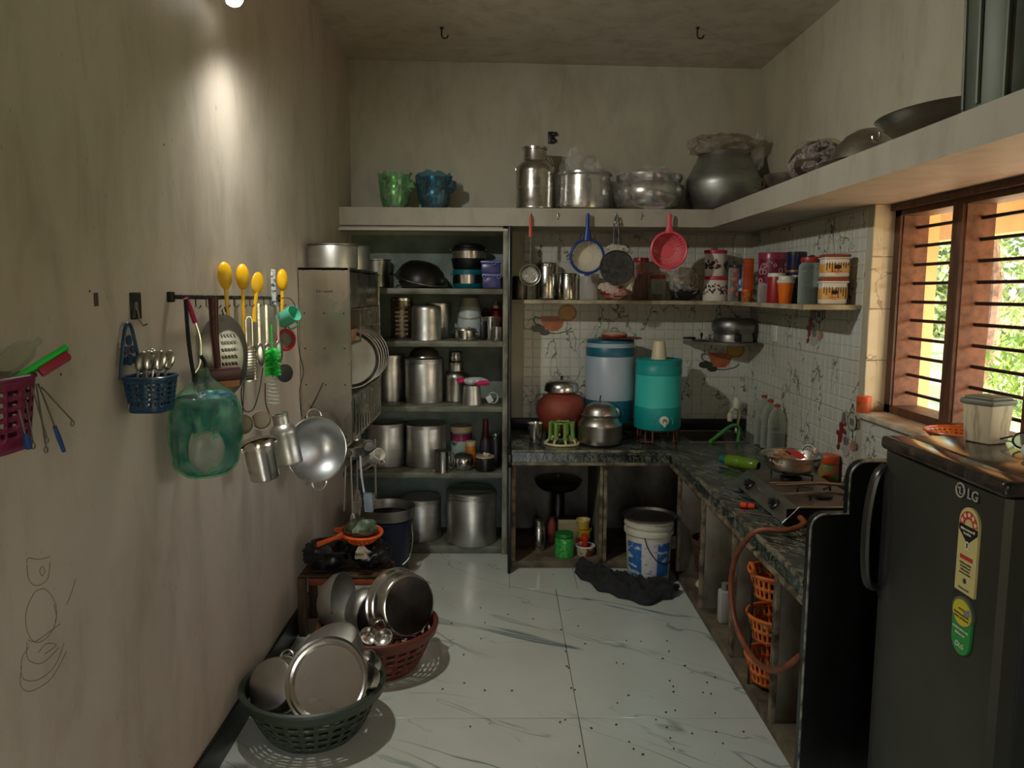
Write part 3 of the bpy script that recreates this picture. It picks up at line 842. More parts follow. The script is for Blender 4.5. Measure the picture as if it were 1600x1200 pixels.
def strainer(label, u, vtop, vc, rpx, m, mesh_m, ring=.25):
    p = hang(u, vtop); c = hang(u, vc)
    r = rpx*YH/F
    t = thing('plastic_strainer', label, 'strainer', (c.x, YH-.02, c.z))
    L = p.z-c.z
    obj('handle', MB().tube([(0,0,r*.9),(0,0,r+.4*(L-r)),(0,0,L-.012),(0,0,L+.004)], [.03,.013,.013,.008], 12, flat=.55), m, t)
    obj('rim', MB().tube([(r*.94*math.cos(R(a)), 0, r*.94*math.sin(R(a))) for a in range(0,360,8)], .0085, 8, closed=True, flat=1.3), m, t)
    # the perforated bowl: a lattice of rings and ribs
    bowl = MB()
    pr = [(.92,.0),(.86,.03),(.74,.055),(.55,.07),(.36,.075)]
    nseg = 64
    def f(u_, v_):
        i = int(round(v_*(len(pr)-1))); a = 2*PI*u_
        return (pr[i][0]*r*math.cos(a), pr[i][1], pr[i][0]*r*math.sin(a))
    fine = MB()
    K = 20
    def g(u_, v_):
        s = v_*(len(pr)-1); i = min(int(s), len(pr)-2); w = s-i; a = 2*PI*u_
        rr = (pr[i][0]*(1-w)+pr[i+1][0]*w)*r; yy = pr[i][1]*(1-w)+pr[i+1][1]*w
        return (rr*math.cos(a), yy, rr*math.sin(a))
    fine.grid(nseg, K, g, wu=True, skip=lambda i, j: i % 2 and j % 2 and j < K-2)
    obj('bowl', fine, mesh_m, t, solid=.002)
    obj('bottom_disc', MB().lathe([(0,.0),(.37*r,.0),(.37*r,.003),(0,.003)], 32), mesh_m, t, (0,.076,0), (R(90),0,0))
    obj('foot_ring', MB().tube([(.37*r*math.cos(R(a)), .073, .37*r*math.sin(R(a))) for a in range(0,360,12)], .003, 6, closed=True), mesh_m, t)
    obj('hook_tab', MB().rbox(-.018,.018,-.006,.006,-r-.012,-r*.92,.004), m, t)
strainer('blue rimmed strainer with a white mesh bowl hanging from the loft', 917, 335, 401, 27, pl('blue_plastic', 26,52,128), mat('white_mesh', S(206,196,172), .5))
strainer('red-pink plastic strainer hanging from the loft edge', 1044, 335, 391, 29, pl('pink_plastic', 232,84,98), pl('pink_mesh', 228,92,104))

p = hang(963, 337)
t = thing('bagged_tawa', 'black griddle in clear film hung by its dark twin handle', 'griddle', (p.x, YH-.006, p.z), (R(-7), 0, 0))
c = hang(963, 420); L = p.z-c.z
for s in (-1, 1):
    obj('handle', MB().tube([(s*.003,0,.002),(s*.014,0,-.05),(s*.017,0,-L+.09)], .0045, 8), BLACK, t)
obj('clasp', MB().rbox(-.014,.014,-.006,.006,-.05,-.032,.003), ST, t)
obj('pan', MB().lathe(openp([(0,0),(.9,0),(.97,.1),(1,1)], .02, .1), 48, r=.107, h=.022), IRON, t, (0,-.012,-L), (R(90),0,0))
k = MB().lathe([(0,0),(.5,.0),(.95,.1),(1.03,.5),(1.02,1.1),(.6,1.3),(0,1.2)], 40, r=.107, h=.022, dr=lambda a, k: 1+.02*math.sin(a*11+k))
obj('film', k, film('tawa_film', (.95,.95,.92), .10, .0, 60), t, (0,-.008,-L), (R(90),0,0), angle=8)
k = MB(); crumple(k, (0,0,-L+.115), .055, .012, .03, 51, .4, 12, 7); obj('film_neck', k, film('bag_neck', (.88,.8,.66), .6, .3, 40), t, angle=8)
k = MB(); crumple(k, (-.045,.01,-L-.12), .06, .01, .035, 52, .3, 12, 7); obj('film_tail', k, film('bag_tail', (.86,.68,.56), .6, .35, 40), t, angle=8)
k = MB(); crumple(k, (.085,.01,-L-.06), .032, .012, .07, 53, .3, 10, 7); obj('film_side', k, MATS['bag_neck'], t, angle=8)

# ------------------------------------------------------------------ the spice shelf
def sdab(label, u0, u1, vt, m, y=5.27, cut=.86, **k): return dabba('canister', label, u0, u1, vt, y, ZS, m, cut, **k)
sdab('dark squat steel canister at the unit end of the spice shelf', 801, 824, 432, steel('sooty_steel', (.18,.16,.14), .35), 5.3)
sdab('tall bright steel canister on the spice shelf behind the skimmer', 838, 872, 411, ST, 5.30, .9)
sdab('short bright steel canister beside the tall one on spice shelf', 873, 903, 427, ST, 5.24, .82)
def jar(name, label, u0, u1, vt, y, zb, body, lid, fill=None, cut=.86, neck=1.0, fillh=.6, cat='jar', group=None, ribs=0, x=None):
    if x is None: x_, r, h = fit(u0, u1, vt, y, zb)
    else:
        y, r, zt = fitx(u0, u1, vt, x); x_ = x; h = zt-zb
    t = thing(name, label, cat, (x_, y, zb), group=group)
    dr = (lambda a, k: 1+.012*math.cos(a*ribs)) if ribs else None
    obj('body', MB().lathe([(0,.0),(.93,.0),(.98,.02),(1,.06),(1,cut*.86),(.97,cut*.92),(.93*neck,cut*.97),(.93*neck,cut+.02)], 36, r=r, h=h, dr=dr), body, t)
    if lid: obj('lid', MB().lathe([(.0,cut-.005),(.99*neck,cut-.005),(1.0*neck,cut),(1.0*neck,.98),(.96*neck,1),(0,1)], 36, r=r, h=h), lid, t)
    if fill: obj('contents', MB().lathe([(0,.02),(.92,.02),(.95,.06),(.95,fillh),(.5,fillh+.03),(0,fillh+.02)], 28, r=r, h=h), fill, t)
    return t
CLOUDY = clear('cloudy_plastic', (.8,.78,.7), .4, .3)
REDLID = pl('red_lid', 150,36,32)
SPICE = lambda n, r, g, b: mat(n, S(r,g,b), .9, 0, S(int(r*.6),int(g*.6),int(b*.6)), 60)
jar('plastic_jar', 'cloudy plastic jar on the spice shelf behind the blue strainer', 903, 936, 428, 5.28, ZS, CLOUDY, WHITEP, None, .9)
b = MB(); crumple(b, (0,0,.045), .10, .05, .044, 61, .2, 14, 8)
solo('snack_packet', 'crumpled red and pink snack packet below the bagged griddle', 'packet', b, mat('packet_red', S(140,50,44), .35, 0, S(190,140,118), 9, lo=.45, hi=.55), (at(962,460,y=5.24).x, 5.24, ZS+.005), angle=12)
jar('spice_jar', 'tall ribbed jar of red spice with a red lid', 990, 1014, 403, 5.30, ZS, clear('rose_glass', (.7,.45,.4), .25), REDLID, SPICE('red_spice', 96,34,26), .9, ribs=12)
jar('spice_jar', 'small glass jar with red lid and little inside', 1016, 1040, 430, 5.24, ZS, GLASS, REDLID, SPICE('brown_spice', 92,78,66), .86, fillh=.22)
x, r, h = fit(1044, 1097, 414, 5.27, ZS)
t = thing('food_bag', 'clear plastic bag of dark seeds slumped on the spice shelf', 'bag', (x, 5.27, ZS))
k = MB(); crumple(k, (0,0,h*.24), r*.85, .085, h*.23, 63, .12, 16, 8); obj('seeds', k, SPICE('dark_seeds', 34,36,28), t, angle=25)
k = MB(); crumple(k, (0,0,h*.47), r*.93, .095, h*.45, 64, .10, 18, 10); obj('bag', k, film('food_film', (.86,.8,.7), .42, .12, 26), t, angle=8)
# two flower tubs
FL_P = pl('tub_pink', 190,50,72); TUBW = mat('tub_white', S(222,214,198), .35)
def flower_tub(label, u0, u1, vt, zb, y, inv, seed):
    x, r, h = fit(u0, u1, vt, y, zb)
    t = thing('flower_tub', label, 'tub', (x, y, zb), group='flower-print tubs on the spice shelf')
    obj('body', MB().lathe([(0,0),(.86,0),(.9,.03),(.93,.86),(.93,.88)] if inv else [(0,0),(.98,0),(1.0,.03),(.9,.86),(.9,.88)], 36, r=r, h=h), TUBW, t)
    obj('lid', MB().lathe([(0,.86),(1.0,.86),(1.02,.89),(1.02,.97),(.98,1),(0,1)], 36, r=r, h=h), FL_P, t)
    rn = random.Random(seed)
    for col, c0 in (((120,34,44), 0), ((44,52,78), 1), ((60,50,44), 2)):
        fm = MB()
        for k in range(9):
            a = R(-90+rn.uniform(-80, 80)); z = h*rn.uniform(.3, .62); rr = r*.935
            for q in range(4):
                aa = a+rn.uniform(-.12, .12); zz = z+rn.uniform(-.008, .008)
                fm.ball((rr*math.cos(aa), rr*math.sin(aa), zz), .0055, 6, 4)
        o = obj('flower_print', fm, mat('print%d' % c0, S(*col), .5), t); o['kind'] = 'stuff'
    return zb+h
zt = flower_tub('lower white tub with pink lid and flower print, under its twin', 1099, 1138, 432, ZS, 5.25, False, 2)
flower_tub('upper white tub with pink lid and flower print, stacked on its twin', 1101, 1136, 391, zt, 5.25, True, 4)
t = jar('ladoo_jar', 'clear square jar packed with round orange sweets', 1139, 1164, 414, 5.175, ZS, GLASS, pl('dark_lid', 46,44,40), None, .93)
r_ = fit(1139, 1164, 414, 5.175, ZS)[1]
for k, (dx, dz) in enumerate(((.3,.02),(-.35,.05),(.25,.085),(-.25,.115),(.3,.145),(-.3,.03),(-.2,.17))):
    obj('sweet', MB().ball((dx*r_*1.2, -.014 if k != 5 else .02, dz+.024), .0235, 14, 8), mat('ladoo', S(216,92,46), .7, 0, S(160,60,30), 30), t)
def rx(x, u): return at(u, 460, x=x).y
# things along the right-hand run of the shelf
X1 = 1.56
y, r, zt = fitx(1162, 1178, 413, 1.53)
t = thing('label_bottle', 'slim dark bottle with a blue and white label on spice shelf', 'bottle', (1.53, 5.02, ZS))
h = at(1170, 413, y=5.02).z-ZS
obj('body', MB().lathe(CYL[:-1]+[(1,.94),(.9,.97)], 24, r=.034, h=h), pl('navy_body', 30,34,56), t)
obj('label', MB().lathe([(1.02,.28),(1.02,.62)], 24, r=.034, h=h), mat('blue_label', S(28,94,150), .4, 0, S(190,200,206), 26, lo=.52, hi=.6), t)
obj('cap', MB().lathe([(0,.96),(.96,.96),(.98,.98),(.98,1.0),(0,1.0)], 24, r=.034, h=h), pl('blue_cap', 26,50,96), t)
jar('tiny_jar', 'tiny orange spice jar at the front edge of the spice shelf', 1159, 1175, 452, None, ZS, SPICE('orange_fill', 186,100,30), pl('orange_lid', 206,88,36), None, .82, x=1.44)
y = rx(1.55, 1180)
solo('spice_carton', 'tall narrow orange spice carton beside the maroon tin', 'carton', MB().rbox(-.025,.025,-.03,.03,0,at(1180,403,y=y).z-ZS,.002), mat('orange_card', S(196,82,30), .5, 0, S(168,60,22), 12), (1.53, y+.09, ZS))
y, r, zt = fitx(1184, 1227, 395, 1.60)
t = thing('maroon_tin', 'large maroon tin printed with white circles and swirls', 'tin', (1.60, y, ZS))
h = zt-ZS
obj('body', MB().lathe([(0,0),(.98,0),(1,.02),(1,.86)], 40, r=r, h=h), mat('maroon', S(110,26,52), .35), t)
obj('lid', MB().lathe([(0,.86),(1.03,.86),(1.03,.98),(1.0,1.0),(0,1.0)], 40, r=r, h=h), mat('maroon_lid', S(140,46,70), .3), t)
sw = MB(); rn = random.Random(9)
for k in range(18):
    a = R(-92+rn.uniform(-75, 60)); z = h*rn.uniform(.2, .8); rr = rn.choice((.008,.012,.016))
    T0 = Matrix.Translation((r*math.cos(a)*1.004, r*math.sin(a)*1.004, z)) @ Matrix.Rotation(a, 4, 'Z')
    sw.T = T0; sw.tube(arc(0,0,rr,0,360 if k % 3 else 250,14,0,'yz'), .0018, 5)
obj('swirl_print', sw, mat('swirl_pink', S(214,170,176), .4), t)['kind'] = 'stuff'
y = rx(1.475, 1192)
jar('drinking_glass', 'small empty drinking glass in front of the maroon tin', 1184, 1201, 443, None, ZS, clear('glass_grey', (.75,.76,.7), .2), None, None, .98, x=1.47, cat='glass')
jar('red_jar', 'bright red plastic jar with white rim behind the orange cup', 1199, 1226, 427, None, ZS, pl('red_jar_p', 150,22,26), WHITEP, None, .88, x=1.50)
y, r, zt = fitx(1211, 1237, 431, 1.445)
t = thing('orange_cup', 'tapered orange cup with cream lid on the spice shelf edge', 'cup', (1.455, y, ZS))
h = zt-ZS
obj('body', MB().lathe([(0,0),(.66,0),(.7,.02),(.94,.72),(.97,.76)], 32, r=r, h=h), pl('orange_cup', 214,104,24), t)
obj('lid', MB().lathe([(0,.76),(1.0,.74),(1.03,.78),(1.02,.84),(.88,.86),(.87,.99),(0,1.0)], 32, r=r, h=h), pl('pale_lid', 196,194,176), t)
y, r, zt = fitx(1227, 1257, 393, 1.60)
t = thing('navy_tin', 'tall navy blue tin with gold base band behind the glass jar', 'tin', (1.60, y, ZS)); h = zt-ZS
obj('body', MB().lathe([(0,0),(.98,0),(1,.02),(1,.92)], 36, r=r, h=h), pl('navy_tin', 20,28,58, .2), t)
obj('lid', MB().lathe([(0,.92),(1.03,.92),(1.03,.99),(0,1.0)], 36, r=r, h=h), pl('navy_lid', 34,36,46, .25), t)
obj('band', MB().lathe([(1.012,.60),(1.012,.64)], 36, r=r, h=h), mat('gold_band', S(150,120,64), .3, .8), t)
jar('black_jar', 'black jar with a white rim behind the orange cup', 1236, 1250, 430, None, ZS, BLACK, pl('grey_rim', 170,168,160), None, .94, x=1.53)
jar('glass_jar', 'big round glass jar with a red lid and dim contents', 1247, 1283, 402, None, ZS, clear('green_glass', (.62,.7,.64), .12), REDLID, mat('jar_fill', S(56,66,58), .8), .9, .86, .34, x=1.545)
def yellow_tub(label, zb, h, x, y, a):
    t = thing('square_tub', label, 'tub', (x, y, zb), (0,0,a), group='square striped tubs at the shelf end')
    w = .058
    obj('body', MB().rbox(-w,w,-w,w,0,h*.86,.012,3), TUBW, t)
    obj('rim', MB().rbox(-w-.006,w+.006,-w-.006,w+.006,h*.80,h*.88,.006,2), TUBW, t)
    obj('lid', MB().rbox(-w-.003,w+.003,-w-.003,w+.003,h*.88,h,.006,2), pl('brown_lid', 140,62,40), t)
    obj('label_wrap', MB().rbox(-w-.0012,w+.0012,-w-.0012,w+.0012,h*.14,h*.66,.012,3), mat('yellow_label', S(206,150,64), .45, 0, S(222,184,110), 14), t)
    st = MB(); rn = random.Random(int(zb*1000))
    for k in range(9):
        xx = -w+.006+k*.0125 if k < 4 else w-.045+(k-5)*.011
        st.rbox(xx, xx+.004, -w-.0022, -w-.0012, h*rn.uniform(.2,.5), h*.65, .0004, 1)
    o = obj('stripes', st, pl('stripe_black', 40,28,16), t); o['kind'] = 'stuff'
    lg = MB(); lg.lathe([(0,0),(1,0),(1,.001),(0,.001)], 24, r=.017, h=1, sy=.6); obj('oval_logo', lg, pl('logo_dark', 34,30,40), t, (.0,-w-.0012,h*.46), (R(90),0,0))
    for zz, n, sz in ((.27, 9, .0045), (.19, 6, .003)):
        dash_print('lettering', n, sz, (0,-w-.0012,h*zz), pl('letter_red', 168,52,24), t)
def dash_print(name, n, sz, loc, m, parent, rot=(0,0,0), seed=1):
    # print too small to read in the photo: a row of little strokes
    rn = random.Random(n+seed); mb = MB(); x = -n*sz*.6
    for k in range(n):
        w = sz*rn.uniform(.6, 1.0)
        mb.box(x, x+w, -.0005, 0, -sz*.5, sz*rn.uniform(.3,.8)); x += sz*1.2
    o = obj(name, mb, m, parent, loc, rot); o['kind'] = 'stuff'; return o
def text_part(name, s, size, loc, m, parent, rot=(R(90),0,0), ext=.0004, sx=1):
    cu = bpy.data.curves.new(name, 'FONT'); cu.body = s; cu.size = size; cu.extrude = ext; cu.align_x = 'CENTER'; cu.resolution_u = 3
    o = bpy.data.objects.new(name, cu); COL.objects.link(o)
    dg = bpy.context.evaluated_depsgraph_get()
    me = bpy.data.meshes.new_from_object(o.evaluated_get(dg))
    bpy.data.objects.remove(o, do_unlink=True)
    me.materials.clear(); me.materials.append(m)
    n = bpy.data.objects.new(name, me); COL.objects.link(n); n.parent = parent; n.location = loc; n.rotation_euler = rot; n.scale = (sx,1,1)
    return n
yt = 3.83
h1 = at(1300, 434, y=yt).z-ZS
yellow_tub('lower square white tub with yellow striped label, under its twin', ZS, h1, 1.60, yt, R(-12))
h2 = at(1300, 398, y=yt).z-ZS-h1
yellow_tub('upper square white tub with yellow striped label, stacked on its twin', ZS+h1, h2, 1.603, yt, R(-8))
# ------------------------------------------------------------------ on the worktop, back run
x, r, h = fit(838, 917, 608, 5.12, ZW)
t = thing('clay_pot', 'round terracotta water pot with a steel lid on the worktop', 'pot', (x, 5.12, ZW))
TER = mat('terracotta', S(132,58,38), .6, 0, S(104,42,28), 6, bmp=.2)
zl = .83
obj('body', MB().lathe(openp([(0,.06),(.45,.06),(.62,.12),(.84,.3),(.98,.5),(1.0,.6),(.93,.72),(.76,.82),(.56,.88),(.52,.92),(.58,.98)], .04), 48, r=r, h=h), TER, t)
obj('ring_base', MB().lathe([(.5,0),(.6,0),(.62,.05),(.52,.09),(.46,.06)], 32, r=r, h=h), IRON, t)
obj('lid', MB().lathe([(.64,.95),(.68,.97),(.68,1.03),(.64,1.12),(.5,1.18),(.2,1.21),(0,1.21)], 40, r=r, h=h), ST, t)
obj('knob', MB().lathe([(.05,1.2),(.04,1.24),(.08,1.26),(0,1.29)], 12, r=r, h=h), IRON, t)
rn = random.Random(3); fk = MB()
for k in range(46):
    a = R(rn.uniform(-165, -15)); z = rn.uniform(.2, .46); rr = .62+(z-.12)*.95
    fk.ball((r*min(rr, .985)*math.cos(a), r*min(rr, .985)*math.sin(a), h*z), rn.uniform(.002, .004), 6, 4, sz=rn.uniform(1, 3))
obj('white_flecks', fk, mat('fleck', S(176,160,140), .9), t)['kind'] = 'stuff'

x, r, h = fit(850, 872, 655, 4.98, ZW)
solo('steel_tumbler', 'steel tumbler half hidden behind the green jug stand', 'tumbler', MB().lathe(openp([(0,0),(.72,0),(.75,.02),(1,1)], .05), 32, r=.052, h=.12), ST, (x-.10, 4.94, ZW))
# green and cream plastic glass stand
p = at(876, 690, z=ZW)
t = thing('glass_stand', 'green and cream plastic stand with upright prongs beside the clay pot', 'stand', (p.x, 4.86, ZW))
GRN = pl('leaf_green', 112,150,70)
CRM = pl('stand_cream', 196,186,136)
obj('base_ring', MB().tube([(.105*math.cos(R(a)), .105*math.sin(R(a)), .008) for a in range(0,360,10)], .008, 8, closed=True), CRM, t)
obj('top_ring', MB().tube([(.052*math.cos(R(a)), .052*math.sin(R(a)), .135) for a in range(0,360,15)], .006, 8, closed=True), GRN, t)
for k in range(8):
    a = 2*PI*k/8+.2; c, s = math.cos(a), math.sin(a)
    g = MB(); g.tube([(.078*c,.078*s,.03),(.074*c,.074*s,.10),(.072*c,.072*s,.14)], [.010,.011,.013], 8)
    obj('prong', g, GRN, t)
    obj('foot', MB().tube([(.1*c,.1*s,.01),(.088*c,.088*s,.03),(.05*c,.05*s,.05)], .007, 6), CRM, t)
    obj('strut', MB().tube([(.076*c,.076*s,.125),(.05*c,.05*s,.135)], .005, 6), GRN, t)

x, r, h = fit(903, 973, 628, 4.87, ZW)
t = thing('lidded_pot', 'round-bellied steel pot with a dented domed lid on the worktop', 'pot', (x, 4.87, ZW))
PW = steel('pewter', (.50,.47,.42), .26, (.36,.33,.28))
obj('body', MB().lathe(openp([(0,0),(.8,0),(.92,.04),(.985,.18),(.985,.44),(1.0,.47),(.98,.50),(.86,.58),(.76,.64),(.82,.68)], .03), 48, r=r, h=h), PW, t)
obj('lid', MB().lathe([(.84,.68),(.86,.70),(.78,.72),(.74,.80),(.64,.90),(.4,.975),(0,1.0)], 48, r=r, h=h), PW, t)
obj('knob', MB().tube([(0,0,h*.99),(-.002,0,h*1.06),(.002,0,h*1.16)], .004, 6), IRON, t)

def cooler(label, u0, u1, vt, zbase, y, cols, bands, knob_v):
    x, r, h = fit(u0, u1, vt, y, zbase)
    t = thing('water_cooler', label, 'water cooler', (x, y, zbase))
    return t, x, r, h
x, r, h = fit(916, 992, 530, 5.15, .855)
TEAL = pl('deep_teal', 20,92,112); PALEB = pl('pale_blue_grey', 158,172,182)
t = thing('water_cooler', 'large insulated water jug with blue-grey body and deep teal bands', 'water jug', (x, 5.15, .855))
B = lambda pr, m, n: obj(n, MB().lathe(pr, 48, r=r, h=h), m, t)
B([(0,0),(.93,0),(.97,.02),(.985,.27)], TEAL, 'base_band')
B([(.985,.27),(1.0,.275),(1.0,.79),(.98,.80)], PALEB, 'body')
B([(.98,.80),(1.0,.805),(1.0,.90),(.985,.91)], TEAL, 'upper_band')
B([(.985,.91),(.985,.965)], PALEB, 'neck_band')
B([(0,1.0),(.9,1.0),(.97,.99),(.99,.965),(.985,.96)], TEAL, 'lid')
def tap(t, r, h, m):
    e = MB()
    e.lathe([(0,0),(.03,0),(.03,.008),(.024,.012),(.024,.02),(0,.02)], 20); 
    obj('tap_boss', e, WHITEP, t, (.015,-r*.985,h*.145), (R(90),0,0))
    obj('tap_spout', MB().rbox(-.008,.008,-.03,-.008,-.035,0,.004), WHITEP, t, (.015,-r*.985,h*.145))
    obj('tap_dial', MB().lathe([(.008,.02),(.014,.021),(.014,.026),(0,.026)], 16), DK, t, (.015,-r*.985,h*.145), (R(90),0,0))
    obj('tap_recess', MB().tube([(.055*math.cos(R(a))+.015, -r*.97-.002*0, h*.145+.055*math.sin(R(a))-.01) for a in range(-10,191,12)], .005, 6), m, t)
tap(t, r, h, TEAL)
zt = .855+h
st_ = thing('jug_stand', 'thin wire tripod stand under the large blue-grey water jug', 'stand', (x, 5.15, ZW))
obj('ring', MB().tube([(.13*math.cos(R(a)), .13*math.sin(R(a)), .10) for a in range(0,360,15)], .0045, 6, closed=True), IRON, st_)
for a in (-60, 60, 180, -120):
    c, s = math.cos(R(a)), math.sin(R(a)); obj('leg', MB().tube([(.13*c,.13*s,.10),(.14*c,.14*s,.005)], .004, 6), IRON, st_)
obj('foot_ring', MB().tube([(.14*math.cos(R(a)), .14*math.sin(R(a)), .005) for a in range(0,360,15)], .004, 6, closed=True), IRON, st_)
solo('serving_plate', 'terracotta red plate lying on top of the large water jug', 'plate', MB().lathe([(0,0),(.09,0),(.14,.008),(.142,.012),(.09,.006),(0,.005)], 40), pl('red_plate', 128,58,44, .5), (x+.06, 5.13, zt+.001))
b = MB().lathe([(0,.0),(.075,0),(.085,.012),(.082,.022),(0,.03)], 36); 
t2 = thing('covered_bowl', 'upturned red bowl with cream lid and wire loop on the plate', 'bowl', (x+.02, 5.12, zt+.014))
obj('bowl', b, pl('red_bowl', 142,64,48, .5), t2)
obj('top', MB().lathe([(.082,.022),(.07,.034),(.04,.040),(0,.041)], 36), pl('lid_cream', 178,160,130, .5), t2)
obj('loop', ring_handle((.0,0,.038), .024, .002, 'xz', 0, 180), WIRE, t2)

x, r, h = fit(993, 1066, 560, 5.0, .835)
TQ = pl('turquoise', 14,148,142, .42); TQ2 = pl('turquoise_light', 52,186,172, .42)
t = thing('water_cooler', 'turquoise green insulated water jug with a white tap', 'water jug', (x, 5.0, .835))
B([(0,0),(.96,0),(1.0,.03),(1.0,.31),(.985,.325)], TQ, 'base_band')
B([(.985,.325),(.98,.33),(.975,.77),(.96,.775)], TQ2, 'body')
B([(.96,.775),(.985,.78),(.985,.87),(.97,.88),(.97,.94)], TQ, 'upper_band')
B([(0,.985),(.82,.985),(.84,1.0),(.93,1.0),(.99,.985),(.985,.94),(.96,.935)], TQ, 'lid')
tap(t, r, h, TQ)
zt = .835+h
solo('cream_cup', 'cream plastic cup upturned on the turquoise water jug', 'cup', MB().lathe([(.048,0),(.05,.002),(.036,.115),(.034,.118),(0,.118)], 32), CREAMP, (x+.0, 5.0, zt-.006))
st_ = thing('jug_stand', 'rust orange metal stand under the turquoise water jug', 'stand', (x, 5.0, ZW))
obj('ring', MB().tube([(.125*math.cos(R(a)), .125*math.sin(R(a)), .079) for a in range(0,360,15)], .006, 6, closed=True), RUST, st_)
for a in (-45, 45, 135, -135):
    c, s = math.cos(R(a)), math.sin(R(a))
    c2, s2 = math.cos(R(a+22)), math.sin(R(a+22))
    obj('leg', MB().tube([(.125*c,.125*s,.078),(.128*c,.128*s,.006),(.128*c2,.128*s2,.006),(.125*c2,.125*s2,.078)], .006, 6), RUST, st_)

# corner shelf things, socket, tap, hose, bottles
x, r, h = fit(1119, 1186, 493, 5.235, 1.372)
t = thing('cooker_pot', 'grey aluminium pressure cooker body with bulging shoulder on the corner shelf', 'cooker', (1.540, 5.246, 1.372))
r = .140
obj('body', MB().lathe([(0,0),(.88,0),(.93,.03),(.93,.22),(.9,.30),(.9,.36),(1.0,.50),(1.02,.68),(.98,.86),(.86,.97),(.7,1.0),(0,1.0)], 48, r=r, h=.16), steel('anodised', (.30,.30,.28), .34, (.20,.20,.18)), t)
obj('handle_stub', MB().rbox(-.022,.022,-.035,0,-.03,.02,.008), BLACK, t, (-.01,-r*.9,.04))
x = at(1097, 527, y=5.3).x
t = thing('cooker_cover', 'flat pressure cooker cover with whistle weight at the corner shelf end', 'cover', (x+.002, 5.325, 1.372))
obj('disc', MB().lathe([(0,0),(.058,0),(.068,.006),(.05,.014),(0,.018)], 36), DK, t)
obj('weight', MB().lathe([(.004,.016),(.004,.03),(.010,.034),(.010,.05),(.006,.056),(0,.056)], 14), IRON, t)
obj('handle', MB().rbox(-.125,-.04,-.011,.011,.012,.028,.005), BLACK, t)
obj('valve', MB().lathe([(0,.014),(.006,.014),(.006,.026),(0,.028)], 10, (.04,-.01,0)), ST, t)

p = at(1211, 521, x=XR-.006)
t = thing('wall_socket', 'cream electric socket plate on the tiles right of the corner shelf', 'socket', (XR-.006, p.y, p.z), (0,0,-PI/2))
obj('plate', MB().rbox(-.058,.058,-.012,0,-.052,.052,.004), WHITEP, t)
for zz, n in ((.02,3),(-.022,3)):
    for k in range(3):
        obj('pin_hole', MB().lathe([(0,0),(.005,0),(.005,.0012),(0,.0012)], 10), mat('pin_dark', S(70,60,44), .7), t, (-.016+.016*k,-.0102,zz+(.009 if k == 1 else 0)), (R(90),0,0))

p = at(1165, 660, y=5.33)
t = thing('sink_tap', 'white filter tap on a bent pipe over the sink', 'tap', (1.62, 5.36, ZW))
obj('pipe', MB().tube(curve([(0,0,.0),(.01,-.01,.10),(.0,-.03,.15),(-.04,-.06,.165),(-.07,-.08,.14)], 5), .011, 10), CREAMP, t)
obj('filter', MB().lathe([(0,0),(.02,0),(.024,.01),(.024,.05),(.018,.06),(.018,.075),(0,.075)], 20, (-.02,-.05,.165)), WHITEP, t)
obj('nozzle', MB().lathe([(.012,0),(.02,-.02),(.016,-.06),(0,-.06)], 16, (-.07,-.08,.14)), CREAMP, t)
pts = [at(1118,697,y=4.97), at(1128,686,y=4.99), at(1146,676,y=5.05), at(1163,677,y=5.1), at(1167,688,y=5.1)]
hose = curve([(1.32,4.90,ZW+.012),(1.37,4.95,ZW+.03),(1.46,5.02,ZW+.075),(1.52,5.06,ZW+.088),(1.555,5.08,ZW+.06),(1.55,5.08,ZW-.02),(1.54,5.08,.66)], 6)
solo('green_hose', 'short length of bright green hose arching into the sink', 'hose', MB().tube(hose, .0125, 10), pl('hose_green', 74,150,72))

WATER = clear('bottle_water', (.62,.64,.54), .14)
PET = clear('bottle_plastic', (.74,.76,.68), .08)
for k, (u, y, hh, lab) in enumerate(((1202, 4.86, .0, 'tallest clear water bottle with red cap, standing nearest the sink'), (1215, 4.74, 0, 'clear water bottle with red cap in the middle of three'), (1229, 4.62, 0, 'clear water bottle with red cap, last of three towards the stove'))):
    r = .052
    x = at(u, 660, y=y).x
    x = min(x, XR-.062)
    h = .315-.012*k
    t = thing('water_bottle', lab, 'bottle', (x, y, ZW), group='capped water bottles by the sink')
    rib = lambda a, kk: 1+.012*math.cos(a*8)
    obj('bottle', MB().lathe([(0,.0),(.7,0),(.95,.02),(1,.06),(1,.60),(.97,.68),(.85,.78),(.55,.88),(.32,.925),(.28,.93),(.28,.96)], 32, r=r, h=h, dr=rib), PET, t)
    obj('water', MB().lathe([(0,.015),(.9,.03),(.96,.07),(.96,.5-.04*k),(0,.5-.04*k)], 28, r=r, h=h), WATER, t)
    obj('cap', MB().lathe([(0,.945),(.32,.945),(.32,.995),(.28,1.0),(0,1.0)], 20, r=r, h=h), pl('cap_red', 150,52,36), t)

# ------------------------------------------------------------------ shelf unit contents
ZU1, ZU2, ZU3, ZU4, ZU5 = ZU[4], ZU[3], ZU[2], ZU[1], ZU[0]
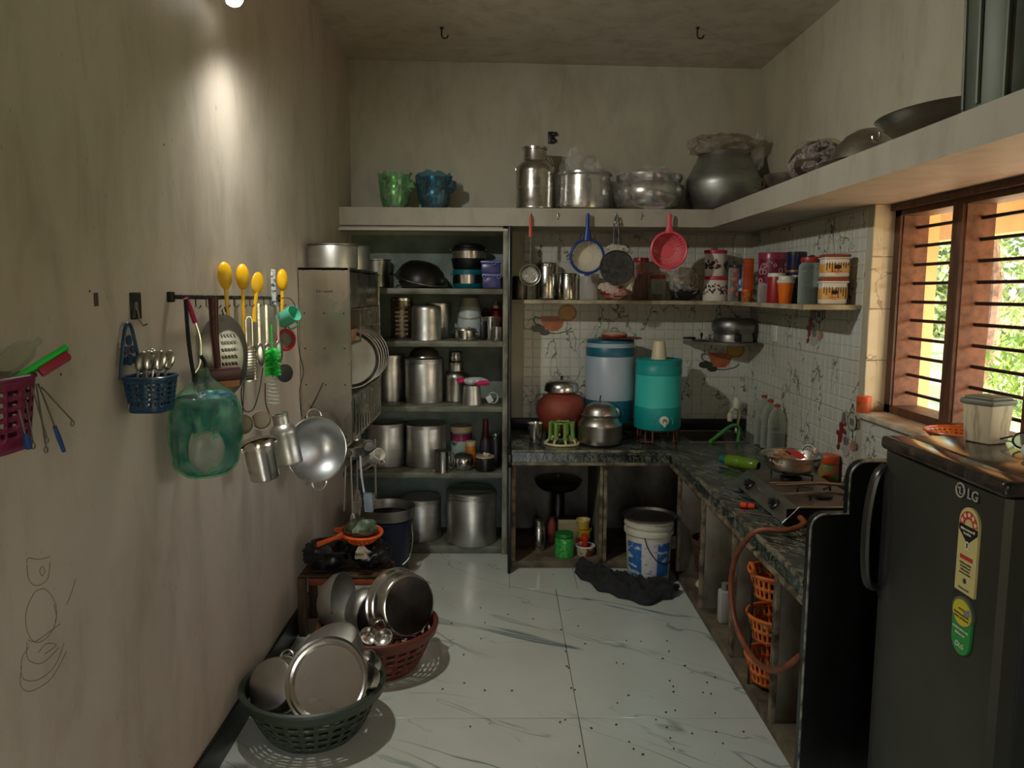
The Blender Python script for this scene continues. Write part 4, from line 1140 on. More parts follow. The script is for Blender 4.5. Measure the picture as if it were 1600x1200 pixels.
# top bay
x, r, h = fit(600, 640, 405, 5.22, ZU1)
x = -.835
t = thing('aluminium_pot', 'aluminium pot half hidden at the left of the top bay', 'pot', (x, 5.275, ZU1))
obj('body', MB().lathe(openp([(0,0),(.9,0),(1,.05),(1,.94),(1.06,.96),(1.06,1)], .04), 36, r=.09, h=h), DK, t)
p = at(657, 446, y=5.16)
t = thing('black_kadai', 'sooty black wok propped upturned over another in the top bay', 'wok', (p.x, 5.16, ZU1+.043), (R(8), R(12), 0))
x, r, h = fit(616, 704, 405, 5.16, ZU1)
obj('bowl', MB().lathe([(1.02,.0),(1.02,.06),(.98,.08),(.95,.3),(.8,.66),(.55,.92),(.3,1.0),(0,1.0)], 44, r=r*.92, h=.13), IRON, t)
obj('rim', MB().tube([(r*.95*math.cos(R(a)), r*.95*math.sin(R(a)), .012) for a in range(0,360,10)], .005, 6, closed=True), DK, t)
obj('handle', ring_handle((-r*1.0,0,.01), .026, .005, 'xy', 90, 270), IRON, t)
t = thing('sooty_bowl', 'soot-stained steel bowl under the upturned black wok', 'bowl', (p.x+.0, 5.17, ZU1))
obj('bowl', MB().lathe(openp([(0,0),(.7,0),(.85,.1),(.98,.7),(1,1)], .04), 40, r=r*.78, h=.05), steel('sooty', (.30,.27,.22), .4, (.08,.07,.06), sc=14, stretch=(1,1,1)), t)
def casserole(label, u0, u1, vt, zb, y, mb_, fr):
    x, r, h = fit(u0, u1, vt, y, zb)
    t = thing('casserole', label, 'casserole', (x, y, zb))
    b0, b1, b2 = fr
    obj('base', MB().lathe([(0,0),(.86,0),(.9,.03),(.98,b0*.7),(1,b0)], 40, r=r, h=h), mb_, t)
    obj('steel_band', MB().lathe([(.985,b0),(.985,b1)], 40, r=r, h=h), ST, t)
    obj('lid', MB().lathe([(.985,b1),(1.0,b1+.01),(1.0,b2),(.9,b2+.03),(.84,.93),(.6,.99),(0,1.0)], 40, r=r, h=h), mb_, t)
    for s in (-1, 1): obj('handle', MB().rbox(s*r*1.0-.012, s*r*1.0+.012, -.03, .03, h*b1*.98, h*(b1+.1), .006), mb_, t)
    return zb+h
zt = casserole('teal insulated casserole with a steel band, under the black one', 707, 758, 421, ZU1, 5.265, pl('teal_cass', 12,100,112), (.26,.72,.96))
casserole('black insulated casserole with steel band stacked on the teal one', 705, 760, 381, zt, 5.265, BLACK, (.42,.70,.78))
PURP = clear('purple_plastic', (.40,.40,.66), .55, .25)
def lunch_box(label, u0, u1, vt, zb, y, tabs):
    x, r, h = fit(u0, u1, vt, y, zb)
    t = thing('lunch_box', label, 'box', (x, y, zb), group='purple lunch boxes in the top bay')
    obj('body', MB().rbox(-r*.93,r*.93,-.07,.07,0,h*.82,.012,2), pl('purple_body', 62,62,112, .3), t)
    obj('lid', MB().rbox(-r,r,-.075,.075,h*.80,h,.006,2), pl('purple_lid', 104,102,160, .3), t)
    for k, dx in enumerate(tabs):
        obj('lid_tab', MB().tube(arc(dx*r,0,.010,0,360,14,-.079,'xz'), .004, 6), pl('purple_lid', 104,102,160), t, (0,0,h*.78))
    return zb+h
zt = lunch_box('lower purple lunch box with two clip tabs, under its smaller twin', 753, 784, 428, ZU1, 5.06, (-.72,.72))
lunch_box('upper purple lunch box with one clip tab, stacked on the wider one', 751, 783, 408, zt, 5.06, (.3,))
# second bay
x, r, h = fit(611, 645, 465, 5.26, ZU2)
t = thing('perforated_cylinder', 'dark cylinder with rows of slots at the left of the second bay', 'cylinder', (x, 5.26, ZU2))
obj('body', MB().lathe(CYL[:-1]+[(1,.93)], 36, r=r, h=h), steel('brown_steel', (.22,.19,.15), .3), t)
obj('lid', MB().lathe([(0,.93),(1.02,.93),(1.02,.985),(.97,1),(0,1)], 36, r=r, h=h), ST, t)
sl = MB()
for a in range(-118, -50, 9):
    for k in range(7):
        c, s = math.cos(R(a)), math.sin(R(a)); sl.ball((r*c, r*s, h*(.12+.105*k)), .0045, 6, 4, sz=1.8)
obj('slots', sl, mat('slot_glint', S(168,140,96), .5, .6), t)['kind'] = 'stuff'  # pale slots: glints of light put into the colour of metal bumps
x, r, h = fit(668, 702, 474, 5.30, ZU2)
t = thing('tall_pot', 'tall aluminium pot with a rust patch behind the wider pot', 'pot', (x, 5.292, ZU2))
obj('body', MB().lathe(openp([(0,0),(.96,0),(1,.03),(1,.97),(1.04,.98),(1.04,1)], .03), 40, r=r*1.12, h=h), AL, t)
x, r, h = fit(643, 689, 478, 5.085, ZU2)
t = thing('upturned_pot', 'smooth aluminium pot standing upturned at front of the second bay', 'pot', (x, 5.085, ZU2))
obj('body', MB().lathe([(1.0,0),(1.02,.01),(1.0,.03),(1.0,.9),(.97,.965),(.9,1.0),(0,1.0)], 44, r=r, h=h), AL, t)
x, r, h = fit(714, 754, 466, 5.26, ZU2)
t = thing('mixer_base', 'white mixer grinder base with its cable wound round', 'mixer', (x, 5.26, ZU2))
obj('body', MB().lathe([(0,0),(.98,0),(1,.04),(.96,.45),(.86,.72),(.78,.80)], 36, r=r, h=h), pl('mixer_white', 178,190,188), t)
obj('top', MB().lathe([(.78,.80),(.74,.86),(.70,1.0),(0,1.0)], 36, r=r, h=h), pl('mixer_grey', 150,144,128), t)
obj('cable', MB().tube([((r*.95)*math.cos(R(a)), (r*.95)*math.sin(R(a)), h*(.52+.03*math.sin(R(a*2.2)))) for a in range(0,721,20)], .003, 6), pl('cable_tan', 150,140,116), t)
obj('dial', MB().lathe([(0,0),(.012,0),(.012,.008),(0,.01)], 14), BLACK, t, (0,-r*.98,h*.26), (R(90),0,0))
x, r, h = fit(708, 745, 512, 5.06, ZU2)
t = thing('steel_box', 'small bright steel bowl with lid in front of the mixer', 'bowl', (x, 5.06, ZU2))
obj('body', MB().lathe([(0,0),(.7,0),(.86,.05),(.9,.2),(.9,.8)], 36, r=r, h=h), ST, t)
obj('lid', MB().lathe([(.98,.78),(1,.82),(.98,.88),(.9,.9),(.86,.98),(0,1)], 36, r=r, h=h), DK, t)
for s in (-1,1): obj('handle', MB().rbox(s*r*.98-.008,s*r*.98+.008,-.02,.02,h*.6,h*.72,.003), BLACK, t)
x, r, h = fit(752, 781, 495, 5.17, ZU2)
t = thing('steel_jar', 'steel mixer jar with a black handle in the second bay', 'jar', (x, 5.17, ZU2))
obj('body', MB().lathe(openp([(0,0),(.7,0),(.8,.1),(1,.95),(1.06,.97),(1.06,1)], .04), 32, r=r, h=h), ST, t)
obj('handle', MB().rbox(-r*1.1,-r*.55,-r*1.2,-r*.75,h*.0,h*.8,.008), BLACK, t)
x, r, h = fit(768, 784, 511, 5.02, ZU2)
solo('steel_tumbler', 'narrow bright steel tumbler at the front right of the second bay', 'tumbler', MB().lathe(openp([(0,0),(.9,0),(.93,.02),(1,1)], .06), 28, r=r, h=h), ST, (x, 5.02, ZU2))
x, r, h = fit(768, 788, 470, 5.3, ZU2)
t = thing('red_sauce_bottle', 'red squeeze bottle with white nozzle at the second bay back', 'bottle', (x-.012, 5.31, ZU2))
obj('body', MB().lathe([(0,0),(.95,0),(1,.03),(1,.70),(.9,.76),(.5,.80)], 28, r=r, h=h), pl('sauce_red', 150,20,26), t)
obj('cap', MB().lathe([(.5,.80),(.5,.88),(.2,.90),(.08,1.0),(0,1.0)], 16, r=r, h=h), WHITEP, t)
x, r, h = fit(753, 765, 482, 5.345, ZU2)
solo('dark_bottle', 'small maroon bottle beside the red squeeze bottle', 'bottle', MB().lathe([(0,0),(.95,0),(1,.03),(1,.75),(.5,.85),(.5,.95),(.6,.96),(.6,1),(0,1)], 20, r=r, h=h), pl('bottle_maroon', 56,26,28), (x, 5.32, ZU2))
# third bay
dabba('aluminium_drum', 'tall dull aluminium drum with green edged lid in the third bay', 586, 631, 553, 5.22, ZU3, AL, .94)
t = dabba('aluminium_drum', 'large aluminium drum with a steel bowl upturned on it', 633, 692, 558, 5.16, ZU3, AL, .88)
x, r, h = fit(633, 692, 558, 5.16, ZU3)
solo('steel_bowl', 'dark steel bowl upturned on the large drum in the third bay', 'bowl', MB().lathe([(1,0),(.98,.1),(.9,.45),(.7,.78),(.4,.96),(0,1)], 36, r=r*.82, h=.065), DK, (x, 5.18, ZU3+h+.001))
milk_can('dull steel milk can in the third bay under a steel cup', 694, 731, 566, 5.2, ZU3, DK, False)
x, r, h = fit(694, 731, 566, 5.2, ZU3)
solo('steel_cup', 'small steel cup sitting in the mouth of the milk can', 'cup', MB().lathe(openp([(0,0),(.75,0),(.9,.2),(1,.5),(.95,.9),(1.05,1)], .05), 28, r=r*.58, h=.07), ST, (x, 5.2, ZU3+h*.995))
x, r, h = fit(722, 753, 602, 5.05, ZU3)
solo('steel_tumbler', 'dull tapered steel tumbler upturned under the pink and white packet', 'tumbler', MB().lathe([(1.05,0),(1.06,.02),(1,.03),(.84,.98),(.8,1),(0,1)], 32, r=r, h=h), AL, (x, 5.05, ZU3))
t = thing('flour_packet', 'pink and white packet lying across the upturned tumbler', 'packet', (x+.0, 5.05, ZU3+h+.001))
b = MB(); crumple(b, (.02,0,.026), .085, .045, .026, 71, .1, 16, 8); obj('packet', b, mat('packet_white', S(190,194,190), .4, 0, S(120,130,134), 30, lo=.55, hi=.62), t, angle=15)
b = MB(); crumple(b, (-.07,0,.03), .03, .03, .02, 72, .15, 10, 6); obj('pink_end', b, pl('packet_pink', 190,40,92), t, angle=15)
b = MB(); crumple(b, (.06,-.025,.018), .055, .028, .018, 73, .2, 12, 6); obj('pink_print', b, pl('packet_pink', 190,40,92), t, angle=15)
p = at(773, 630, y=5.05)
t = thing('charger', 'white plug charger bundled in its own cable', 'charger', (p.x-.012, 5.05, ZU3))
obj('brick', MB().rbox(-.028,.012,-.02,.02,.004,.05,.005), pl('charger_white', 196,198,190), t, rot=(0, R(-30), 0), loc=(.0,0,.018))
cbl = MB()
for k in range(3):
    cbl.tube([(.035*math.cos(R(a))*(1-.1*k), -.012+.012*k, .045+.035*math.sin(R(a))) for a in range(0,360,20)], .003, 6, closed=True)
obj('cable', cbl, pl('charger_cable', 176,176,164), t)['kind'] = 'stuff'
# fourth bay
dabba('aluminium_drum', 'yellowish aluminium drum at the left of the fourth bay', 574, 633, 658, 5.2, ZU4, AL, .9)
dabba('aluminium_drum', 'grey aluminium drum behind the steel jug in the fourth bay', 634, 697, 660, 5.2, ZU4, AL, .9)
x, r, h = fit(677, 705, 704, 4.995, ZU4)
t = thing('steel_jug', 'small steel jug with side handle at the fourth bay front', 'jug', (x, 5.0, ZU4))
obj('body', MB().lathe(openp([(0,0),(1.05,0),(1.05,.03),(.96,.06),(.96,.95),(1,1)], .05), 32, r=r, h=h), ST, t)
obj('handle', MB().tube([(r*.9,0,h*.85),(r*1.3,-.005,h*.85),(r*1.35,-.005,h*.5),(r*1.3,-.005,h*.18),(r*.9,0,h*.18)], .004, 6), ST, t)
x, r, h = fit(708, 740, 707, 5.05, ZU4)
t = thing('steel_bowl', 'bright round steel bowl with lid in the fourth bay', 'bowl', (x, 5.05, ZU4))
obj('body', MB().lathe([(0,0),(.6,0),(.8,.1),(1,.4),(1,.6),(.9,.75)], 32, r=r, h=h), ST, t)
obj('lid', MB().lathe([(.95,.74),(.96,.78),(.7,.92),(.3,1.0),(0,1.0)], 32, r=r, h=h), DK, t)
x, r, h = fit(704, 737, 664, 5.29, ZU4)
t = thing('label_jar', 'plastic jar with cream lid, pink band and pale green label', 'jar', (x, 5.29, ZU4))
obj('body', MB().lathe([(0,0),(.96,0),(1,.04),(1,.8),(.9,.86)], 32, r=r, h=h), mat('label_mint', S(150,170,160), .5, 0, S(70,84,78), 14, lo=.55, hi=.6), t)
obj('band', MB().lathe([(1.012,.60),(1.012,.80)], 32, r=r, h=h), pl('band_pink', 140,40,90), t)
obj('lid', MB().lathe([(0,.84),(1.0,.84),(1.02,.86),(1.02,.98),(0,1)], 32, r=r, h=h), CREAMP, t)
jar('honey_jar', 'little orange jar beside the pink-banded jar', 727, 744, 689, 5.17, ZU4, pl('honey', 176,104,30), pl('honey_lid', 190,160,120), None, .82)
t = jar('dark_bowl', 'dark jar heaped with pale folded wrappers in the fourth bay', 743, 773, 712, 5.03, ZU4, pl('bowl_dark', 24,22,20), None, None, .95, cat='bowl')
r = fit(743, 773, 712, 5.03, ZU4)[1]; h = fit(743, 773, 712, 5.03, ZU4)[2]
obj('lid_disc', MB().lathe([(0,0),(.95,0),(1,.004),(.95,.010),(0,.012)], 28, r=r, h=1), pl('tan_disc', 180,160,124), t, (0,0,h*.9))
for k in range(3): obj('wrapper', MB().rbox(-.014,.014,-.003,.003,0,.02,.002), WHITEP, t, (.01*k-.004,-.005*k,h*.9+.01), (R(20*k), R(25-20*k), R(30*k)))
x, r, h = fit(752, 766, 655, 5.26, ZU4)
t = thing('pump_bottle', 'dark bottle with a red top at the back of the fourth bay', 'bottle', (x, 5.26, ZU4))
obj('body', MB().lathe([(0,0),(.95,0),(1.2,.03),(1.2,.5),(.8,.6)], 24, r=r, h=h), pl('bottle_smoke', 52,48,50), t)
obj('cap', MB().lathe([(.8,.6),(.7,.62),(.6,1),(0,1)], 20, r=r, h=h), pl('cap_dark_red', 120,22,22), t)
x, r, h = fit(765, 784, 676, 5.16, ZU4)
t = thing('black_flask', 'black vacuum flask with steel collar in the fourth bay', 'flask', (x, 5.16, ZU4))
obj('body', MB().lathe([(0,0),(.95,0),(1,.02),(1,.82),(.8,.88)], 28, r=r, h=h), BLACK, t)
obj('cap', MB().lathe([(.6,.87),(.62,.88),(.62,.985),(0,1)], 24, r=r, h=h), ST, t)
# lowest bay
dabba('grain_drum', 'shorter dented grain drum with a film covered lid in the lowest bay', 627, 689, 775, 5.16, ZU5, AL, .87)
dabba('grain_drum', 'largest aluminium grain drum at the right of the lowest bay', 698, 776, 764, 5.10, ZU5, AL, .87)
# ------------------------------------------------------------------ fridge
FX, FY0, FY1, FZ = 1.127, 1.705, 2.285, 1.284
fr = thing('fridge', 'dark grey single-door fridge facing the room beside the granite screen', 'fridge', (1.4, 2.0, 0))
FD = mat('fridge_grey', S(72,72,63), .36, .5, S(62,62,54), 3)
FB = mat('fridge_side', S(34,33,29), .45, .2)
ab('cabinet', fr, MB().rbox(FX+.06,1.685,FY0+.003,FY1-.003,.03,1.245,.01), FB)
door = ab('door', fr, MB().prism([(FX+.058,FY0),(FX+.02,FY0),(FX+.006,FY0+.012),(FX,FY0+.05),(FX-.006,(FY0+FY1)/2),(FX,FY1-.06),(FX+.006,FY1-.02),(FX+.02,FY1),(FX+.058,FY1)], .06, 1.243), FD)
ab('top_cover', fr, MB().rbox(FX-.006,FX+.07,FY0-.002,FY1+.002,1.245,FZ,.012,3).rbox(FX+.071,1.69,FY0-.002,FY1+.002,1.245,FZ-.001,.008,2), mat('fridge_top', S(40,36,31), .16, 0, S(74,64,50), 9, (1,3,1), .45, .7))
obj('foot', MB().lathe([(0,0),(.02,0),(.02,.035),(0,.035)], 12, (FX+.1,FY0+.08,0)), BLACK, fr, -Vector(fr.location))
obj('foot', MB().lathe([(0,0),(.02,0),(.02,.035),(0,.035)], 12, (FX+.1,FY1-.08,0)), BLACK, fr, -Vector(fr.location))
def sub(name, parent, mb, m, root):
    o = obj(name, mb, m, parent); o.location = (0,0,0); return o
hnd = curve([(FX+.004,FY1-.02,1.195),(FX-.026,FY1-.026,1.16),(FX-.045,FY1-.03,1.05),(FX-.045,FY1-.03,.92),(FX-.030,FY1-.026,.835),(FX+.004,FY1-.022,.825)], 6)
sub('handle', door, MB().tube(hnd, .011, 8, flat=1.5), mat('handle_grey', S(60,58,53), .3, .6), fr)
sub('handle_recess', door, MB().rbox(FX-.0015,FX+.004,FY1-.10,FY1-.025,.80,1.19,.004), MATS['handle_grey'], fr)
# on a face that looks to -x: local x runs towards the camera
SX_ = FX-.0065
ROT = (R(90), 0, R(-90))
def face(y, z): return (SX_, y, z)
CHR = mat('chrome_letter', S(196,192,180), .3, .3)
g = MB(); g.tube([(SX_, 1.868+.017*math.cos(R(a)), 1.224+.017*math.sin(R(a))) for a in range(40,391,12)], .0022, 6)
g.tube([(SX_,1.870,1.232),(SX_,1.870,1.216),(SX_,1.862,1.216)], .0018, 6); g.ball((SX_,1.874,1.229), .0026, 8, 5)
sub('emblem', door, g, CHR, fr)
text_part('logo', 'LG', .036, (SX_+.001, 1.818, 1.211), CHR, door, ROT, .0012)
# energy label
def plate(name, pts, m, d): 
    return sub(name, door, MB().prism(pts, SX_-d, SX_+.006, 'x'), m, fr)
ey0, ey1, ez0, ez1 = 1.783, 1.862, .98, 1.152
ec = (ey0+ey1)/2; er = (ey1-ey0)/2
plate('energy_label', [(ey0,ez0),(ey1,ez0)]+[(ec+er*math.cos(R(a)), ez1+er*math.sin(R(a))) for a in range(0,181,12)], mat('label_cream', S(196,184,120), .5), .0006)
plate('star_band', [(ec+(er-.003)*math.cos(R(a)), ez1-.006+(er-.003)*math.sin(R(a))) for a in range(-4,185,12)]+[(ec+.017*math.cos(R(a)), ez1-.006+.017*math.sin(R(a))) for a in range(180,-1,-15)], mat('label_red', S(172,44,36), .5), .0011)
plate('label_arrow', [(ec-er+.002,ez1-.006),(ec-er+.002,ez1-.02),(ec,ez1-.05),(ec+er-.002,ez1-.02),(ec+er-.002,ez1-.006)], BLACK, .0013)
for a in (20, 55, 90, 125, 160):
    cy, cz = ec+.028*math.cos(R(a)), ez1-.006+.028*math.sin(R(a))
    plate('star', [(cy+(.008 if k % 2 == 0 else .0032)*math.cos(R(90+36*k)), cz+(.008 if k % 2 == 0 else .0032)*math.sin(R(90+36*k))) for k in range(10)], mat('star_pale', S(226,206,160), .5), .0017)
def dashes(y, z, n, sz, m, d=.0016):
    o = dash_print('small_print', n, sz, (SX_-d, y, z), m, door, (0,0,R(-90)), int(z*1000)); return o
LW = mat('label_white', S(214,208,190), .5)
dashes(ec, ez1-.016, 10, .0048, LW, .0018); dashes(ec, ez1-.026, 6, .0045, LW, .0018)
plate('red_strip', [(ec-.026,1.062),(ec+.026,1.062),(ec+.026,1.072),(ec-.026,1.072)], MATS['label_red'], .0012)
DKP = mat('print_dark', S(84,76,56), .6)
for k, z in enumerate((1.052,1.044,1.036,1.028,.990)): dashes(ec, z, 11-k % 3, .0036, DKP)
plate('label_emblem', [(ec+.007*math.cos(R(a)), 1.010+.007*math.sin(R(a))) for a in range(0,360,45)], mat('emblem_blue', S(36,60,84), .5), .0013)
plate('label_meter', [(ec+.008*math.cos(R(a)), 1.098+.011*math.sin(R(a))) for a in range(0,360,20)], LW, .0016)
plate('label_needle', [(ec-.002,1.092),(ec+.002,1.092),(ec+.003,1.104),(ec-.003,1.104)], BLACK, .0019)
# round green warranty sticker
gy, gz = 1.823, .935
plate('green_sticker', [(gy+.037*math.cos(R(a)), .862+.037*math.sin(R(a))) for a in range(180,361,12)]+[(gy+.040*math.cos(R(a)), .925+.040*math.sin(R(a))) for a in range(0,181,12)], mat('sticker_green', S(40,140,62), .4), .0006)
plate('sticker_ring', [(gy+.043*math.cos(R(a)), .932+.037*math.sin(R(a))) for a in range(0,360,12)], mat('sticker_ring', S(92,98,84), .4), .001)
plate('yellow_disc', [(gy+.038*math.cos(R(a)), .930+.032*math.sin(R(a))) for a in range(0,360,12)], mat('sticker_yellow', S(196,184,40), .4), .0014)
sub('silver_tab', door, MB().prism([(gy-.035,.934),(gy-.012,.923),(gy-.006,.937),(gy-.029,.948)], SX_-.0019, SX_, 'x'), mat('tab_silver', S(150,152,150), .3, .5), fr)
for z, n, m in ((.938,5,DKP),(.925,12,DKP),(.916,12,DKP),(.888,13,LW),(.876,8,LW)): dashes(gy, z, n, .0042, m, .0018)
text_part('logo', 'LG', .016, (SX_-.001, gy-.006, .842), LW, door, ROT, .0006)
g = MB(); g.tube([(SX_-.0012, gy+.012+.006*math.cos(R(a)), .848+.006*math.sin(R(a))) for a in range(40,391,20)], .0011, 5); sub('emblem', door, g, LW, fr)

# things on the fridge and sill
TZ = FZ-.001
t = thing('lidded_box', 'tapered pale plastic storage box with grey-green lid on the fridge', 'box', (1.375, 2.19, TZ), (0,0,R(22)))
bx = MB().rbox(-.046,.046,-.046,.046,0,.112,.006,2); bx.v = [((x*(.86+.14*z/.112)), y*(.86+.14*z/.112), z) for x, y, z in bx.v]
obj('body', bx, mat('box_pale', S(206,192,158), .5, 0, S(150,134,104), 14, (4,4,.6), .5, .7), t)
obj('lid', MB().rbox(-.052,.052,-.052,.052,.108,.124,.006,2).rbox(-.044,.044,-.044,.044,.122,.132,.006,2), mat('lid_sage', S(110,114,96), .5), t)
def lattice_bowl(t, r0, r1, h, m, seg=56, rows=10, th=.003, sy=1, rim=.006, skip=None, name='lattice'):
    g = MB()
    def f(u, v):
        a = 2*PI*u; rr = r0+(r1-r0)*(v**.75)
        return (rr*math.cos(a), rr*math.sin(a)*sy, h*v)
    g.grid(seg, rows, f, wu=True, skip=skip or (lambda i, j: i % 2 == 1 and j % 2 == 1 and 0 < j < rows-1))
    obj(name, g, m, t, solid=th)
    obj('base', MB().lathe([(0,0),(r0*1.005,0),(r0*1.005,.004),(0,.004)], seg, sy=sy), m, t)
    obj('rim', MB().tube([(r1*math.cos(2*PI*k/seg), r1*math.sin(2*PI*k/seg)*sy, h) for k in range(seg)], rim, 8, closed=True), m, t)
t = thing('orange_bowl', 'shallow orange lattice basket on the window sill', 'basket', (1.676, 2.83, WZ0+.005))
lattice_bowl(t, .06, .115, .05, mat('amber_plastic', S(196,96,28), .3), 64, 10, .002, rim=.004)
t = thing('sill_jar', 'small orange labelled jar at the far end of the window sill', 'jar', (1.685, 3.615, WZ0+.005))
obj('body', MB().lathe(CYL[:-1]+[(1,.7)], 24, r=.032, h=.075), mat('sill_jar_label', S(190,90,34), .5, 0, S(140,60,28), 30), t)
obj('lid', MB().lathe([(0,.70),(1.04,.70),(1.04,.97),(.98,1),(0,1)], 24, r=.032, h=.075), pl('sill_lid', 206,84,32), t)
t = thing('spectacles', 'folded black framed spectacles lying on the fridge top', 'spectacles', (1.405, 2.075, TZ), (0,0,R(-8)))
for s in (0, 1):
    cx = .0+s*.062
    obj('rim', MB().tube([(cx+.026*math.cos(R(a)), 0, .026+.021*math.sin(R(a))) for a in range(0,360,15)], .003, 6, closed=True), BLACK, t)
    obj('lens', MB().lathe([(0,0),(1,0)], 24, r=.024, h=1, sy=.8), clear('lens', (.9,.92,.9), .1), t, (cx,0,.026), (R(90),0,0))
    obj('temple', MB().tube([(cx+(.028 if s else -.028),0,.036),(cx+(.024 if s else -.034),.05,.020),(cx+(.0 if s else .02),.09,.004)], .0025, 6), BLACK, t)
obj('bridge', MB().tube([(.024,0,.032),(.031,-.002,.036),(.038,0,.032)], .0025, 6), BLACK, t)
t = thing('small_tub', 'little white tub with a red cap at the fridge top edge', 'tub', (1.335, 1.935, TZ))
obj('body', MB().ball((0,0,.024), .024, 20, 10), WHITEP, t)
obj('cap', MB().lathe([(0,0),(.013,0),(.014,.008),(0,.012)], 18), pl('cap_crimson', 150,24,30), t, (-.006,-.019,.020), (R(80),0,R(-18)))

# ------------------------------------------------------------------ stove and what stands round it
st_ = thing('gas_stove', 'two-burner steel gas stove on the worktop', 'stove', (1.34, 3.44, ZW))
SV = steel('stove_steel', (.38,.34,.29), .35, (.16,.13,.10), sc=6, stretch=(1,1,1))
obj('body', MB().add([(-.20,-.34,.02),(.17,-.34,.02),(.17,.34,.02),(-.20,.34,.02),(-.135,-.34,.085),(.17,-.34,.085),(.17,.34,.085),(-.135,.34,.085)],
    [(0,3,2,1),(4,5,6,7),(0,1,5,4),(1,2,6,5),(2,3,7,6),(3,0,4,7)]), SV, st_)
obj('trim', MB().tube([(-.20,-.342,.02),(-.135,-.342,.086),(.17,-.342,.086)], .0035, 6), ST, st_)
obj('side_plate', MB().box(-.185,.165,-.344,-.340,.022,.08), BLACK, st_)
for sx in (-.17, .14):
    for sy in (-.3, .3): obj('foot', MB().lathe([(0,0),(.016,0),(.014,.02),(0,.02)], 12, (sx, sy, 0)), BLACK, st_)
for yy in (-.17, .17):
    k = obj('knob', MB().lathe([(0,0),(.026,0),(.026,.006),(.021,.010),(.019,.026),(0,.028)], 24), BLACK, st_, (-.172, yy, .05), (0, R(-45), 0))
    obj('grip', MB().rbox(-.004,.004,-.019,.019,.026,.036,.003), BLACK, k)
    obj('burner', MB().lathe([(.0,.085),(.05,.085),(.05,.094),(.035,.10),(.0,.10)], 28, (.02, yy, 0)), IRON, st_)
    for k in range(4):
        a = R(45+90*k); c, s = math.cos(a), math.sin(a)
        obj('pan_support', MB().tube([(.02+.10*c, yy+.10*s, .088), (.02+.10*c, yy+.10*s, .112), (.02+.035*c, yy+.035*s, .112)], .005, 6), IRON, st_)
obj('badge', MB().rbox(-.03,.03,-.0015,.0015,-.018,.018,.001), mat('badge_grey', S(120,122,116), .4), st_, (-.1635, .02, .057), (R(45), 0, R(-90)))
# kadai on the far burner
t = thing('steel_kadai', 'steel wok with ring handles standing on the far stove burner', 'wok', (1.36, 3.61, ZW+.117))
obj('bowl', MB().lathe(openp([(0,0),(.5,0),(.68,.06),(.86,.32),(.96,.72),(1.0,.96),(1.03,1.0)], .025), 48, r=.138, h=.085), ST, t)
for s, a in ((1, 35), (-1, 215)):
    h_ = obj('handle', ring_handle((0,0,0), .034, .006, 'xz', 0, 180, 14), ST, t, (.128*math.cos(R(a)), .128*math.sin(R(a)), .078), (R(18), 0, R(a+90)))
    for dx in (-.025, .025): obj('rivet', MB().ball((dx, -.004, -.012), .006, 10, 6), ST, h_)
t = thing('red_cloth', 'folded red cloth strip draped over the wok rim', 'cloth', (1.345, 3.56, ZW+.205))
b = MB().grid(6, 14, lambda u, v: ((u-.5)*.05, -.09+v*.17, .004+.014*math.sin(v*PI)+.003*math.sin(u*9+v*4)-.05*max(0, v-.7)))
obj('strip', b, pl('cloth_red', 168,44,34, .8), t, solid=.004)
solo('cork_mat', 'round tan coaster leaning inside the wok', 'coaster', MB().lathe([(0,0),(.04,0),(.042,.004),(.04,.008),(0,.008)], 28), mat('cork', S(180,132,84), .8, 0, S(120,84,50), 40), (1.285, 3.545, ZW+.19), (R(50), R(10), R(-20)))
t = thing('steel_lidpot', 'low steel pot with lid behind the wok against the tiles', 'pot', (1.55, 4.02, ZW))
obj('body', MB().lathe([(0,0),(.9,0),(1,.06),(1,.7)], 36, r=.085, h=.10), ST, t)
obj('lid', MB().lathe([(1.05,.7),(1.05,.76),(.9,.84),(.4,1.0),(0,1.02)], 36, r=.085, h=.10), ST, t)
t = jar('ghee_jar', 'orange-lidded jar with green leaf print beside the stove', 1290, 1321, 712, 3.84, ZW, mat('leaf_print', S(170,84,40), .5, 0, S(96,134,70), 22, lo=.5, hi=.54), pl('ghee_lid', 206,78,30), None, .72)
t.location.x = 1.64; t.location.y = 3.86
t = thing('black_kettle', 'sooty black kettle against the tiles behind the granite screen', 'kettle', (1.60, 3.28, ZW))
obj('body', MB().lathe([(0,0),(.85,0),(1,.15),(1,.5),(.8,.8),(.5,.9),(0,.93)], 32, r=.085, h=.14), IRON, t)
obj('knob', MB().lathe([(0,.9),(.14,.93),(.14,1.05),(0,1.08)], 14, r=.085, h=.14), IRON, t)
obj('handle', ring_handle((0,0,.10), .075, .006, 'xz', 0, 180, 14), IRON, t)
t = thing('steel_saucepan', 'long-handled steel ladle pan laid across the near burner', 'pan', (1.50, 3.12, ZW+.09))
obj('bowl', MB().lathe(openp([(0,0),(.7,0),(.9,.15),(1,1)], .05), 32, r=.055, h=.055), SV, t)
obj('handle', MB().tube([(-.05,.0,.045),(-.16,.03,.045),(-.34,.06,.028)], .007, 8, flat=.4), SV, t)
solo('steel_cup', 'dented steel cup between the stove and the granite screen', 'cup', MB().lathe(openp([(0,0),(.8,0),(.9,.05),(1,1)], .05), 28, r=.05, h=.085), AL, (1.435, 2.80, ZW+.0))
solo('tongs', 'dark flat iron tongs lying on the stove', 'tongs', MB().tube([(-.2,.02,0),(0,.0,.004),(.17,-.05,.0)], .006, 6, flat=.5).tube([(.17,-.05,0),(0,-.02,.004),(-.19,-.02,.0)], .006, 6, flat=.5), SV, (1.38, 3.37, ZW+.118), (0,0,R(4)))
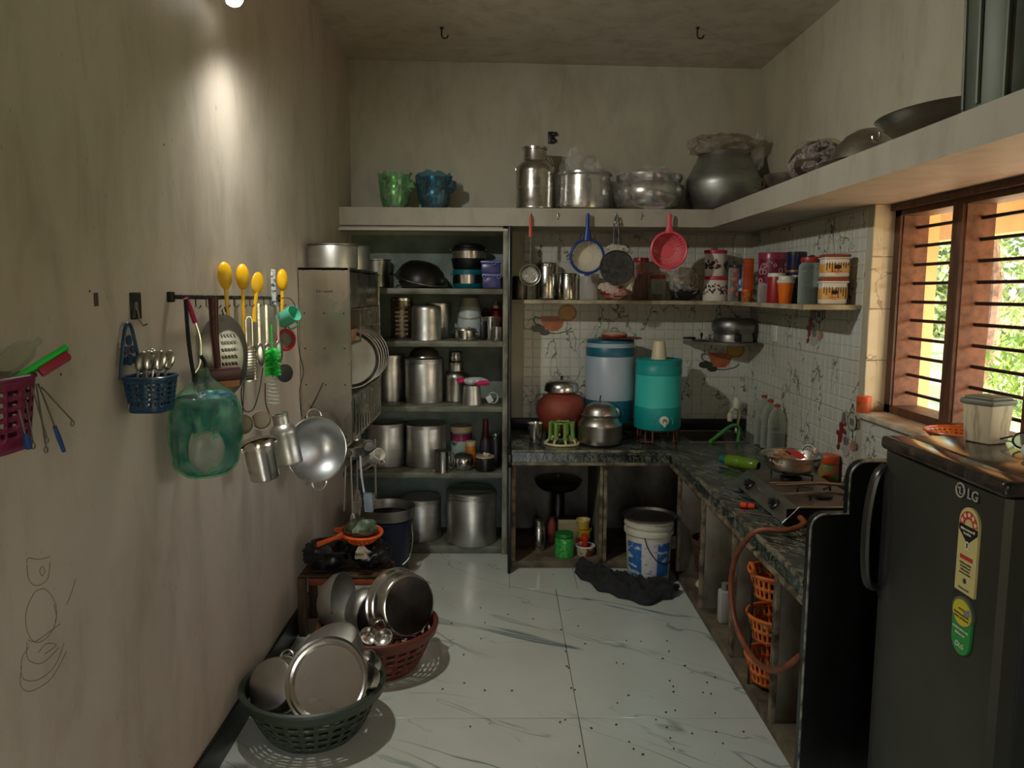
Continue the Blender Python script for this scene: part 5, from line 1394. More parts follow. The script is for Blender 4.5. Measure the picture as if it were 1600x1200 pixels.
solo('gas_lighter', 'orange kitchen lighter lying by the stove front', 'lighter', MB().rbox(-.03,.0,-.014,.014,0,.022,.006).rbox(.004,.034,-.012,.012,0,.020,.006).box(-.004,.006,-.006,.006,.004,.014), pl('lighter_orange', 222,62,26), (1.09, 3.40, ZW+.001), (0,0,R(-25)))
for k in range(2):
    solo('steel_skewer', ['thin steel skewer touching the orange lighter by the stove', 'thin steel skewer lying apart from the lighter, towards the granite screen'][k], 'skewer', MB().tube([(0,0,.004),(.115,-.08,.004)], .0035, 6), ST, (1.06, 3.34-.028*k, ZW), group='skewers in front of the stove')
bt = thing('green_bottle', 'green plastic bottle with teal cap lying on the worktop', 'bottle', tuple(Vector((1.305, 4.17, ZW+.034))), (0, R(90), R(-50)))
obj('body', MB().lathe([(0,-.10),(.028,-.10),(.033,-.09),(.034,-.02),(.031,-.01),(.034,.0),(.034,.06),(.028,.085),(.02,.095)], 28), pl('bottle_green', 96,128,30, .25), bt)
obj('cap', MB().lathe([(.02,-.10),(.024,-.10),(.024,-.14),(0,-.142)], 24), pl('cap_teal', 16,92,88), bt)
solo('gas_hose', 'orange rubber gas hose looping from the stove down the counter', 'hose', MB().tube(curve([(1.21,3.105,.795),(1.20,3.03,.79),(1.12,2.98,.778),(1.02,3.02,.764),(.975,3.06,.70),(.965,3.14,.60),(.962,3.17,.47),(.962,3.10,.36),(.965,2.98,.315),(.975,2.83,.305),(.985,2.68,.35),(.995,2.57,.43),(1.02,2.535,.48)], 6), .0115, 10), mat('hose_orange', S(128,70,40), .5, 0, S(100,50,30), 12))

# ------------------------------------------------------------------ under the worktop
ZP = .045
def under(u0, u1, vt, y): return fit(u0, u1, vt, y, ZP)
x, r, h = under(830, 854, 812, 4.92)
t = thing('steel_flask', 'slim steel flask with bail handle under the worktop', 'flask', (x, 4.92, ZP))
obj('body', MB().lathe([(0,0),(.95,0),(1,.02),(1,.70),(.85,.78),(.8,.80)], 28, r=r*.8, h=h), ST, t)
obj('cap', MB().lathe([(.8,.80),(.85,.81),(.85,.97),(.7,1),(0,1)], 24, r=r*.8, h=h), DK, t)
obj('bail', MB().tube(curve([(-r*.85,0,h*.72),(-r*.6,-r,h*.35),(r*.2,-r*1.0,h*.12),(r*.7,-r*.8,h*.3),(r*.85,0,h*.72)], 5), .002, 6), WIRE, t)
t = thing('black_pan', 'black lidded pan on a dark pedestal deep under the worktop', 'pan', (at(872,790,y=5.2).x, 5.215, ZP))
obj('pedestal', MB().lathe([(0,0),(.06,0),(.06,.02),(.045,.05),(.045,.30),(.08,.33),(0,.33)], 28), BLACK, t)
obj('pan', MB().lathe([(0,.33),(.12,.33),(.150,.36),(.158,.385),(.162,.39),(.10,.405),(0,.41)], 40), IRON, t)
obj('knob', MB().lathe([(0,.405),(.012,.405),(.012,.43),(0,.432)], 12), pl('knob_brown', 120,70,44), t)
t = jar('green_jar', 'bright green dimpled jar with green lid under the worktop', 867, 897, 832, 4.80, ZP, mat('jar_green', S(64,176,70), .2, 0, S(40,130,50), 70, lo=.45, hi=.6, bmp=.8, bsc=70), pl('jar_green_lid', 30,116,48), None, .82, .95)
x, r, h = under(900, 929, 852, 4.82)
t = thing('printed_tub', 'open white tub with brown print under the worktop', 'tub', (x, 4.82, ZP))
obj('body', MB().lathe(openp([(0,0),(.82,0),(.85,.02),(.96,.95),(.98,1)], .05), 32, r=r, h=h), mat('tub_print', S(196,180,152), .5, 0, S(104,50,36), 14, lo=.5, hi=.55), t)
obj('rim', MB().tube([(r*1.0*math.cos(R(a)), r*math.sin(R(a)), h) for a in range(0,360,12)], .005, 6, closed=True), WHITEP, t)
solo('red_cap', 'little orange-red cap poking out of the open tub', 'bottle', MB().lathe([(0,0),(.016,0),(.020,.07),(.024,.075),(.024,.095),(.016,.10),(0,.10)], 20), pl('cap_orange_red', 196,52,26), (x-.004, 4.825, ZP+.032))  # a loose cap set upright in the tub, not a bottle
x, r, h = under(900, 922, 838, 4.96)
t = thing('red_stack', 'short red tin under the yellow tubs', 'tin', (x, 4.96, ZP)); 
obj('body', MB().lathe(CYL, 28, r=r, h=h), pl('stack_red', 140,26,26), t); obj('top', MB().lathe([(0,1),(1.02,.99),(1.02,1.02),(0,1.03)], 28, r=r, h=h), pl('stack_green', 60,130,80), t)
z1 = ZP+h*1.035
solo('yellow_tub', 'lower yellow ice-cream cup on the red tin', 'cup', MB().lathe(openp([(0,0),(.8,0),(1,.85),(1.06,.88),(1.06,1)], .05), 28, r=r*.95, h=.05), pl('cup_yellow', 200,166,30), (x+.008, 4.955, z1))
solo('yellow_tub', 'upper pale-rimmed yellow cup nested on the lower yellow cup', 'cup', MB().lathe(openp([(0,0),(.8,0),(1,.8),(1.06,.84),(1.06,1)], .05), 28, r=r*.95, h=.062), mat('cup_pale', S(196,178,110), .4, 0, S(206,160,40), 5), (x, 4.965, z1+.0505))
x, r, h = under(872, 905, 808, 5.07)
t = thing('cream_carton', 'cream carton with open flaps behind the green jar', 'carton', (x, 5.07, ZP))
obj('body', MB().rbox(-r,r,-.06,.06,0,h*.9,.004), mat('carton', S(150,140,104), .7, 0, S(110,96,64), 7), t)
obj('flap', MB().box(-r,r,-.064,-.060,h*.84,h), MATS['carton'], t)
x, r, h = under(856, 869, 806, 5.08)
solo('terracotta_bottle', 'slim terracotta coloured bottle between flask and carton', 'bottle', MB().lathe([(0,0),(.95,0),(1,.03),(1,.7),(.6,.85),(.6,.97),(.7,1),(0,1)], 20, r=r, h=h), pl('bottle_rust', 120,54,34, .6), (x, 5.08, ZP))

# bucket with steel tray
bu = thing('paint_bucket', 'white plastic paint bucket with worn blue label on the floor', 'bucket', (.868, 4.50, 0))
obj('body', MB().lathe(openp([(0,0),(.115,0),(.12,.006),(.135,.30),(.146,.302),(.146,.322),(.137,.325),(.138,.345),(.146,.347),(.146,.358),(.138,.36),(.139,.385)], .004, .004), 48), mat('bucket_white', S(206,202,184), .4, 0, S(176,170,148), 5), bu)
LB = mat('bucket_label', S(36,96,160), .45, 0, S(190,192,186), 16, (1,1,2), .55, .6, det=6)
obj('label_panel', MB().lathe([(.1235,.06),(.1335,.26)], 20, a0=R(-165), a1=R(-118)), LB, bu)
obj('label_panel', MB().lathe([(.1235,.06),(.1335,.26)], 20, a0=R(-117), a1=R(-78)), mat('bucket_label2', S(196,192,190), .45, 0, S(104,110,130), 24, (1,1,2), .58, .64, det=6), bu)
obj('label_panel', MB().lathe([(.1235,.06),(.1335,.26)], 20, a0=R(-77), a1=R(-35)), LB, bu)
obj('bail', MB().tube(curve([(-.05,-.139,.30),(-.03,-.146,.24),(.02,-.146,.17),(.08,-.125,.14),(.125,-.06,.15)], 5), .003, 6), WIRE, bu)
solo('steel_tray', 'round grey steel tray covering the paint bucket', 'tray', MB().lathe([(0,0),(.145,0),(.158,.014),(.163,.014),(.149,-.003),(0,-.003)], 48), DK, (.868, 4.50, .3885))
t = thing('wicker_bin', 'brown woven plastic bin in the counter opening behind the bucket', 'bin', (1.19, 4.30, .13))
BRW = mat('brown_plastic', S(78,44,34), .6)
obj('weave', MB().grid(44, 12, lambda u, v: ((.085+.03*v)*math.cos(2*PI*u), (.085+.03*v)*math.sin(2*PI*u), .19*v), wu=True, skip=lambda i, j: (i+j) % 2 == 1 and 0 < j < 11 and i % 2 == 0), BRW, t, solid=.004)
obj('base', MB().lathe([(0,0),(.086,0),(.086,.004),(0,.004)], 30), BRW, t)
obj('rim', MB().tube([(.116*math.cos(R(a)), .116*math.sin(R(a)), .19) for a in range(0,360,10)], .005, 6, closed=True), BRW, t)
solo('cream_stool', 'cream plastic stool leg block under the brown woven bin', 'stool', MB().lathe([(0,0),(.085,0),(.08,.01),(.06,.04),(.065,.075),(.085,.083),(0,.084)], 28), CREAMP, (1.19, 4.30, ZP))
t = thing('white_bottle', 'white plastic bottle standing inside the counter opening', 'bottle', (1.125, 3.80, ZP))
obj('body', MB().rbox(-.03,.03,-.03,.03,0,.17,.01,2), pl('bottle_white', 168,168,156), t)
obj('cap', MB().lathe([(0,.17),(.018,.17),(.018,.205),(0,.207)], 18), pl('cap_grey', 120,120,112), t)
# orange three-tier vegetable stand
ORB = pl('orange_basket', 206,104,34, .4)
t = thing('vegetable_stand', 'orange plastic three-tier vegetable stand inside the counter base', 'stand', (1.165, 3.17, ZP))
for z in (.02, .205, .39):
    def f(u, v, z=z):
        a = 2*PI*u; rr = .10+.022*v; return (rr*math.cos(a), rr*math.sin(a), z+.105*v)
    obj('basket', MB().grid(60, 7, f, wu=True, skip=lambda i, j: i % 2 == 1 and j in (1,2,4,5)), ORB, t, solid=.003)
    obj('floor_disc', MB().lathe([(0,z),(.10,z),(.10,z+.004),(0,z+.004)], 36), ORB, t)
    obj('rim', MB().tube([(.124*math.cos(R(a)), .124*math.sin(R(a)), z+.105) for a in range(0,360,8)], .007, 8, closed=True), ORB, t)
for a in (60, 180, 300):
    obj('post', MB().tube([(.112*math.cos(R(a)), .112*math.sin(R(a)), 0), (.112*math.cos(R(a)), .112*math.sin(R(a)), .52)], .006, 8), BLACK, t)
obj('handle', ring_handle((-.12,0,.50), .03, .008, 'yz', 0, 180, 12), ORB, t)
for k, (dx, dy, z, c, n, l) in enumerate(((-.03,-.03,.394,(74,36,58),'onion','purple onion in the top basket of the orange stand'), (.045,.0,.209,(150,122,84),'potato','brown potato in the middle orange basket, beside a paler one'), (-.045,.0,.209,(172,140,100),'potato','pale potato in the middle orange basket, beside a browner one'), (.0,-.02,.024,(150,90,50),'potato','red-brown potato in the bottom orange basket'))):
    b = MB().ball((0,0,.032), .032, 20, 12, 1, .9, 1.0)
    if n == 'onion': b.tube([(0,0,.062),(.003,0,.078)], [.008,.002], 8)
    else: b.v = [(p[0]*1.25+.004*math.sin(p[2]*90), p[1]+.003*math.sin(p[0]*70), p[2]*.9) for p in b.v]
    solo(n, l, n, b, mat('veg%d' % k, S(*c), .6, 0, S(*[int(q*.7) for q in c]), 25), (1.165+dx, 3.17+dy, ZP+z+.001))

# black cloth on the floor
def cloth(u, v):
    a = at(905,889,z=0); b_ = at(1056,930,z=0); m_ = at(960,930,z=0)
    cx = (1-u)**2*a.x+2*u*(1-u)*(m_.x+.0)+u*u*b_.x; cy = (1-u)**2*a.y+2*u*(1-u)*m_.y+u*u*b_.y
    w = .055+.085*math.sin(PI*min(1, u*1.05+.05))**.7+.05*math.exp(-((u-.72)/.18)**2)
    s = (v-.5)*2
    e = max(1-s*s, 0)
    z = .004+.036*e**.6*(.55+.45*math.sin(PI*u)**.5)*(1+.35*math.sin(u*23+s*3)+.3*math.sin(u*11-s*5.5))+e*(.016*abs(math.sin(s*7+u*15))+.012*abs(math.sin(u*31-s*6))+.006*math.sin(s*21+u*9))
    q = Vector((u*9, s*2.4, 3.1))
    z += e*(.050*(.42-abs(mnoise.noise(q)))+.022*(.4-abs(mnoise.noise(q*2.3))))
    w2 = w*(1+.35*mnoise.noise(Vector((u*7, 1.3+s, 0))))
    px, py = cx+.035*s+.02*mnoise.noise(Vector((u*8, s*3, 9))), min(cy+s*w2+.02*mnoise.noise(Vector((u*9, s*2, 5))), 4.692)
    dx, dy = px-.868, py-4.50        # the cloth is bunched up against the bucket
    dd = math.hypot(dx, dy)
    if dd < .146: px, py = .868+dx/dd*.146, 4.50+dy/dd*.146
    return (px, py, max(z, .003+.002*e))
solo('floor_cloth', 'crumpled black cloth lying on the floor by the bucket', 'cloth', MB().grid(110, 44, cloth), mat('black_cloth', S(36,36,36), .95, 0, S(26,26,26), 40), angle=60, solid=.004)
# ------------------------------------------------------------------ dish rack on the left wall
RX0, RX1, RY0, RY1, RZ0, RZ1 = XL, -.765, 3.955, 4.90, .935, 1.811
rk = thing('dish_rack', 'wall-mounted steel dish rack with a scratched end panel', 'dish rack', (-.9, 4.4, 1.3))
SH = mat('sheet_steel', (.56,.54,.49), .20, 1, (.42,.36,.28), 5, (1,1,.5), .4, .75, .06, 9, rvar=.16)
ab('end_panel', rk, MB().rbox(RX0+.004,RX1,RY0,RY0+.004,RZ0,RZ1,.001,1), SH)
ab('end_panel', rk, MB().rbox(RX0+.004,RX1,RY1-.004,RY1,RZ0,RZ1,.001,1), SH)
ab('top_tray', rk, MB().box(RX0+.004,RX1,RY0,RY1,RZ1-.012,RZ1), SH)
ab('shelf_tray', rk, MB().box(RX0+.004,RX1,RY0+.004,4.245,1.425,1.432), DK)
ab('shelf_tray', rk, MB().box(RX0+.004,RX1,RY0+.004,RY1-.004,1.60,1.606), DK)
ab('shelf_tray', rk, MB().box(RX0+.004,RX1,RY0+.004,RY1-.004,1.16,1.166), DK)
ab('front_panel', rk, MB().rbox(RX1-.006,RX1,RY0+.03,RY1-.01,1.61,RZ1-.02,.002,1), SH)
ab('frame', rk, MB().tube([(RX1,RY0,RZ0),(RX1,RY0,RZ1)], .005, 6).tube([(RX1,RY1,RZ0),(RX1,RY1,RZ1)], .005, 6).tube([(RX1,RY0,RZ0),(RX1,RY1,RZ0)], .006, 6).tube([(RX1,RY0,1.16),(RX1,RY1,1.16)], .005, 6).tube([(RX1,RY0,1.43),(RX1,4.245,1.43)], .005, 6).tube([(RX1,4.245,1.43),(RX1,4.245,1.60)], .005, 6).tube([(RX1,4.245,1.50),(RX1,RY1,1.50)], .005, 6), SH)
barm = MB().tube([(0,0,0),(0,0,.225)], .0055, 6).mesh('wire_bar', ST)
bar2 = MB().tube([(0,0,0),(0,0,.102)], .0055, 6).mesh('wire_bar', ST)
for k in range(11):
    o = obj('wire_bar', barm, None, rk); o.location = Vector((RX1, RY0+.04+k*.085, RZ0))-Vector(rk.location)
for k in range(7):
    o = obj('wire_bar', bar2, None, rk); o.location = Vector((RX1, RY0+.38+k*.082, 1.50))-Vector(rk.location)
rv = MB().lathe([(.004,0),(.003,.0015),(0,.002)], 8).mesh('rivet', IRON)
for x in (.03, .128, .226):
    for z in (1.80, 1.585, 1.41, 1.225, .96):
        o = obj('rivet', rv, None, rk, rot=(R(90),0,0)); o.location = Vector((RX0+x, RY0-.0002, z))-Vector(rk.location)
dash_print('maker_mark', 7, .010, Vector((RX0+.135, RY0-.0004, 1.693))-Vector(rk.location), mat('mark_dark', S(60,54,44), .5), rk)
for y in (RY0+.05, RY1-.05):
    ab('bracket', rk, MB().tube([(RX1-.005,y,RZ0),(XL+.006,y,RZ0-.24)], .009, 4, flat=.3), DK)
# plates standing in the rack
for k in range(5):
    y = 4.283+.082*k
    solo('steel_plate', ['first','second','third','fourth','fifth'][k]+' steel thali behind the end panel, on edge in the dish rack', 'plate', MB().lathe([(0,0),(.135,0),(.152,.018),(.158,.018),(.14,-.003),(0,-.003)], 44), ST if k % 2 else DK, (-.828, y, 1.167+.158), (R(82), 0, R(14)), group='plates in the dish rack')
for k in range(2):
    solo('red_cup', ['small red and white cup on the rack shelf, next to its end panel', 'small red and white cup on the rack shelf, behind its twin'][k], 'cup', MB().lathe(openp([(0,0),(.025,0),(.034,.06),(.035,.065)], .003), 24), mat('cup_red', S(170,66,40), .4, 0, S(190,170,140), 8, (1,1,2)), (-.81, 4.12+.085*k, 1.433), group='red cups in the dish rack')
solo('steel_bowl', 'steel bowl lying in the lower wires of the dish rack', 'bowl', MB().lathe(openp([(0,0),(.04,0),(.07,.025),(.085,.06)], .003), 32), DK, (-.87, 4.32, RZ0+.09), (R(78), 0, R(10)))
solo('glass_tumbler', 'clear glass tumbler behind the wires of the dish rack', 'glass', MB().lathe(openp([(0,0),(.028,0),(.034,.10)], .003), 24), GLASS, (-.83, 4.06, 1.167))
# pots on top of the rack
t = thing('flat_pot', 'wide dented aluminium pot on top of the dish rack', 'pot', (-.878, 4.13, RZ1))
obj('body', MB().lathe([(0,0),(.97,0),(1,.03),(1,.86),(.97,.95)], 44, r=.125, h=.125), AL, t)
obj('lid', MB().lathe([(1.03,.93),(1.03,.98),(.98,1.0),(.9,1.02),(0,1.06)], 44, r=.125, h=.125), DK, t)
t = thing('flat_pot', 'second aluminium pot on the dish rack, behind the wide dented one', 'pot', (-.88, 4.50, RZ1))
obj('body', MB().lathe(openp([(0,0),(.97,0),(1,.03),(1,.96),(1.03,1.0)], .03), 44, r=.128, h=.135), AL, t)
# under the rack
t = thing('hanging_pan', 'dark steel pan with a domed lid hanging below the dish rack', 'pan', (-.83, 4.32, .848))
obj('pan', MB().lathe([(0,-.07),(.08,-.07),(.10,-.05),(.105,0)], 32), DK, t)
obj('lid', MB().lathe([(.108,0),(.10,.012),(.05,.03),(.045,.05),(.03,.075),(0,.085)], 32), ST, t)
def hung(name, label, cat, u, v, y, rz=-20): 
    p = at(u, v, y=y); return thing(name, label, cat, tuple(p), (0,0,R(rz))), p
def hk(t, z=0): obj('hook', MB().tube([(0,0,z)]+[(0,.010*math.cos(R(a)),z+.012+.010*math.sin(R(a))) for a in range(-90,150,30)], .002, 5), WIRE, t)
YK = 3.99
t, p = hung('steel_rod', 'thin steel roasting rod hanging under the dish rack', 'rod', 540, 728, YK); hk(t)
obj('rod', MB().tube([(0,0,0),(-.015,0,-.24)], .004, 6, flat=.5), AL, t)
t, p = hung('long_spoon', 'long narrow steel spoon hanging lowest under the dish rack', 'spoon', 548, 712, YK-.02); hk(t)
obj('stem', MB().tube([(0,0,0),(.004,0,-.30)], .0045, 6, flat=.5), AL, t)
obj('bowl', MB().ball((.005,0,-.345), .02, 14, 8, .8, .35, 2.2), AL, t)
t, p = hung('broad_turner', 'broad steel turner hanging between the long spoon and spatula', 'turner', 558, 718, YK); hk(t)
obj('stem', MB().tube([(0,0,0),(-.004,0,-.17)], .005, 6, flat=.5), ST, t)
obj('blade', MB().prism([(-.012,-.16),(.012,-.16),(.026,-.22),(.012,-.31),(-.03,-.31),(-.032,-.22)], -.0015, .0015, 'y'), ST, t)
t, p = hung('pale_spatula', 'pale blue-grey spatula with white stem under the dish rack', 'spatula', 563, 712, YK-.04); hk(t)
obj('stem', MB().tube(curve([(0,0,0),(.004,0,-.10),(.018,0,-.19)], 5), .0055, 8, flat=.6), pl('spat_white', 178,184,196), t)
obj('blade', MB().rbox(-.024,.024,-.003,.003,-.29,-.19,.008,2), pl('spat_blue', 128,144,152), t, (.026,0,0), (0, R(-4), 0))
t, p = hung('steel_ladle', 'round steel ladle hanging on the far side under the rack', 'ladle', 586, 706, 4.25); hk(t)
obj('stem', MB().tube([(0,0,.07),(0,0,-.24)], .006, 6, flat=.5), AL, t)
obj('bowl', MB().lathe(openp([(0,0),(.4,.03),(.8,.3),(1,1)], .06), 28, r=.045, h=.045), ST, t, (-.02,0,-.285), (0, R(-25), 0))
def mug(label, u, v, y, r, h, m, rot, mi=None, group=None, hn=True):
    p = at(u, v, y=y)
    t = thing('mug', label, 'mug', tuple(p), rot, group=group)
    obj('body', MB().lathe(openp([(0,-.5),(.92,-.5),(.98,-.46),(1,.5)], .06), 32, r=r, h=h), m, t)
    if hn: obj('handle', MB().tube([(r*.95,0,h*.3),(r*1.5,0,h*.3),(r*1.55,0,-h*.05),(r*1.4,0,-h*.28),(r*.95,0,-h*.28)], .004, 6), m, t)
    return t
mug('white enamel mug tilted on its hook under the dish rack', 588, 713, 4.15, .034, .075, WHITEP, (R(40), R(50), 0))
mug('steel mug hanging tilted under the dish rack beside the white one', 571, 724, 4.12, .033, .08, ST, (R(20), R(55), R(20)))
mug('small dark steel mug hanging nearest the rack bracket', 577, 697, 4.2, .03, .07, DK, (R(70), R(20), 0))

# ------------------------------------------------------------------ floor corner below the rack
t = thing('blue_tub', 'dark blue bucket with wire bail under the dish rack', 'bucket', (-.70, 4.66, 0))
obj('body', MB().lathe(openp([(0,0),(.12,0),(.125,.01),(.15,.31),(.158,.315),(.158,.33)], .005), 44), pl('tub_blue', 18,28,62), t)
obj('bail', MB().tube(curve([(.152,-.02,.30),(.165,-.06,.22),(.15,-.10,.12),(.11,-.13,.08)], 5), .003, 6), AL, t)
t = thing('black_skillet', 'shallow black pan with a bright rim on the blue bucket', 'pan', (-.69, 4.66, .331))
obj('pan', MB().lathe(openp([(0,0),(.8,0),(.95,.1),(1,1)], .03, .08), 44, r=.165, h=.075), DK, t)
obj('black_lining', MB().lathe([(0,.008),(.125,.008),(.15,.02)], 40), IRON, t)
p = at(617, 866, z=0)
t = thing('green_packet', 'small green packet with a yellow top by the drums', 'packet', (-.62, 4.80, 0), (0,0,R(10)))
obj('body', MB().rbox(-.024,.024,-.018,.018,0,.065,.004), pl('packet_green', 30,72,44), t)
obj('top', MB().rbox(-.03,.03,-.018,.018,.065,.082,.004), pl('packet_yellow', 168,128,66), t)
t = thing('low_stool', 'low wooden rack with an orange rail beside the plaster wall', 'stool', (-.78, 3.838, 0))
WD = mat('old_wood', S(86,64,40), .7, 0, S(46,36,24), 9, (3,3,.6))
WO = mat('orange_wood', S(160,78,40), .6, 0, S(104,54,30), 10)
for sx in (-.20, .20):
    for sy in (-.10, .12): obj('leg', MB().rbox(sx-.02,sx+.02,sy-.018,sy+.018,0,.30,.004), WD, t)
obj('rail', MB().rbox(-.17,.17,-.112,-.092,.262,.296,.004), WO, t)
obj('rail', MB().rbox(-.18,.18,.11,.13,.26,.296,.004), WD, t)
for k in range(4): obj('slat', MB().rbox(-.21,.21,-.115+.062*k,-.065+.062*k,.301,.315,.003), WD, t)
BK = mat('black_poly', S(18,18,18), .3, 0, S(34,34,36), 12, bmp=.9, bsc=22)
for k, (dx, dy, sx, sy, sz, l) in enumerate(((-.10,.0,.11,.10,.075,'black plastic bag slumped on the low rack against the wall'), (.12,.03,.10,.09,.07,'grey-black plastic bag on the low rack beside the drums'))):
    b = MB(); crumple(b, (0,0,sz), sx, sy, sz, 80+k, .13, 30, 16)
    solo('black_bag', l, 'bag', b, BK, (-.78+dx, 3.82+dy, .318), angle=45)
k = MB(); crumple(k, (0,0,.02), .035, .02, .03, 88, .4, 10, 7)
solo('twine_knot', 'frayed pale twine knot on the black bags', 'twine', k, mat('twine', S(150,140,116), .9), (-.675, 3.700, .415), angle=10)
def open_strainer():
    t = thing('orange_strainer', 'orange plastic strainer with a handle holding a bag of greens', 'strainer', (-.700, 3.80, .462), (R(6), 0, R(35)))
    OP = pl('strainer_orange', 214,88,24)
    seg, rows = 48, 8
    obj('bowl', MB().grid(seg, rows, lambda u, v: ((.05+.05*v**.6)*math.cos(2*PI*u), (.05+.05*v**.6)*math.sin(2*PI*u), .05*v), wu=True, skip=lambda i, j: i % 2 and j % 2 and j < 7), OP, t, solid=.003)
    obj('base', MB().lathe([(0,0),(.05,0),(.05,.003),(0,.003)], 32), OP, t)
    obj('rim', MB().tube([(.103*math.cos(R(a)), .103*math.sin(R(a)), .052) for a in range(0,360,8)], .007, 8, closed=True), OP, t)
    obj('handle', MB().tube([(-.10,-.0,.052),(-.14,-.008,.047),(-.235,-.02,.036)], [.02,.012,.014], 10, flat=.45), OP, t)
    obj('ear', MB().tube([(-.075,.075,.052),(-.10,.085,.054),(-.108,.065,.054),(-.095,.045,.052)], .006, 8), OP, t)
    b = MB(); crumple(b, (.005,0,.066), .075, .07, .038, 91, .2, 16, 9)
    g = solo('bag_of_greens', 'clear plastic bag of dark greens in the orange strainer', 'bag', b, mat('greens', S(66,82,58), .5, 0, S(120,132,112), 20), (-.700, 3.80, .468), angle=12)
open_strainer()

# ------------------------------------------------------------------ baskets of washed vessels on the floor
def floor_basket(name, label, loc, r0, r1, h, m, seg=84, rows=12):
    t = thing(name, label, 'basket', loc)
    lattice_bowl(t, r0, r1, h, m, seg, rows, .004, 1, .012, lambda i, j: (i % 3 != 0) and j in (2,4,6,8) )
    obj('band', MB().lathe([(r0+(r1-r0)*.86,h*.82),(r1+.004,h*.84),(r1+.012,h+.006),(r1+.004,h+.008),(r1-.004,h*.98)], seg), m, t)
    return t
def vec(v): return Vector(v).to_track_quat('Z', 'Y').to_euler()
gb = floor_basket('green_basket', 'dark green round lattice basket of washed pans on the floor', (-.725, 2.90, 0), .165, .265, .195, pl('olive_plastic', 50,60,46, .42))
rb = floor_basket('brown_basket', 'red-brown round lattice basket of washed pans on the floor', (-.560, 3.430, 0), .165, .262, .20, pl('rust_plastic', 96,44,30, .42))
# in the green basket
p = at(513, 1064, y=2.822)
solo('steel_paraat', 'broad shiny steel plate with ringed rim standing in the green basket', 'plate',
     MB().lathe([(0,0),(.085,0),(.128,.004),(.133,.022),(.142,.026),(.150,.024),(.158,.03),(.160,.026),(.150,.016),(.136,-.004),(0,-.006)], 56), ST, (p.x, p.y, p.z), vec((-.12,-.86,.5)))
p = at(417, 1068, y=2.85)
t = thing('upturned_pan', 'small worn pan leaning bottom out in the green basket', 'pan', (p.x+.01, p.y, p.z), vec((-.30,-.80,.50)))
obj('pan', MB().lathe([(0,0),(.082,0),(.094,-.006),(.10,-.03),(.104,-.075),(.108,-.075),(.108,-.08)], 44), AL, t)
obj('rim', MB().tube([(.107*math.cos(R(a)), .107*math.sin(R(a)), -.078) for a in range(0,360,10)], .004, 6, closed=True), ST, t)
lu = Euler(t.rotation_euler).to_matrix().transposed() @ Vector((0,0,1)); ha = math.degrees(math.atan2(lu.y, lu.x))
obj('handle', ring_handle((.10*math.cos(R(ha)),.10*math.sin(R(ha)),-.07), .03, .004, 'xy', ha-90, ha+90), ST, t)
p = at(517, 1003, y=3.02)
t = thing('upturned_pot', 'brushed aluminium pot lying bottom up in the green basket', 'pot', (p.x-.005, p.y-.01, p.z+.02), vec((-.22,-.22,.93)))
obj('pot', MB().lathe([(0,.0),(.098,0),(.11,-.008),(.115,-.025),(.118,-.125),(.122,-.13)], 48), AL, t)
for k, (u, v, y) in enumerate(((594,1042,2.955), (592,1064,2.861))):
    p = at(u, v, y=y)
    solo('steel_bowl', ['small steel bowl standing against the ringed plate', 'small steel bowl tucked at the green basket rim'][k], 'bowl', MB().lathe(openp([(0,0),(.5,0),(.8,.2),(.97,.7),(1,1)], .05), 32, r=.055, h=.05), ST, (p.x-.02, p.y, p.z), vec((-.55,-.5,.5)))
solo('blue_scrubber', 'bit of blue scrubber between the pans in the green basket', 'scrubber', crumple(MB(), (0,0,0), .027, .027, .027, 95, .2), pl('scrub_blue', 34,44,92), at(474, 1036, y=2.90), angle=12)
# in the brown basket
p = at(640, 946, y=3.42)
t = thing('steel_dekchi', 'large steel pan with dark burnt base leaning out of the brown basket', 'pan', (p.x, p.y, p.z), vec((.62,-.70,.22)))
obj('wall', MB().lathe([(.128,0),(.136,-.004),(.141,-.012),(.146,-.07),(.152,-.074),(.150,-.08),(.158,-.10),(.165,-.104),(.165,-.108)], 56), ST, t)
obj('base', MB().lathe([(0,.002),(.122,.002),(.128,0)], 56), mat('burnt_base', S(74,72,66), .38, .8, S(48,46,42), 7), t)
p = at(572, 950, y=3.50)
t = thing('steel_handi', 'rounded grey pot lying on its side in the brown basket', 'pot', (p.x, p.y, p.z-.01), vec((.72,-.5,-.05)))
obj('pot', MB().lathe([(0,-.075),(.06,-.072),(.092,-.046),(.106,0),(.102,.03),(.098,.036),(.103,.044),(.105,.048)], 44), AL, t)
p = at(533, 940, y=3.47)
t = thing('deep_bowl', 'brushed aluminium bowl on edge against the wall in the brown basket', 'bowl', (p.x, p.y, p.z-.01), vec((.93,-.2,.15)))
obj('bowl', MB().lathe(openp([(0,-.10),(.05,-.098),(.10,-.07),(.135,-.02),(.142,.015)], .003), 48), AL, t)
p = at(603, 1000, y=3.30)
for k, (dx, dy, l) in enumerate(((0,0,'little steel lid lying on top in the brown basket'), (-.085,.02,'little steel cup lying in the brown basket beside the lid'))):
    solo('steel_katori', l, 'cup', MB().lathe(openp([(0,0),(.6,0),(.85,.2),(1,1)], .06), 28, r=.042, h=.04), ST, (p.x+dx, p.y+dy, p.z-.01), vec((-.2+.5*k,-.5,.7)))
solo('steel_tongs', 'bent wire tongs poking up in the brown basket', 'tongs', MB().tube(curve([(0,0,0),(.03,0,.06),(.06,.01,.07),(.08,.02,.02)], 5), .004, 6), ST, at(575, 995, y=3.30))

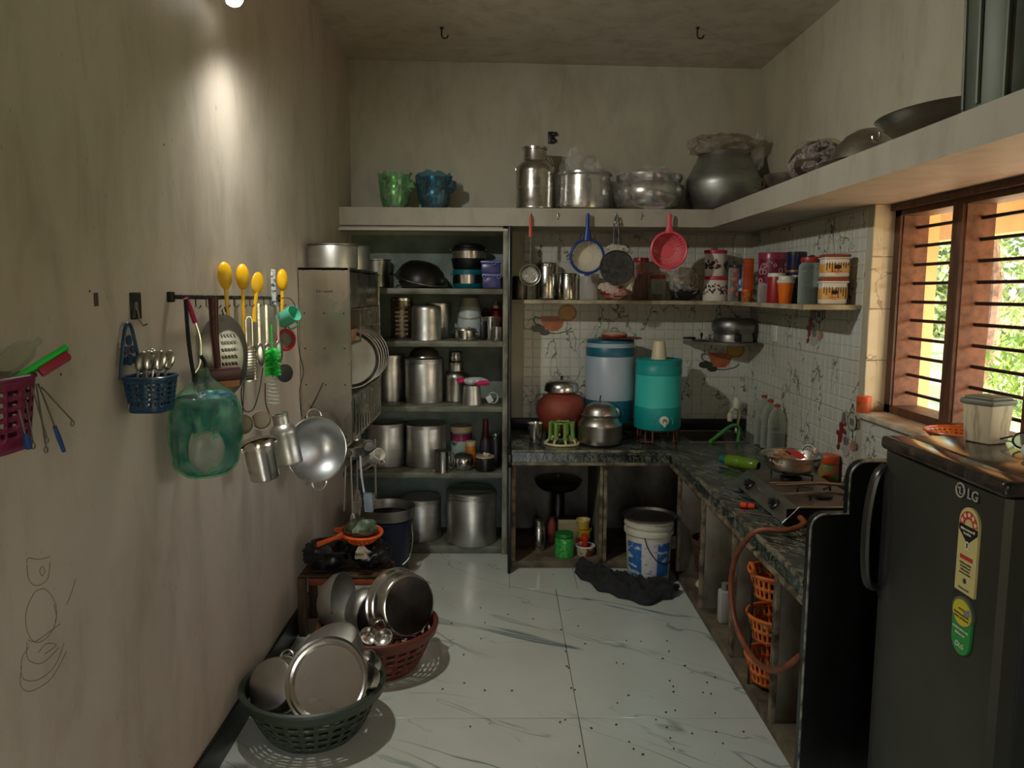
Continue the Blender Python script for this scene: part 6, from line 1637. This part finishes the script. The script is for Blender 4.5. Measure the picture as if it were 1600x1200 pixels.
# ------------------------------------------------------------------ rail and things on the left wall
a_, b_ = at(272, 464, x=XL+.018), at(441, 466, x=XL+.018)
rl = thing('utensil_rail', 'dark steel utensil rail with hooks on the plaster wall', 'rail', (XL+.018, a_.y, a_.z))
d_ = b_-a_
obj('bar', MB().tube([(0,0,0), tuple(d_)], .007, 6, flat=.4), IRON, rl)
for k in range(13):
    q = d_*(k+.5)/13
    obj('rail_hook', MB().tube([(q.x,q.y,q.z+.006),(q.x+.012,q.y,q.z+.004),(q.x+.012,q.y,q.z-.03),(q.x+.022,q.y,q.z-.036),(q.x+.03,q.y,q.z-.026)], .002, 5), WIRE, rl)
for q in (0, 1): obj('bracket', MB().rbox(-.019,0,d_.y*q-.01,d_.y*q+.01,d_.z*q-.016,d_.z*q+.016,.003), IRON, rl)
def onwall(name, label, cat, u, v, x, rz=58, group=None):
    p = at(u, v, x=x); return thing(name, label, cat, tuple(p), (0,0,R(rz)), group)
YEL = pl('yellow_plastic', 240,184,14, .35)
for k, (u, tilt, hl, l) in enumerate(((354,-3,.19,'yellow plastic ladle upright on the rail above the grater'), (380,0,.22,'yellow plastic ladle upright on the rail with curved tail'), (400,10,.10,'yellow flat rice spoon upright on the rail'), (441,2,.10,'yellow ladle upright at the rail end beside the dish rack'))):
    t = onwall('yellow_ladle', l, 'ladle', u, 464, -.985, 58); t.rotation_euler = (R(0), R(tilt), R(58))
    if k == 2: obj('bowl', MB().ball((0,0,.055), .036, 20, 10, .85, .22, 1.25), YEL, t)
    else:
        obj('bowl', MB().ball((0,0,.075), .034, 20, 12, .85, .55, 1.45), YEL, t)
    obj('handle', MB().tube(curve([(0,0,.05),(0,0,0),(0,.0,-hl*.6),(.012 if k == 1 else .0,-.006,-hl)], 5), [.009]*16, 8, flat=.6), YEL, t)
t = onwall('peeler', 'peeler with a magenta handle hooked on the rail end', 'peeler', 290, 466, -.965)
obj('handle', MB().tube(curve([(0,0,0),(.014,0,-.03),(.03,0,-.075)], 5), .008, 8), pl('peel_pink', 170,36,84), t)
obj('blade', MB().tube(curve([(.03,0,-.075),(.045,0,-.13),(.040,0,-.20),(.02,0,-.23)], 5), .004, 6), ST, t)
t = onwall('black_strap', 'long black hook strap carrying the green plastic bag', 'strap', 290, 468, -.95)
obj('strap', MB().tube(curve([(0,0,0),(.004,0,-.12),(.012,-.01,-.24),(.03,-.02,-.29),(.045,-.02,-.26),(.045,-.02,-.20),(.03,-.02,-.17)], 6), .006, 8), BLACK, t)
# grater
t = onwall('oval_grater', 'oval steel grater dish hanging on the rail', 'grater', 349, 556, -.955, 52)
obj('dish', MB().lathe([(0,.030),(.60,.030),(.66,.028),(.92,.006),(1,.003),(1,-.001),(.9,.0),(.6,.024),(0,.026)], 44, r=.095, h=1, sy=1.5), DK, t, (0,0,0), (R(90),0,0))
sl = MB()
for i in range(7):
    for j in range(5): sl.tube([(-.028+j*.0125,-.001,.075-i*.024),(-.022+j*.0125,-.003,.065-i*.024)], .0032, 5)
obj('teeth', sl, ST, t, (.004,-.0305,0))['kind'] = 'stuff'
obj('hanger', MB().tube([(0,-.01,.14),(-.005,-.01,.155),(.005,-.01,.165),(.01,-.01,.15)], .003, 6), WIRE, t)
t = onwall('wiper', 'dark maroon counter wiper hanging head down on the rail', 'wiper', 333, 470, -.935, 50)
MAR = pl('maroon_plastic', 74,24,22, .45)
obj('handle', MB().tube([(0,0,.01),(.0,0,-.1),(.008,0,-.225)], [.016,.013,.010], 10), MAR, t)
obj('head', MB().rbox(-.078,.082,-.022,.018,-.262,-.218,.008,2), MAR, t)
obj('blade', MB().rbox(-.08,.084,-.004,.004,-.285,-.26,.002,1), mat('wiper_tag', S(170,110,40), .5, 0, S(110,40,26), 12), t)
t = onwall('flat_grater', 'small flat steel grater with loop handle on the rail', 'grater', 388, 500, -.965, 55)
obj('handle', MB().tube([(-.014,0,-.10),(-.014,0,-.0),(-.006,0,.012),(.008,0,.012),(.014,0,0),(.014,0,-.10)], .004, 6), ST, t)
obj('plate', MB().rbox(-.026,.026,-.003,.003,-.235,-.10,.01,2), ST, t)
rb_ = MB()
for i in range(11): rb_.tube([(-.022,-.004,-.112-i*.0108),(.022,-.004,-.112-i*.0108)], .0018, 5)
obj('ridges', rb_, DK, t)['kind'] = 'stuff'
for k, (u, v, l) in enumerate(((404,478,'long steel serving spoon hanging left of the green brush'), (416,480,'steel ladle hanging just behind the green brush'), (434,478,'dark steel rod spoon hanging right of the green brush'))):
    t = onwall('steel_spoon', l, 'spoon', u, v, -.965, 55)
    obj('stem', MB().tube([(0,0,.01),(0,0,-.15)], .0055, 6, flat=.5), ST if k < 2 else DK, t)
    obj('bowl', MB().ball((0,0,-.195), .026, 18, 10, .85, .3, 1.9), ST if k < 2 else DK, t)
t = onwall('bottle_brush', 'bright green bottle brush above its clear wire tail', 'brush', 425, 545, -.945, 55)
NG = pl('neon_green', 40,196,70, .5)
br = MB(); rn = random.Random(4)
for k in range(420):
    a = rn.uniform(0, 2*PI); z = -rn.uniform(.0, .11); c, s = math.cos(a), math.sin(a)
    br.tube([(.004*c,.004*s,z),(.034*c,.034*s,z+rn.uniform(-.006,.006))], .0014, 3, cap=False)
obj('bristles', br, NG, t)['kind'] = 'stuff'
obj('stem', MB().tube([(0,0,.10),(0,0,-.12)], .004, 6), NG, t)
sp_ = MB().tube([(.022*math.cos(k*.9), .022*math.sin(k*.9), -.12-.0022*k) for k in range(50)], .0016, 5)
obj('clear_tail', sp_, clear('tail_clear', (.8,.85,.8), .5), t)
t = onwall('toothed_strip', 'white and blue plastic strip standing behind the rail', 'strip', 428, 470, -.995, 58)
obj('strip', MB().rbox(-.012,.012,-.003,.003,-.02,.135,.002,1), mat('strip_print', S(206,206,196), .5, 0, S(50,80,130), 18, (1,1,3), .52, .56), t)
t = onwall('tea_strainer', 'small round red tea strainer on the rail by the rack', 'strainer', 447, 531, -.955, 50)
RS = pl('strainer_red', 176,28,38)
obj('rim', MB().tube([(.042*math.cos(R(a)), 0, .042*math.sin(R(a))) for a in range(0,360,15)], .008, 8, closed=True), RS, t)
obj('mesh', MB().grid(20, 5, lambda u, v: (.038*(1-v)*math.cos(2*PI*u), .02*v**.5, .038*(1-v)*math.sin(2*PI*u)), wu=True), mat('mesh_grey', S(120,112,104), .7), t)
obj('handle', MB().tube([(0,0,.045),(-.004,0,.10)], .006, 8, flat=.6), RS, t)
t = mug('mint green plastic mug tilted on the rail end', 450, 495, 3.45, .036, .085, pl('mint', 92,190,158), (R(25), R(62), R(0)))
solo('black_disc', 'round black disc hanging flat on the wall by the rack', 'disc', MB().lathe([(0,0),(.036,0),(.042,.006),(.04,.012),(0,.014)], 28), BLACK, at(444, 583, x=-.99), vec((.8,-.6,0)))
# enamel cups, pots and wok hanging low
solo('mug_wire', 'straight dark wire holding the enamel mugs up to the rail', 'wire', MB().tube([tuple(at(379,650,y=2.755)), tuple(at(383,560,x=-.985)), tuple(at(383,466,x=-.995))], .002, 5), WIRE)
mug('cream-lined enamel mug behind the hanging steel pot', 379, 663, 2.72, .036, .075, mat('enamel', S(190,178,150), .4), vec((.35,-.9,.15)), hn=False)
mug('cream-lined enamel mug with dark outside above the steel pot', 408, 656, 2.86, .036, .075, MATS['enamel'], vec((.3,-.9,.12)), hn=False)
t = thing('tiffin_pot', 'lidded steel canister hanging by its bail below the enamel mugs', 'canister', tuple(at(408, 716, x=-.895)), (R(0), R(-9), R(30)))
obj('body', MB().lathe([(0,-.08),(.048,-.08),(.053,-.075),(.056,.055)], 40), ST, t)
obj('lid', MB().lathe([(.06,.048),(.06,.066),(.055,.074),(.03,.078),(0,.078)], 40), ST, t)
obj('lug', MB().rbox(-.066,-.05,-.01,.01,.035,.058,.003), ST, t); obj('lug', MB().rbox(.05,.066,-.01,.01,.035,.058,.003), ST, t)
obj('bail', MB().tube([(.064*math.cos(R(a)), -.045*math.sin(R(a)), .05+.03*math.sin(R(a))) for a in range(0,181,15)], .003, 6), WIRE, t)
t = thing('milk_can', 'small milk can hanging by wire between the canister and wok', 'milk can', tuple(at(445, 684, x=-.905)), (R(0), R(-10), R(20)))
obj('body', MB().lathe(openp(MILK, .04, .02), 40, (0,0,-.11), r=.054, h=.215), AL, t)
obj('wire', MB().tube(curve([(-.035,0,.09),(-.045,0,.16),(-.03,0,.24)], 5), .0022, 5), WIRE, t)
t = thing('hanging_wok', 'deep aluminium wok hanging open on the plaster wall', 'wok', tuple(at(495, 702, x=-.845)), vec((.62,-.76,.12)))
obj('bowl', MB().lathe(openp([(0,-.085),(.06,-.083),(.11,-.06),(.14,-.02),(.148,.0)], .003), 52), steel('worn_alu', (.52,.54,.54), .3, (.32,.33,.32), sc=7, stretch=(1,1,1)), t)
obj('rim', MB().tube([(.148*math.cos(R(a)), .148*math.sin(R(a)), 0) for a in range(0,360,8)], .004, 6, closed=True), ST, t)
for s in (-1, 1): obj('handle', ring_handle((0, s*.150, 0), .035, .005, 'xy', 0 if s > 0 else 180, 180 if s > 0 else 360, 12), ST, t)
# hanging wires
for k, (pts, l) in enumerate(((((378,560),(384,585),(377,610),(381,640),(395,640),(405,612),(411,575)), 'bent dark wire hanging below the flat grater'), (((440,466),(455,468),(464,490),(466,540),(474,580),(468,610),(471,650)), 'long wavy black wire trailing down beside the dish rack'), (((505,598),(492,625),(478,650),(470,665)), 'curved black wire over the rack panel above the hanging wok'))):
    x_ = -.955 if k == 0 else -.975
    P_ = [tuple(at(u, v, x=x_) if k < 2 else at(u, v, y=3.945)) for u, v in pts]
    solo('hanging_wire', l, 'wire', MB().tube(curve(P_, 5), .0022, 5), WIRE)

# bag of bags
t = thing('plastic_bag', 'translucent green carrier bag stuffed with teal and white plastic', 'bag', tuple(at(322, 676, x=-.905)), (0,0,R(55)))
def bagf(u, v):
    a = 2*PI*u; w = [(.0,-.135),(.06,-.133),(.098,-.10),(.108,-.02),(.108,.06),(.095,.11),(.055,.14),(.022,.17),(.012,.20)]
    s = v*8; i = min(int(s), 7); q = s-i; rr = w[i][0]*(1-q)+w[i+1][0]*q; z = w[i][1]*(1-q)+w[i+1][1]*q
    k = 1.02+.035*math.sin(a*7+v*9)+.03*math.sin(a*13-v*14)+.02*math.sin(a*23+v*31)
    return (rr*k*math.cos(a), rr*.8*k*math.sin(a), z)
b = MB(); b.grid(44, 20, lambda u, v: tuple(Vector(bagf(u, v*.66))*.955), wu=True); obj('teal_bundle', b, mat('teal_poly', S(16,92,104), .25, 0, S(30,122,126), 14, bmp=.9, bsc=16), t, angle=60)
b = MB(); crumple(b, (-.028,-.052,-.035), .066, .036, .080, 102, .06, 16, 10); obj('white_bundle', b, mat('white_poly', S(140,146,132), .35, 0, S(112,126,114), 14, bmp=.9, bsc=18), t, angle=60)
b = MB(); crumple(b, (.02,-.02,.10), .05, .05, .03, 103, .2, 14, 8); obj('blue_bundle', b, pl('blue_poly', 20,110,160, .3), t, angle=14)
b = MB()
b.grid(60, 30, bagf, wu=True); obj('bag', b, film('green_carrier', (.60,.90,.70), .20, .02, 15), t, angle=20)

# blue basket on its hook plate
t = thing('hook_plate', 'black adhesive hook plate on the plaster wall', 'hook', tuple(at(211, 478, x=XL)), (0,0,R(90)))
obj('plate', MB().rbox(-.032,.032,-.004,0,-.037,.037,.003,1), BLACK, t)
obj('hook', MB().tube([(0,-.004,-.005),(0,-.010,-.04),(.004,-.018,-.055),(.012,-.026,-.05)], .003, 6), ST, t)
obj('logo', MB().ball((0,-.004,.0), .012, 10, 6, 1, .12, 1), mat('plate_print', S(96,96,90), .5), t)
def wall_basket(name, label, c, hw, hd, h, m, cat, top):
    t = thing(name, label, cat, c, (0,0,R(90)))
    def side(v): return .80+.20*v
    def f(u, v):
        # rounded-square outline
        a = 2*PI*u; e = .55; cx, sy_ = math.cos(a), math.sin(a)
        px, py = math.copysign(abs(cx)**e, cx), math.copysign(abs(sy_)**e, sy_)
        return (px*hw*side(v), py*hd*side(v), h*v)
    obj('lattice', MB().grid(72, 14, f, wu=True, skip=lambda i, j: i % 3 != 0 and j % 2 == 1 and 1 < j < 12), m, t, solid=.003)
    ring = [f(k/48, 0) for k in range(48)]
    obj('base', MB().add(ring, [tuple(range(48))]), m, t, solid=.003)
    obj('rim', MB().tube([f(k/48, 1) for k in range(48)], .005, 6, closed=True), m, t)
    obj('handle', MB().tube(curve([(-hw*.92,hd*.9,h),(-hw*.55,hd*.92,h+top*.6),(-hw*.2,hd*.92,h+top*.95),(hw*.2,hd*.92,h+top*.95),(hw*.55,hd*.92,h+top*.6),(hw*.92,hd*.9,h)], 6), .005, 8), m, t)
    for dx, dz, rr in ((0,.32,.016),(.02,.5,.011),(-.022,.5,.011),(0,.68,.014),(-.03,.3,.010),(.03,.3,.010)):
        obj('ornament', MB().lathe([(0,-.002),(rr,-.002),(rr,.002),(0,.002)], 18), m, t, (dx*hw/.07, hd*.92, h+top*dz), (R(90),0,0))
    return t
wall_basket('wall_basket', 'small dark blue plastic basket of spoons hung on the wall hook', (-.955, 2.135, 1.372), .066, .058, .092, pl('deep_blue', 14,58,88, .35), 'basket', .145)
for k in range(7):
    rn = random.Random(k+40)
    x0, y0 = -.958+(k % 3-1)*.030, 2.135+(k//3-1)*.040
    o = MB().tube([(0,0,-.04),(0,0,.065)], .004, 6, flat=.5).ball((0,0,.092), .019, 16, 8, .85, .4, 1.5)
    solo('steel_spoon', 'steel spoon standing bowl up in the dark blue wall basket', 'spoon', o, ST if k % 3 else DK, (x0, y0, 1.42), (R(-8+rn.uniform(-3,3)), R(16+rn.uniform(-3,3)), R(45+rn.uniform(-15,15))), group='spoons in the blue basket')
wall_basket('wall_basket', 'magenta plastic wall basket with wire skewers hanging from it', (-.95, 1.445, 1.40), .085, .062, .135, pl('magenta', 120,22,66, .4), 'basket', .15)
solo('plastic_bottle', 'empty clear bottle leaning out of the magenta basket', 'bottle', MB().lathe([(0,0),(.022,0),(.024,.01),(.024,.10),(.02,.12),(.009,.135),(.009,.15),(0,.15)], 24), PET, (-.978, 1.455, 1.516), (R(-45), R(38), 0))
t = thing('scrub_brush', 'green scrub brush with red bristles in the magenta basket', 'brush', (-.896, 1.512, 1.549), (R(-40), R(48), 0))
obj('back', MB().rbox(-.006,.006,-.012,.012,-.05,.07,.004), NG, t); obj('bristles', MB().rbox(.006,.022,-.010,.010,.0,.062,.003), pl('bristle_red', 150,40,60), t)
for k, (u0, v0, u1, v1, hd, l) in enumerate(((30,640,45,700,2,'wire skewer with a dark blue grip hanging from the magenta basket'), (40,625,52,692,0,'thin bent wire hook hanging from the magenta basket'), (50,605,73,683,0,'looped wire skewer hanging straight from the magenta basket'), (57,600,72,698,0,'longer looped wire skewer hanging beside the straight one'), (60,600,100,705,1,'wire skewer with a bright blue tip below the brush'), (65,605,113,657,0,'looped wire skewer slanting away from the magenta basket'))):
    A, B_ = at(u0, v0, x=-.872), at(u1, v1, x=-.882)
    t = thing('wire_skewer', l, 'skewer', tuple(A))
    D = B_-A
    end = D if not hd else D*.66
    obj('wire', MB().tube([(0,0,0), tuple(end)], .0017, 5), DK, t)
    if hd: obj('grip', MB().tube([tuple(D*.62), tuple(D*.8), tuple(D)], [.004,.0075,.006] if hd == 2 else [.004,.005,.004], 8), pl('grip_blue', 24,60,120), t)
    else: obj('loop', MB().tube([tuple(D+Vector((0,.006*math.cos(R(a)),-.006+.006*math.sin(R(a))))) for a in range(0,360,40)], .0015, 5, closed=True), DK, t)

# ------------------------------------------------------------------ outside the window
struct('garden_ground', MB().box(XO, 160, -60, 160, -.5, -.30), mat('grass', S(146,160,96), .9, 0, S(200,192,136), .5, lo=.4, hi=.66, det=8))
struct('bounce_floor', MB().box(XO, 5.6, -4, 12, -.30, -.22), mat('bounce_tile', S(232,190,160), .8, 0, S(220,172,140), 2))  # unseen floor added to bounce warm sunlight up under the loft
porch = thing('porch_frame', 'cream plastered porch beam and pillar outside the window', 'porch', (3.4, 5, -.3))
ab('beam', porch, MB().box(3.3,3.6,-2,12,2.10,2.62), MATS['ext_cream'])
ab('roof_slab', porch, MB().box(XO+.02,3.7,-2,12,2.62,2.75), MATS['ext_cream'])
ab('pillar', porch, MB().box(3.3,3.6,7.9,8.25,-.3,2.10), MATS['ext_cream'])
ab('bracket', porch, MB().box(XO+.02,3.3,7.9,8.1,2.3,2.62), MATS['ext_cream'])
def tree(label, x, y, h, cr, cz, seed, n=4200, col=(120,150,70), col2=(186,198,116), leaf=.10):
    rn = random.Random(seed)
    t = thing('garden_tree', label, 'tree', (x, y, -.3))
    tr = MB().tube(curve([(0,0,0),(.05*cr,0,h*.3),(-.05*cr,.1,h*.6),(0,0,h*.8)], 4), [.02*h]*5+[.014*h]*4+[.009*h]*4, 8)
    obj('trunk', tr, mat('bark', S(150,112,90), .9, 0, S(110,80,64), 6), t)
    lv = MB(); vs_, fs = [], []
    for k in range(n):
        a = rn.uniform(0, 2*PI); q = rn.random()**.45; e = rn.uniform(-1, 1)
        s = math.sqrt(1-e*e)
        bl = .75+.25*math.sin(a*3+e*4+seed)
        c = Vector((cr*q*s*math.cos(a)*bl, cr*q*s*math.sin(a)*bl, cz+h*.32*q*e*bl))
        d1 = Vector((rn.gauss(0,1), rn.gauss(0,1), rn.gauss(0,.6))).normalized()*leaf*rn.uniform(.6,1.3)
        d2 = Vector((rn.gauss(0,1), rn.gauss(0,1), rn.gauss(0,1))); d2 = (d2-d1*d2.dot(d1)/d1.length_squared).normalized()*leaf*.4
        i = len(vs_); vs_ += [c-d1, c+d2, c+d1, c-d2]; fs.append((i, i+1, i+2, i+3))
    lv.v = [tuple(p) for p in vs_]; lv.f = fs
    obj('foliage', lv, mat('leaf%d' % seed, S(*col), .7, 0, S(*col2), 1.2), t)['kind'] = 'stuff'  # leaf colours paled to paint in the outdoor haze
tree('tall pale green tree outside the window beyond the porch', 10.5, 17.0, 7.5, 2.4, 4.6, 1)
tree('broad yellow-green tree outside the window nearer the house', 11.5, 12.5, 6.5, 2.0, 4.0, 2, col=(150,168,84), col2=(206,210,136))
tree('darker tree outside behind the yellow-green one', 17, 23, 9, 4.2, 5.0, 3, 5000, (110,136,74), (160,178,108), .15)
tree('slim tree with a pinkish trunk seen past the window bars', 9.2, 10.0, 5.6, 1.5, 4.2, 4, 2400)
tree('low spreading tree outside at the far right of the window', 17.5, 15.0, 7.5, 3.6, 4.0, 5, 4500, (140,160,90), (196,204,134), .15)
def bush(label, x, y, r, h, seed, col, col2):
    rn = random.Random(seed); t = thing('garden_bush', label, 'bush', (x, y, -.3))
    vs_, fs = [], []
    for k in range(700 if r < 2.5 else 2600):
        a = rn.uniform(0, 2*PI); q = rn.random()**.5; e = rn.random()
        c = Vector((r*q*math.cos(a)*math.sqrt(1-e*e*.8), r*q*math.sin(a)*math.sqrt(1-e*e*.8), h*e))
        d1 = Vector((rn.gauss(0,.6), rn.gauss(0,.6), rn.gauss(.5,.6))).normalized()*(.14 if r < 2.5 else .3); d2 = Vector((rn.gauss(0,1), rn.gauss(0,1), 0)).normalized()*(.04 if r < 2.5 else .15)
        i = len(vs_); vs_ += [c-d1, c+d2, c+d1, c-d2]; fs.append((i, i+1, i+2, i+3))
    m_ = MB(); m_.v = [tuple(p) for p in vs_]; m_.f = fs
    obj('leaves', m_, mat('bush%d' % seed, S(*col), .8, 0, S(*col2), 2), t)['kind'] = 'stuff'
    obj('stem', MB().tube([(0,0,0),(0,0,h*.5)], .03, 6), MATS['bark'], t)
bush('leafy green bush outside low behind the window bars', 9.2, 13.4, 1.1, 1.3, 11, (120,150,56), (176,190,96))
bush('dry yellow bush outside under the slim tree', 7.4, 9.0, .8, .8, 12, (190,178,100), (150,160,80))
bush('bright green bush outside at the lower right of the window', 12.2, 14.8, 1.4, 1.3, 13, (128,164,60), (186,196,104))
bush('pale bush outside behind the other bushes', 14, 21, 1.8, 1.8, 14, (150,170,90), (200,200,130))

# dropped seeds and crumbs on the floor tiles
rn = random.Random(17); cr_ = MB()
for k in range(70):
    if k < 52: u, v = rn.uniform(880, 1190), rn.uniform(960, 1180)
    else: u, v = rn.uniform(690, 900), rn.uniform(890, 1140)
    p = at(u, v, z=0)
    if p.x > .98 or p.y < 2.4: continue
    cr_.T = Matrix.Translation((p.x, p.y, .003)) @ Matrix.Rotation(rn.uniform(0, PI), 4, 'Z')
    cr_.ball((0,0,0), .0035, 6, 4, rn.uniform(1,2.2), 1, .8)
tag(obj('floor_crumbs', cr_, mat('crumb', S(34,28,22), .8)), 'dark seeds and crumbs scattered over the marble floor', 'crumbs', kind='stuff')

for k in range(9):
    x_, y_ = 16+5.5*k, 40-3.0*k
    bush(['round pale shrub', 'wide olive shrub', 'tall hazy shrub'][k % 3]+' far beyond the garden, '+['behind the tall pale tree', 'left of the darker tree', 'behind the darker tree', 'between two distant shrubs', 'past the low spreading tree', 'behind the slim tree', 'at the end of the far row', 'next to the end of the far row', 'last in the far row'][k], x_, y_, 2.9, 4.5+.5*(k % 3), 30+k, (160,176,118), (204,208,158))  # far row: haze put into the pale leaf colours
